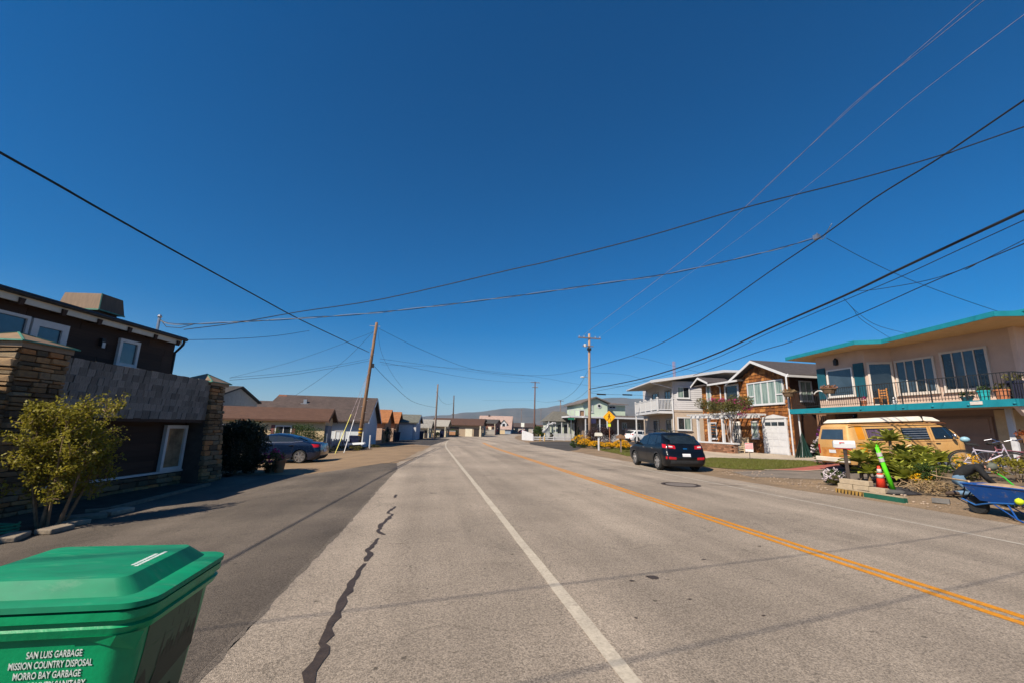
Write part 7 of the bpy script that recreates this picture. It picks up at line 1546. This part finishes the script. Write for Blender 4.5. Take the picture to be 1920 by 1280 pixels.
# local +x towards the handles (towards the camera), wheel at -x
def ring4(x0, x1, w0, w1, z): return [(x0, -w0, z), (x1, -w1, z), (x1, w1, z), (x0, w0, z)]
r0, r1 = ring4(-.30, .42, .17, .20, .32), ring4(-.52, .62, .30, .34, .66)
ri = [(x*.985, y*.97, z+.0) for x, y, z in r1]; rj = [(x*.97, y*.95, z+.012) for x, y, z in r0]
vs = r0+r1+ri+rj; fs = [(3, 2, 1, 0)]+[(i, (i+1) % 4, 4+(i+1) % 4, 4+i) for i in range(4)]+[(4+i, 4+(i+1) % 4, 8+(i+1) % 4, 8+i) for i in range(4)]+[(8+i, 8+(i+1) % 4, 12+(i+1) % 4, 12+i) for i in range(4)]+[(12, 13, 14, 15)]
MB().add(vs, fs).build('tray', BLUB, wh); MB().tube([(x, y, z) for x, y, z in r1], .016, 6, closed=True).build('tray_rim', BLUB, wh)
wl = MB().lathe([(.09, -.045), (.17, -.05), (.195, -.02), (.2, 0), (.195, .02), (.17, .05), (.09, .045)], 22, axis='y').build('wheel', BLACK, wh, loc=(-.46, 0, .2)); MB().lathe([(0, -.04), (.1, -.03), (.1, .03), (0, .04)], 16, axis='y').build('rim', mat('dusty_rim', (0.20, 0.15, 0.11), 0.8), wl)
for s in (-1, 1):
    MB().tube([(-.72, 0.06*s, .30), (-.46, .075*s, .2), (-.1, .17*s, .30), (.45, .24*s, .36), (.95, .28*s, .48)], .017, 7).build('handle', mat('barrow_handle', (0.02, 0.10, 0.30), 0.5), wh)
    MB().tube([(.20, .20*s, .31), (.33, .23*s, .05), (.43, .24*s, .01), (.55, .235*s, .05), (.62, .24*s, .38)], .016, 7).build('leg', BLUB, wh); MB().tube([(-.10, .16*s, .30), (.33, .22*s, .04)], .013, 6).build('brace', BLUB, wh)
MB().tube([(-.72, -.06, .30), (-.75, 0, .31), (-.72, .06, .30)], .016, 6).tube([(-.72, .06, .30), (-.60, .1, .50), (-.53, .2, .62)], .013, 6).tube([(-.72, -.06, .30), (-.60, -.1, .50), (-.53, -.2, .62)], .013, 6).build('nose_guard', DARKMETAL, wh)
sv = MB(); n = 12
for i in range(n+1):
    for j in range(n+1):
        u, v = i/n*2-1, j/n*2-1; x = .05+u*.54; y = v*(.30+.03*u); sv.v.append((x, y, .625+.085*(1-u*u)*(1-v*v)+random.uniform(-.006, .006)))
sv.f = [(i*(n+1)+j, (i+1)*(n+1)+j, (i+1)*(n+1)+j+1, i*(n+1)+j+1) for i in range(n) for j in range(n)]; sv.mi = [0]*len(sv.f)
so = sv.build('sand_heap', SAND, None, smooth=True, loc=(12.10, 7.45, 0.02), rot=(0, 0, R(-92))); tag(so, 'heap of tan sand filling the blue wheelbarrow', 'sand')
hh = MB()
hh.lathe([(.10, 0), (.125, .005), (.115, .05), (.08, .10), (0, .12)], 14); o = hh.build('orange_cap', mat('safety_orange', (0.75, 0.13, 0.01), 0.6), None, smooth=True, loc=(12.2, 6.95, .70)); tag(o, 'bright orange work cap lying on the wheelbarrow', 'cap')
o = MB().lathe([(0, 0), (.10, 0), (.14, .24), (.15, .24), (.15, .2)], 16).build('black_bucket', BLACK, None, loc=(12.55, 6.85, .45)); tag(o, 'black bucket hung at the handles of the wheelbarrow', 'bucket')
o = MB().ball((0, 0, .06), .09, .07, .07, 10, 6, jit=.12).tube([(.05, 0, .06), (.14, .03, .03)], .025, 6).build('work_glove', mat('lime_glove', (0.50, 0.62, 0.02), 0.7), None, smooth=True, loc=(11.82, 7.02, .37)); tag(o, 'lime yellow work glove on the wheelbarrow leg', 'glove')
# long wooden handle and sticks
o = MB().tube([(14.94, 11.1, .68), (14.2, 10.1, .60), (12.25, 8.1, .70)], [.02, .02, .022], 7).build('long_handle', mat('ash_handle', (0.45, 0.31, 0.17), 0.7, var=0.15), None); tag(o, 'long wooden tool handle propped from the bed to the wheelbarrow', 'tool')
o = MB().box(-.16, .16, -.07, .07, 0, .11).build('grey_brick', mat('slate_grey_block', (0.13, 0.125, 0.12), 0.9, var=0.15), None, bevel=.01, loc=(12.55, 8.95, zg(12.55, 8.95)+.01), rot=(0, 0, R(-60))); tag(o, 'single grey paver lying on the dirt before the bed', 'paver')
dbk = thing('dry_cuttings', 'tangled heap of dry cuttings at the edge of the bed', 'cuttings', (13.75, 9.95, zg(13.75, 9.95)))
mb = MB(); rr_ = random.Random(5)
for k in range(55):
    a = rr_.uniform(0, 6.28); L = rr_.uniform(.2, .6); p = Vector((rr_.gauss(0, .28), rr_.gauss(0, .45), rr_.uniform(.02, .3))); d_ = Vector((math.cos(a), math.sin(a), rr_.uniform(-.3, .5)))*L/2
    mb.tube([p-d_, p+Vector((rr_.uniform(-.06, .06), rr_.uniform(-.06, .06), .04)), p+d_], rr_.uniform(.004, .012), 4)
tag(mb.build('twigs', mat('dry_twig', (0.25, 0.17, 0.09), 0.9, var=0.3, scale=5), dbk), kind='stuff')
mb = MB(); leaves(mb, (0, 0, .16), (.45, .6, .18), 220, .09); tag(mb.build('dead_leaves', DRYF, dbk, fix=False), kind='stuff')
for (x, y, rx, ry, h, lm, fl, lab, sd) in ((13.35, 12.55, .45, .35, .42, LEAFG, WHTF, 'low bush with white flowers beside the mailbox post', 71), (12.95, 12.2, .3, .22, .3, LEAFO, WHTF, 'small white-flowered tuft at the dirt edge', 72), (14.7, 10.5, .55, .5, .5, LEAFG, None, 'leafy patch behind the dry cuttings', 73), (15.4, 9.9, .6, .5, .72, LEAFO, YELF, 'yellow-dotted scrub before the bicycles', 74), (16.0, 8.75, .65, .55, .85, leafmat('bronze_leaf', (0.12, 0.085, 0.025), (0.06, 0.055, 0.018)), None, 'bronze-green bush at the far right edge of the bed', 75), (15.6, 9.2, .65, .5, .62, LEAFY, None, 'yellow-green grass clump behind the person', 76), (14.3, 10.6, .3, .3, .28, LEAFY, YELF, 'tiny yellow flowering tuft near the cuttings', 77), (13.45, 7.9, .4, .45, .30, LEAFG, WHTF, 'tray of white and violet bedding flowers behind the wheelbarrow', 78), (13.3, 7.3, .3, .3, .35, LEAFG, WHTF, 'pot of white bedding flowers at the right edge', 79)):
    shrub('garden_plant', lab, G(x, y), (rx, ry, h), lm, 900, .07, 8, 'plant', None, sd, fl, 26 if fl else 0)
bf = drape('weed_fabric', rough_poly([(12.9, 12.0), (12.6, 11.0), (12.75, 10.2), (13.3, 9.9), (13.9, 10.7), (13.8, 11.6), (13.4, 12.2)], .06, .3), mat('black_fabric', (0.035, 0.032, 0.034), 0.8, var=0.3, scale=5), None, .028, .4); tag(bf, 'sheet of black weed fabric laid round the agaves', 'fabric')
bsoil = drape('garden_bed', rough_poly([(13.2, 12.4), (13.1, 11.0), (13.5, 9.6), (13.7, 8.0), (14.2, 6.5), (18.5, 6.0), (18.5, 11.6), (15.5, 12.55)], .08, .4), mat('garden_soil', (0.13, 0.095, 0.06), 0.95, var=0.4, scale=3, bump=1, bscale=14), None, .018, .5); tag(bsoil, kind='structure')
rub = MB()
for k in range(260):
    x = 11.9+abs(random.gauss(0, .75)); y = random.uniform(6, 17.5); s = random.uniform(.012, .045); rub.ball((x, y, zg(x, y)+s*.4), s, s*random.uniform(.6, 1), s*.6, 6, 4)
o = rub.build('gravel', mat('gravel_stones', (0.26, 0.20, 0.15), 0.95, var=0.4, scale=2), None); tag(o, 'loose gravel scattered along the dirt shoulder', 'gravel', kind='stuff')
# bicycles
def bicycle(label, loc, rotz, fm, tilt=0.0):
    t = thing('bicycle', label, 'bicycle', loc, rotz); t.rotation_euler = (R(tilt), 0, rotz)
    for x in (-.54, .54):
        w_ = MB().tube([(.33*math.cos(2*math.pi*k/28), 0, .33+.33*math.sin(2*math.pi*k/28)) for k in range(28)], .021, 6, closed=True).build('wheel', BLACK, t, loc=(x, 0, 0))
        mb = MB().tube([(.305*math.cos(2*math.pi*k/28), 0, .33+.305*math.sin(2*math.pi*k/28)) for k in range(28)], .011, 5, closed=True)
        for k in range(14): a = 2*math.pi*k/14; mb.bar((0, .02*(-1)**k, .33), (.305*math.cos(a), 0, .33+.305*math.sin(a)), .004)
        mb.build('rim', ALLOY, w_); MB().tube([(.37*math.cos(R(a)), 0, .33+.37*math.sin(R(a))) for a in range(20, 165, 12)], .018, 5).build('mudguard', DARKMETAL, w_)
    for nm, pts, r in (('frame', [(-.54, 0, .33), (-.18, 0, .30), (-.30, 0, .80)], .018), ('frame', [(-.30, 0, .72), (.30, 0, .66), (.36, 0, .80)], .02), ('frame', [(-.18, 0, .30), (.31, 0, .60)], .022), ('frame', [(-.54, 0, .33), (-.28, 0, .70)], .014), ('fork', [(.54, 0, .33), (.44, 0, .55), (.34, 0, .92)], .018)): MB().tube(pts, r, 7).build(nm, fm, t)
    MB().tube([(.05, -.32, .98), (.22, -.28, 1.03), (.34, 0, .96), (.22, .28, 1.03), (.05, .32, .98)], .014, 6).build('handlebar', CHROME, t)
    MB().ext([(-.46, .86), (-.18, .84), (-.14, .87), (-.3, .91), (-.46, .93)], 'y', -.09, .09).build('saddle', BLACK, t, bevel=.02)
    MB().lathe([(0, -.02), (.09, -.02), (.09, .02), (0, .02)], 16, axis='y').build('chain_ring', STEEL, t, loc=(-.18, .06, .30))
    for s in (-1, 1): MB().box(-.05, .05, .06*s, .15*s, -.01, .01).build('pedal', BLACK, t, loc=(-.18+.14*s, 0, .30-.08*s))
    return t
WLIL = mat('white_lilac_frame', (0.42, 0.38, 0.45), 0.45, coat=0.2); PKF = mat('pink_frame', (0.20, 0.07, 0.09), 0.35, coat=0.4)
b1 = bicycle('white and lilac bicycle parked before the garage', (16.85, 10.55, zg(16.85, 10.55)+.01), R(-44), WLIL, 6)
b2 = bicycle('dull pink bicycle with a basket parked behind the lilac one', (17.3, 10.25, zg(17.3, 10.25)+.01), R(-38), PKF, -4)
bk = thing('bicycle_basket', 'wicker basket of orange flowers on the pink bicycle', 'basket', (17.62, 10.02, zg(17.62, 10.02)+.92), R(-34)); loft([ring(-.13, .13, .11, 0, .03), ring(-.18, .18, .15, .22, .04)]).build('wicker', mat('wicker', (0.20, 0.10, 0.05), 0.9, var=0.3, scale=20), bk); mb = MB(); leaves(mb, (0, 0, .28), (.22, .2, .12), 160, .08); mb.build('flowers', leafmat('orange_flower', (0.5, 0.14, 0.03), (0.3, 0.08, 0.03)), bk, fix=False)['kind'] = 'stuff'
o = MB().ball((0, 0, .12), .12, .12, .09, 12, 6).build('cycle_helmet', mat('pale_blue_helmet', (0.25, 0.42, 0.50), 0.35), None, smooth=True, loc=(16.55, 10.85, zg(16.55, 10.85)+.93)); tag(o, 'pale blue cycle helmet resting on the lilac bicycle saddle', 'helmet')
# --- person kneeling and bending over behind the wheelbarrow
pe = thing('person', 'person in dark hoodie and grey cap kneeling bent over the garden bed', 'person', (13.85, 9.15, zg(13.85, 9.15)), R(-58))
# local +x is where the head points
J = {'pelvis': (-.22, 0, .52), 'belly': (-.08, 0, .66), 'chest': (.12, 0, .78), 'neck': (.30, 0, .80), 'skull': (.38, 0, .80), 'crown': (.48, 0, .74),
     'hipL': (-.22, .12, .46), 'kneeL': (.10, .16, .12), 'ankL': (-.30, .15, .08), 'toeL': (-.42, .15, .04), 'hipR': (-.22, -.12, .46), 'kneeR': (.04, -.17, .12), 'ankR': (-.36, -.16, .08), 'toeR': (-.48, -.16, .04),
     'shL': (.20, .19, .78), 'elL': (.30, .27, .50), 'wrL': (.46, .20, .28), 'shR': (.20, -.19, .78), 'elR': (.34, -.25, .52), 'wrR': (.52, -.14, .30)}
E_ = [('pelvis', 'belly'), ('belly', 'chest'), ('chest', 'neck'), ('neck', 'skull'), ('skull', 'crown'), ('pelvis', 'hipL'), ('hipL', 'kneeL'), ('kneeL', 'ankL'), ('ankL', 'toeL'), ('pelvis', 'hipR'), ('hipR', 'kneeR'), ('kneeR', 'ankR'), ('ankR', 'toeR'), ('chest', 'shL'), ('shL', 'elL'), ('elL', 'wrL'), ('chest', 'shR'), ('shR', 'elR'), ('elR', 'wrR')]
RD = {'pelvis': .165, 'belly': .15, 'chest': .165, 'neck': .065, 'skull': .095, 'crown': .085, 'hip': .11, 'knee': .075, 'ank': .055, 'toe': .045, 'sh': .085, 'el': .058, 'wr': .036}
names = list(J); vs = [J[k] for k in names]; es = [(names.index(a), names.index(b)) for a, b in E_]
for s, sg in (('L', 1), ('R', -1)):                         # hands: palm and five bent fingers on each wrist
    w = Vector(J['wr'+s]); palm = w+Vector((.05, -.02*sg, -.06)); vs.append(tuple(palm)); names.append('palm'+s); es.append((names.index('wr'+s), len(vs)-1)); pi_ = len(vs)-1
    for f in range(5):
        off = Vector((.01, (f-2)*.020, 0)); L = (.045, .07, .078, .07, .055)[f]
        if f == 0: q1 = palm+Vector((.03, -.045*sg, .0)); q2 = q1+Vector((.02, -.01*sg, -.03))
        else: q1 = palm+off+Vector((L*.5, 0, -L*.55)); q2 = q1+Vector((-.005, 0, -L*.6))
        vs += [tuple(q1), tuple(q2)]; names += ['finger', 'finger']; es += [(pi_, len(vs)-2), (len(vs)-2, len(vs)-1)]
me = bpy.data.meshes.new('person_body'); me.from_pydata(vs, es, []); bo = bpy.data.objects.new('body', me); C.objects.link(bo); bo.parent = pe
bo.modifiers.new('skin', 'SKIN')
for i, v in enumerate(me.skin_vertices[0].data):
    k = names[i]; r = RD.get(k) or RD.get(k.rstrip('LR')) or (.034 if k.startswith('palm') else .0095); v.radius = (r, r); v.use_root = (k == 'pelvis')
sd = bo.modifiers.new('sub', 'SUBSURF'); sd.levels = 2; sd.render_levels = 2
dg = bpy.context.evaluated_depsgraph_get(); bm_e = bpy.data.meshes.new_from_object(bo.evaluated_get(dg)); bo.modifiers.clear(); bo.data = bm_e
HOOD = mat('charcoal_hoodie', (0.014, 0.014, 0.015), 0.9, var=0.3, scale=8); JEAN = mat('blue_jeans', (0.10, 0.17, 0.25), 0.9, var=0.2, scale=10); SKINM = mat('skin', (0.42, 0.22, 0.15), 0.6, var=0.08); SHOE = mat('brown_boots', (0.06, 0.04, 0.03), 0.8)
for m__ in (HOOD, JEAN, SKINM, SHOE): bm_e.materials.append(m__)
for p in bm_e.polygons:
    c = p.center; p.use_smooth = True
    if c.x > .325 and c.z > .60 and abs(c.y) < .14: p.material_index = 2
    elif c.z < .36 and c.x > .40: p.material_index = 2
    elif c.x < -.20 and c.z < .13: p.material_index = 3
    elif (c.z < .54 and c.x < .15 and abs(c.y) < .27 and not (c.x > .05 and c.z > .4)): p.material_index = 1
    else: p.material_index = 0
cpm = mat('grey_cap_cloth', (0.10, 0.11, 0.09), 0.9, var=0.25, scale=12)
cp = MB().ball((.435, 0, .80), .125, .118, .105, 14, 8).build('cap', cpm, pe, smooth=True); MB().add([(.50, -.10, .76), (.60, -.06, .66), (.62, 0, .645), (.60, .06, .66), (.50, .10, .76), (.49, 0, .79)], [(0, 1, 2, 5), (5, 2, 3, 4)]).build('peak', cpm, cp)
fc = MB(); [fc.ball((.50, .035*s, .675), .014, .014, .012, 8, 5) for s in (-1, 1)]; fc.build('eyes', SBLK, pe); MB().ball((.52, 0, .665), .02, .016, .028, 8, 5).build('nose', SKINM, pe, smooth=True); MB().ball((.45, 0, .635), .012, .03, .008, 8, 5).build('mouth', mat('lips', (0.30, 0.10, 0.08), 0.6), pe)
for s in (-1, 1): MB().ball((.40, .105*s, .735), .024, .012, .032, 8, 5).build('ear', SKINM, pe, smooth=True)
MB().ball((.36, 0, .845), .09, .10, .05, 10, 6).build('hair', mat('dark_hair', (0.03, 0.02, 0.015), 0.9), pe, smooth=True)
o = MB().tube([(14.12, 8.75, .86), (14.2, 8.62, .72), (14.28, 8.5, .52)], [.018, .018, .022], 7).build('garden_tool', mat('tool_green', (0.03, 0.35, 0.03), 0.5), None); tag(o, 'green-handled garden tool held beside the kneeling person', 'tool')
# ------------------------------------------------------------------ sea air: one even box of haze round everything
hz = MB().box(-4700, 6200, -80, 9200, -6, 275).build('haze', None, None); tag(hz, 'thin pale sea haze over the whole street and hills', 'haze', kind='stuff')
hm = bpy.data.materials.new('sea_haze'); hm.use_nodes = True; hm.node_tree.nodes.clear()
ho = hm.node_tree.nodes.new('ShaderNodeOutputMaterial'); hv = hm.node_tree.nodes.new('ShaderNodeVolumePrincipled')
hv.inputs['Color'].default_value = (0.50, 0.76, 1.0, 1); hv.inputs['Density'].default_value = 0.00010; hv.inputs['Anisotropy'].default_value = 0.0
hm.node_tree.links.new(hv.outputs[0], ho.inputs['Volume']); hz.data.materials.append(hm)
scene.cycles.volume_bounces = 0
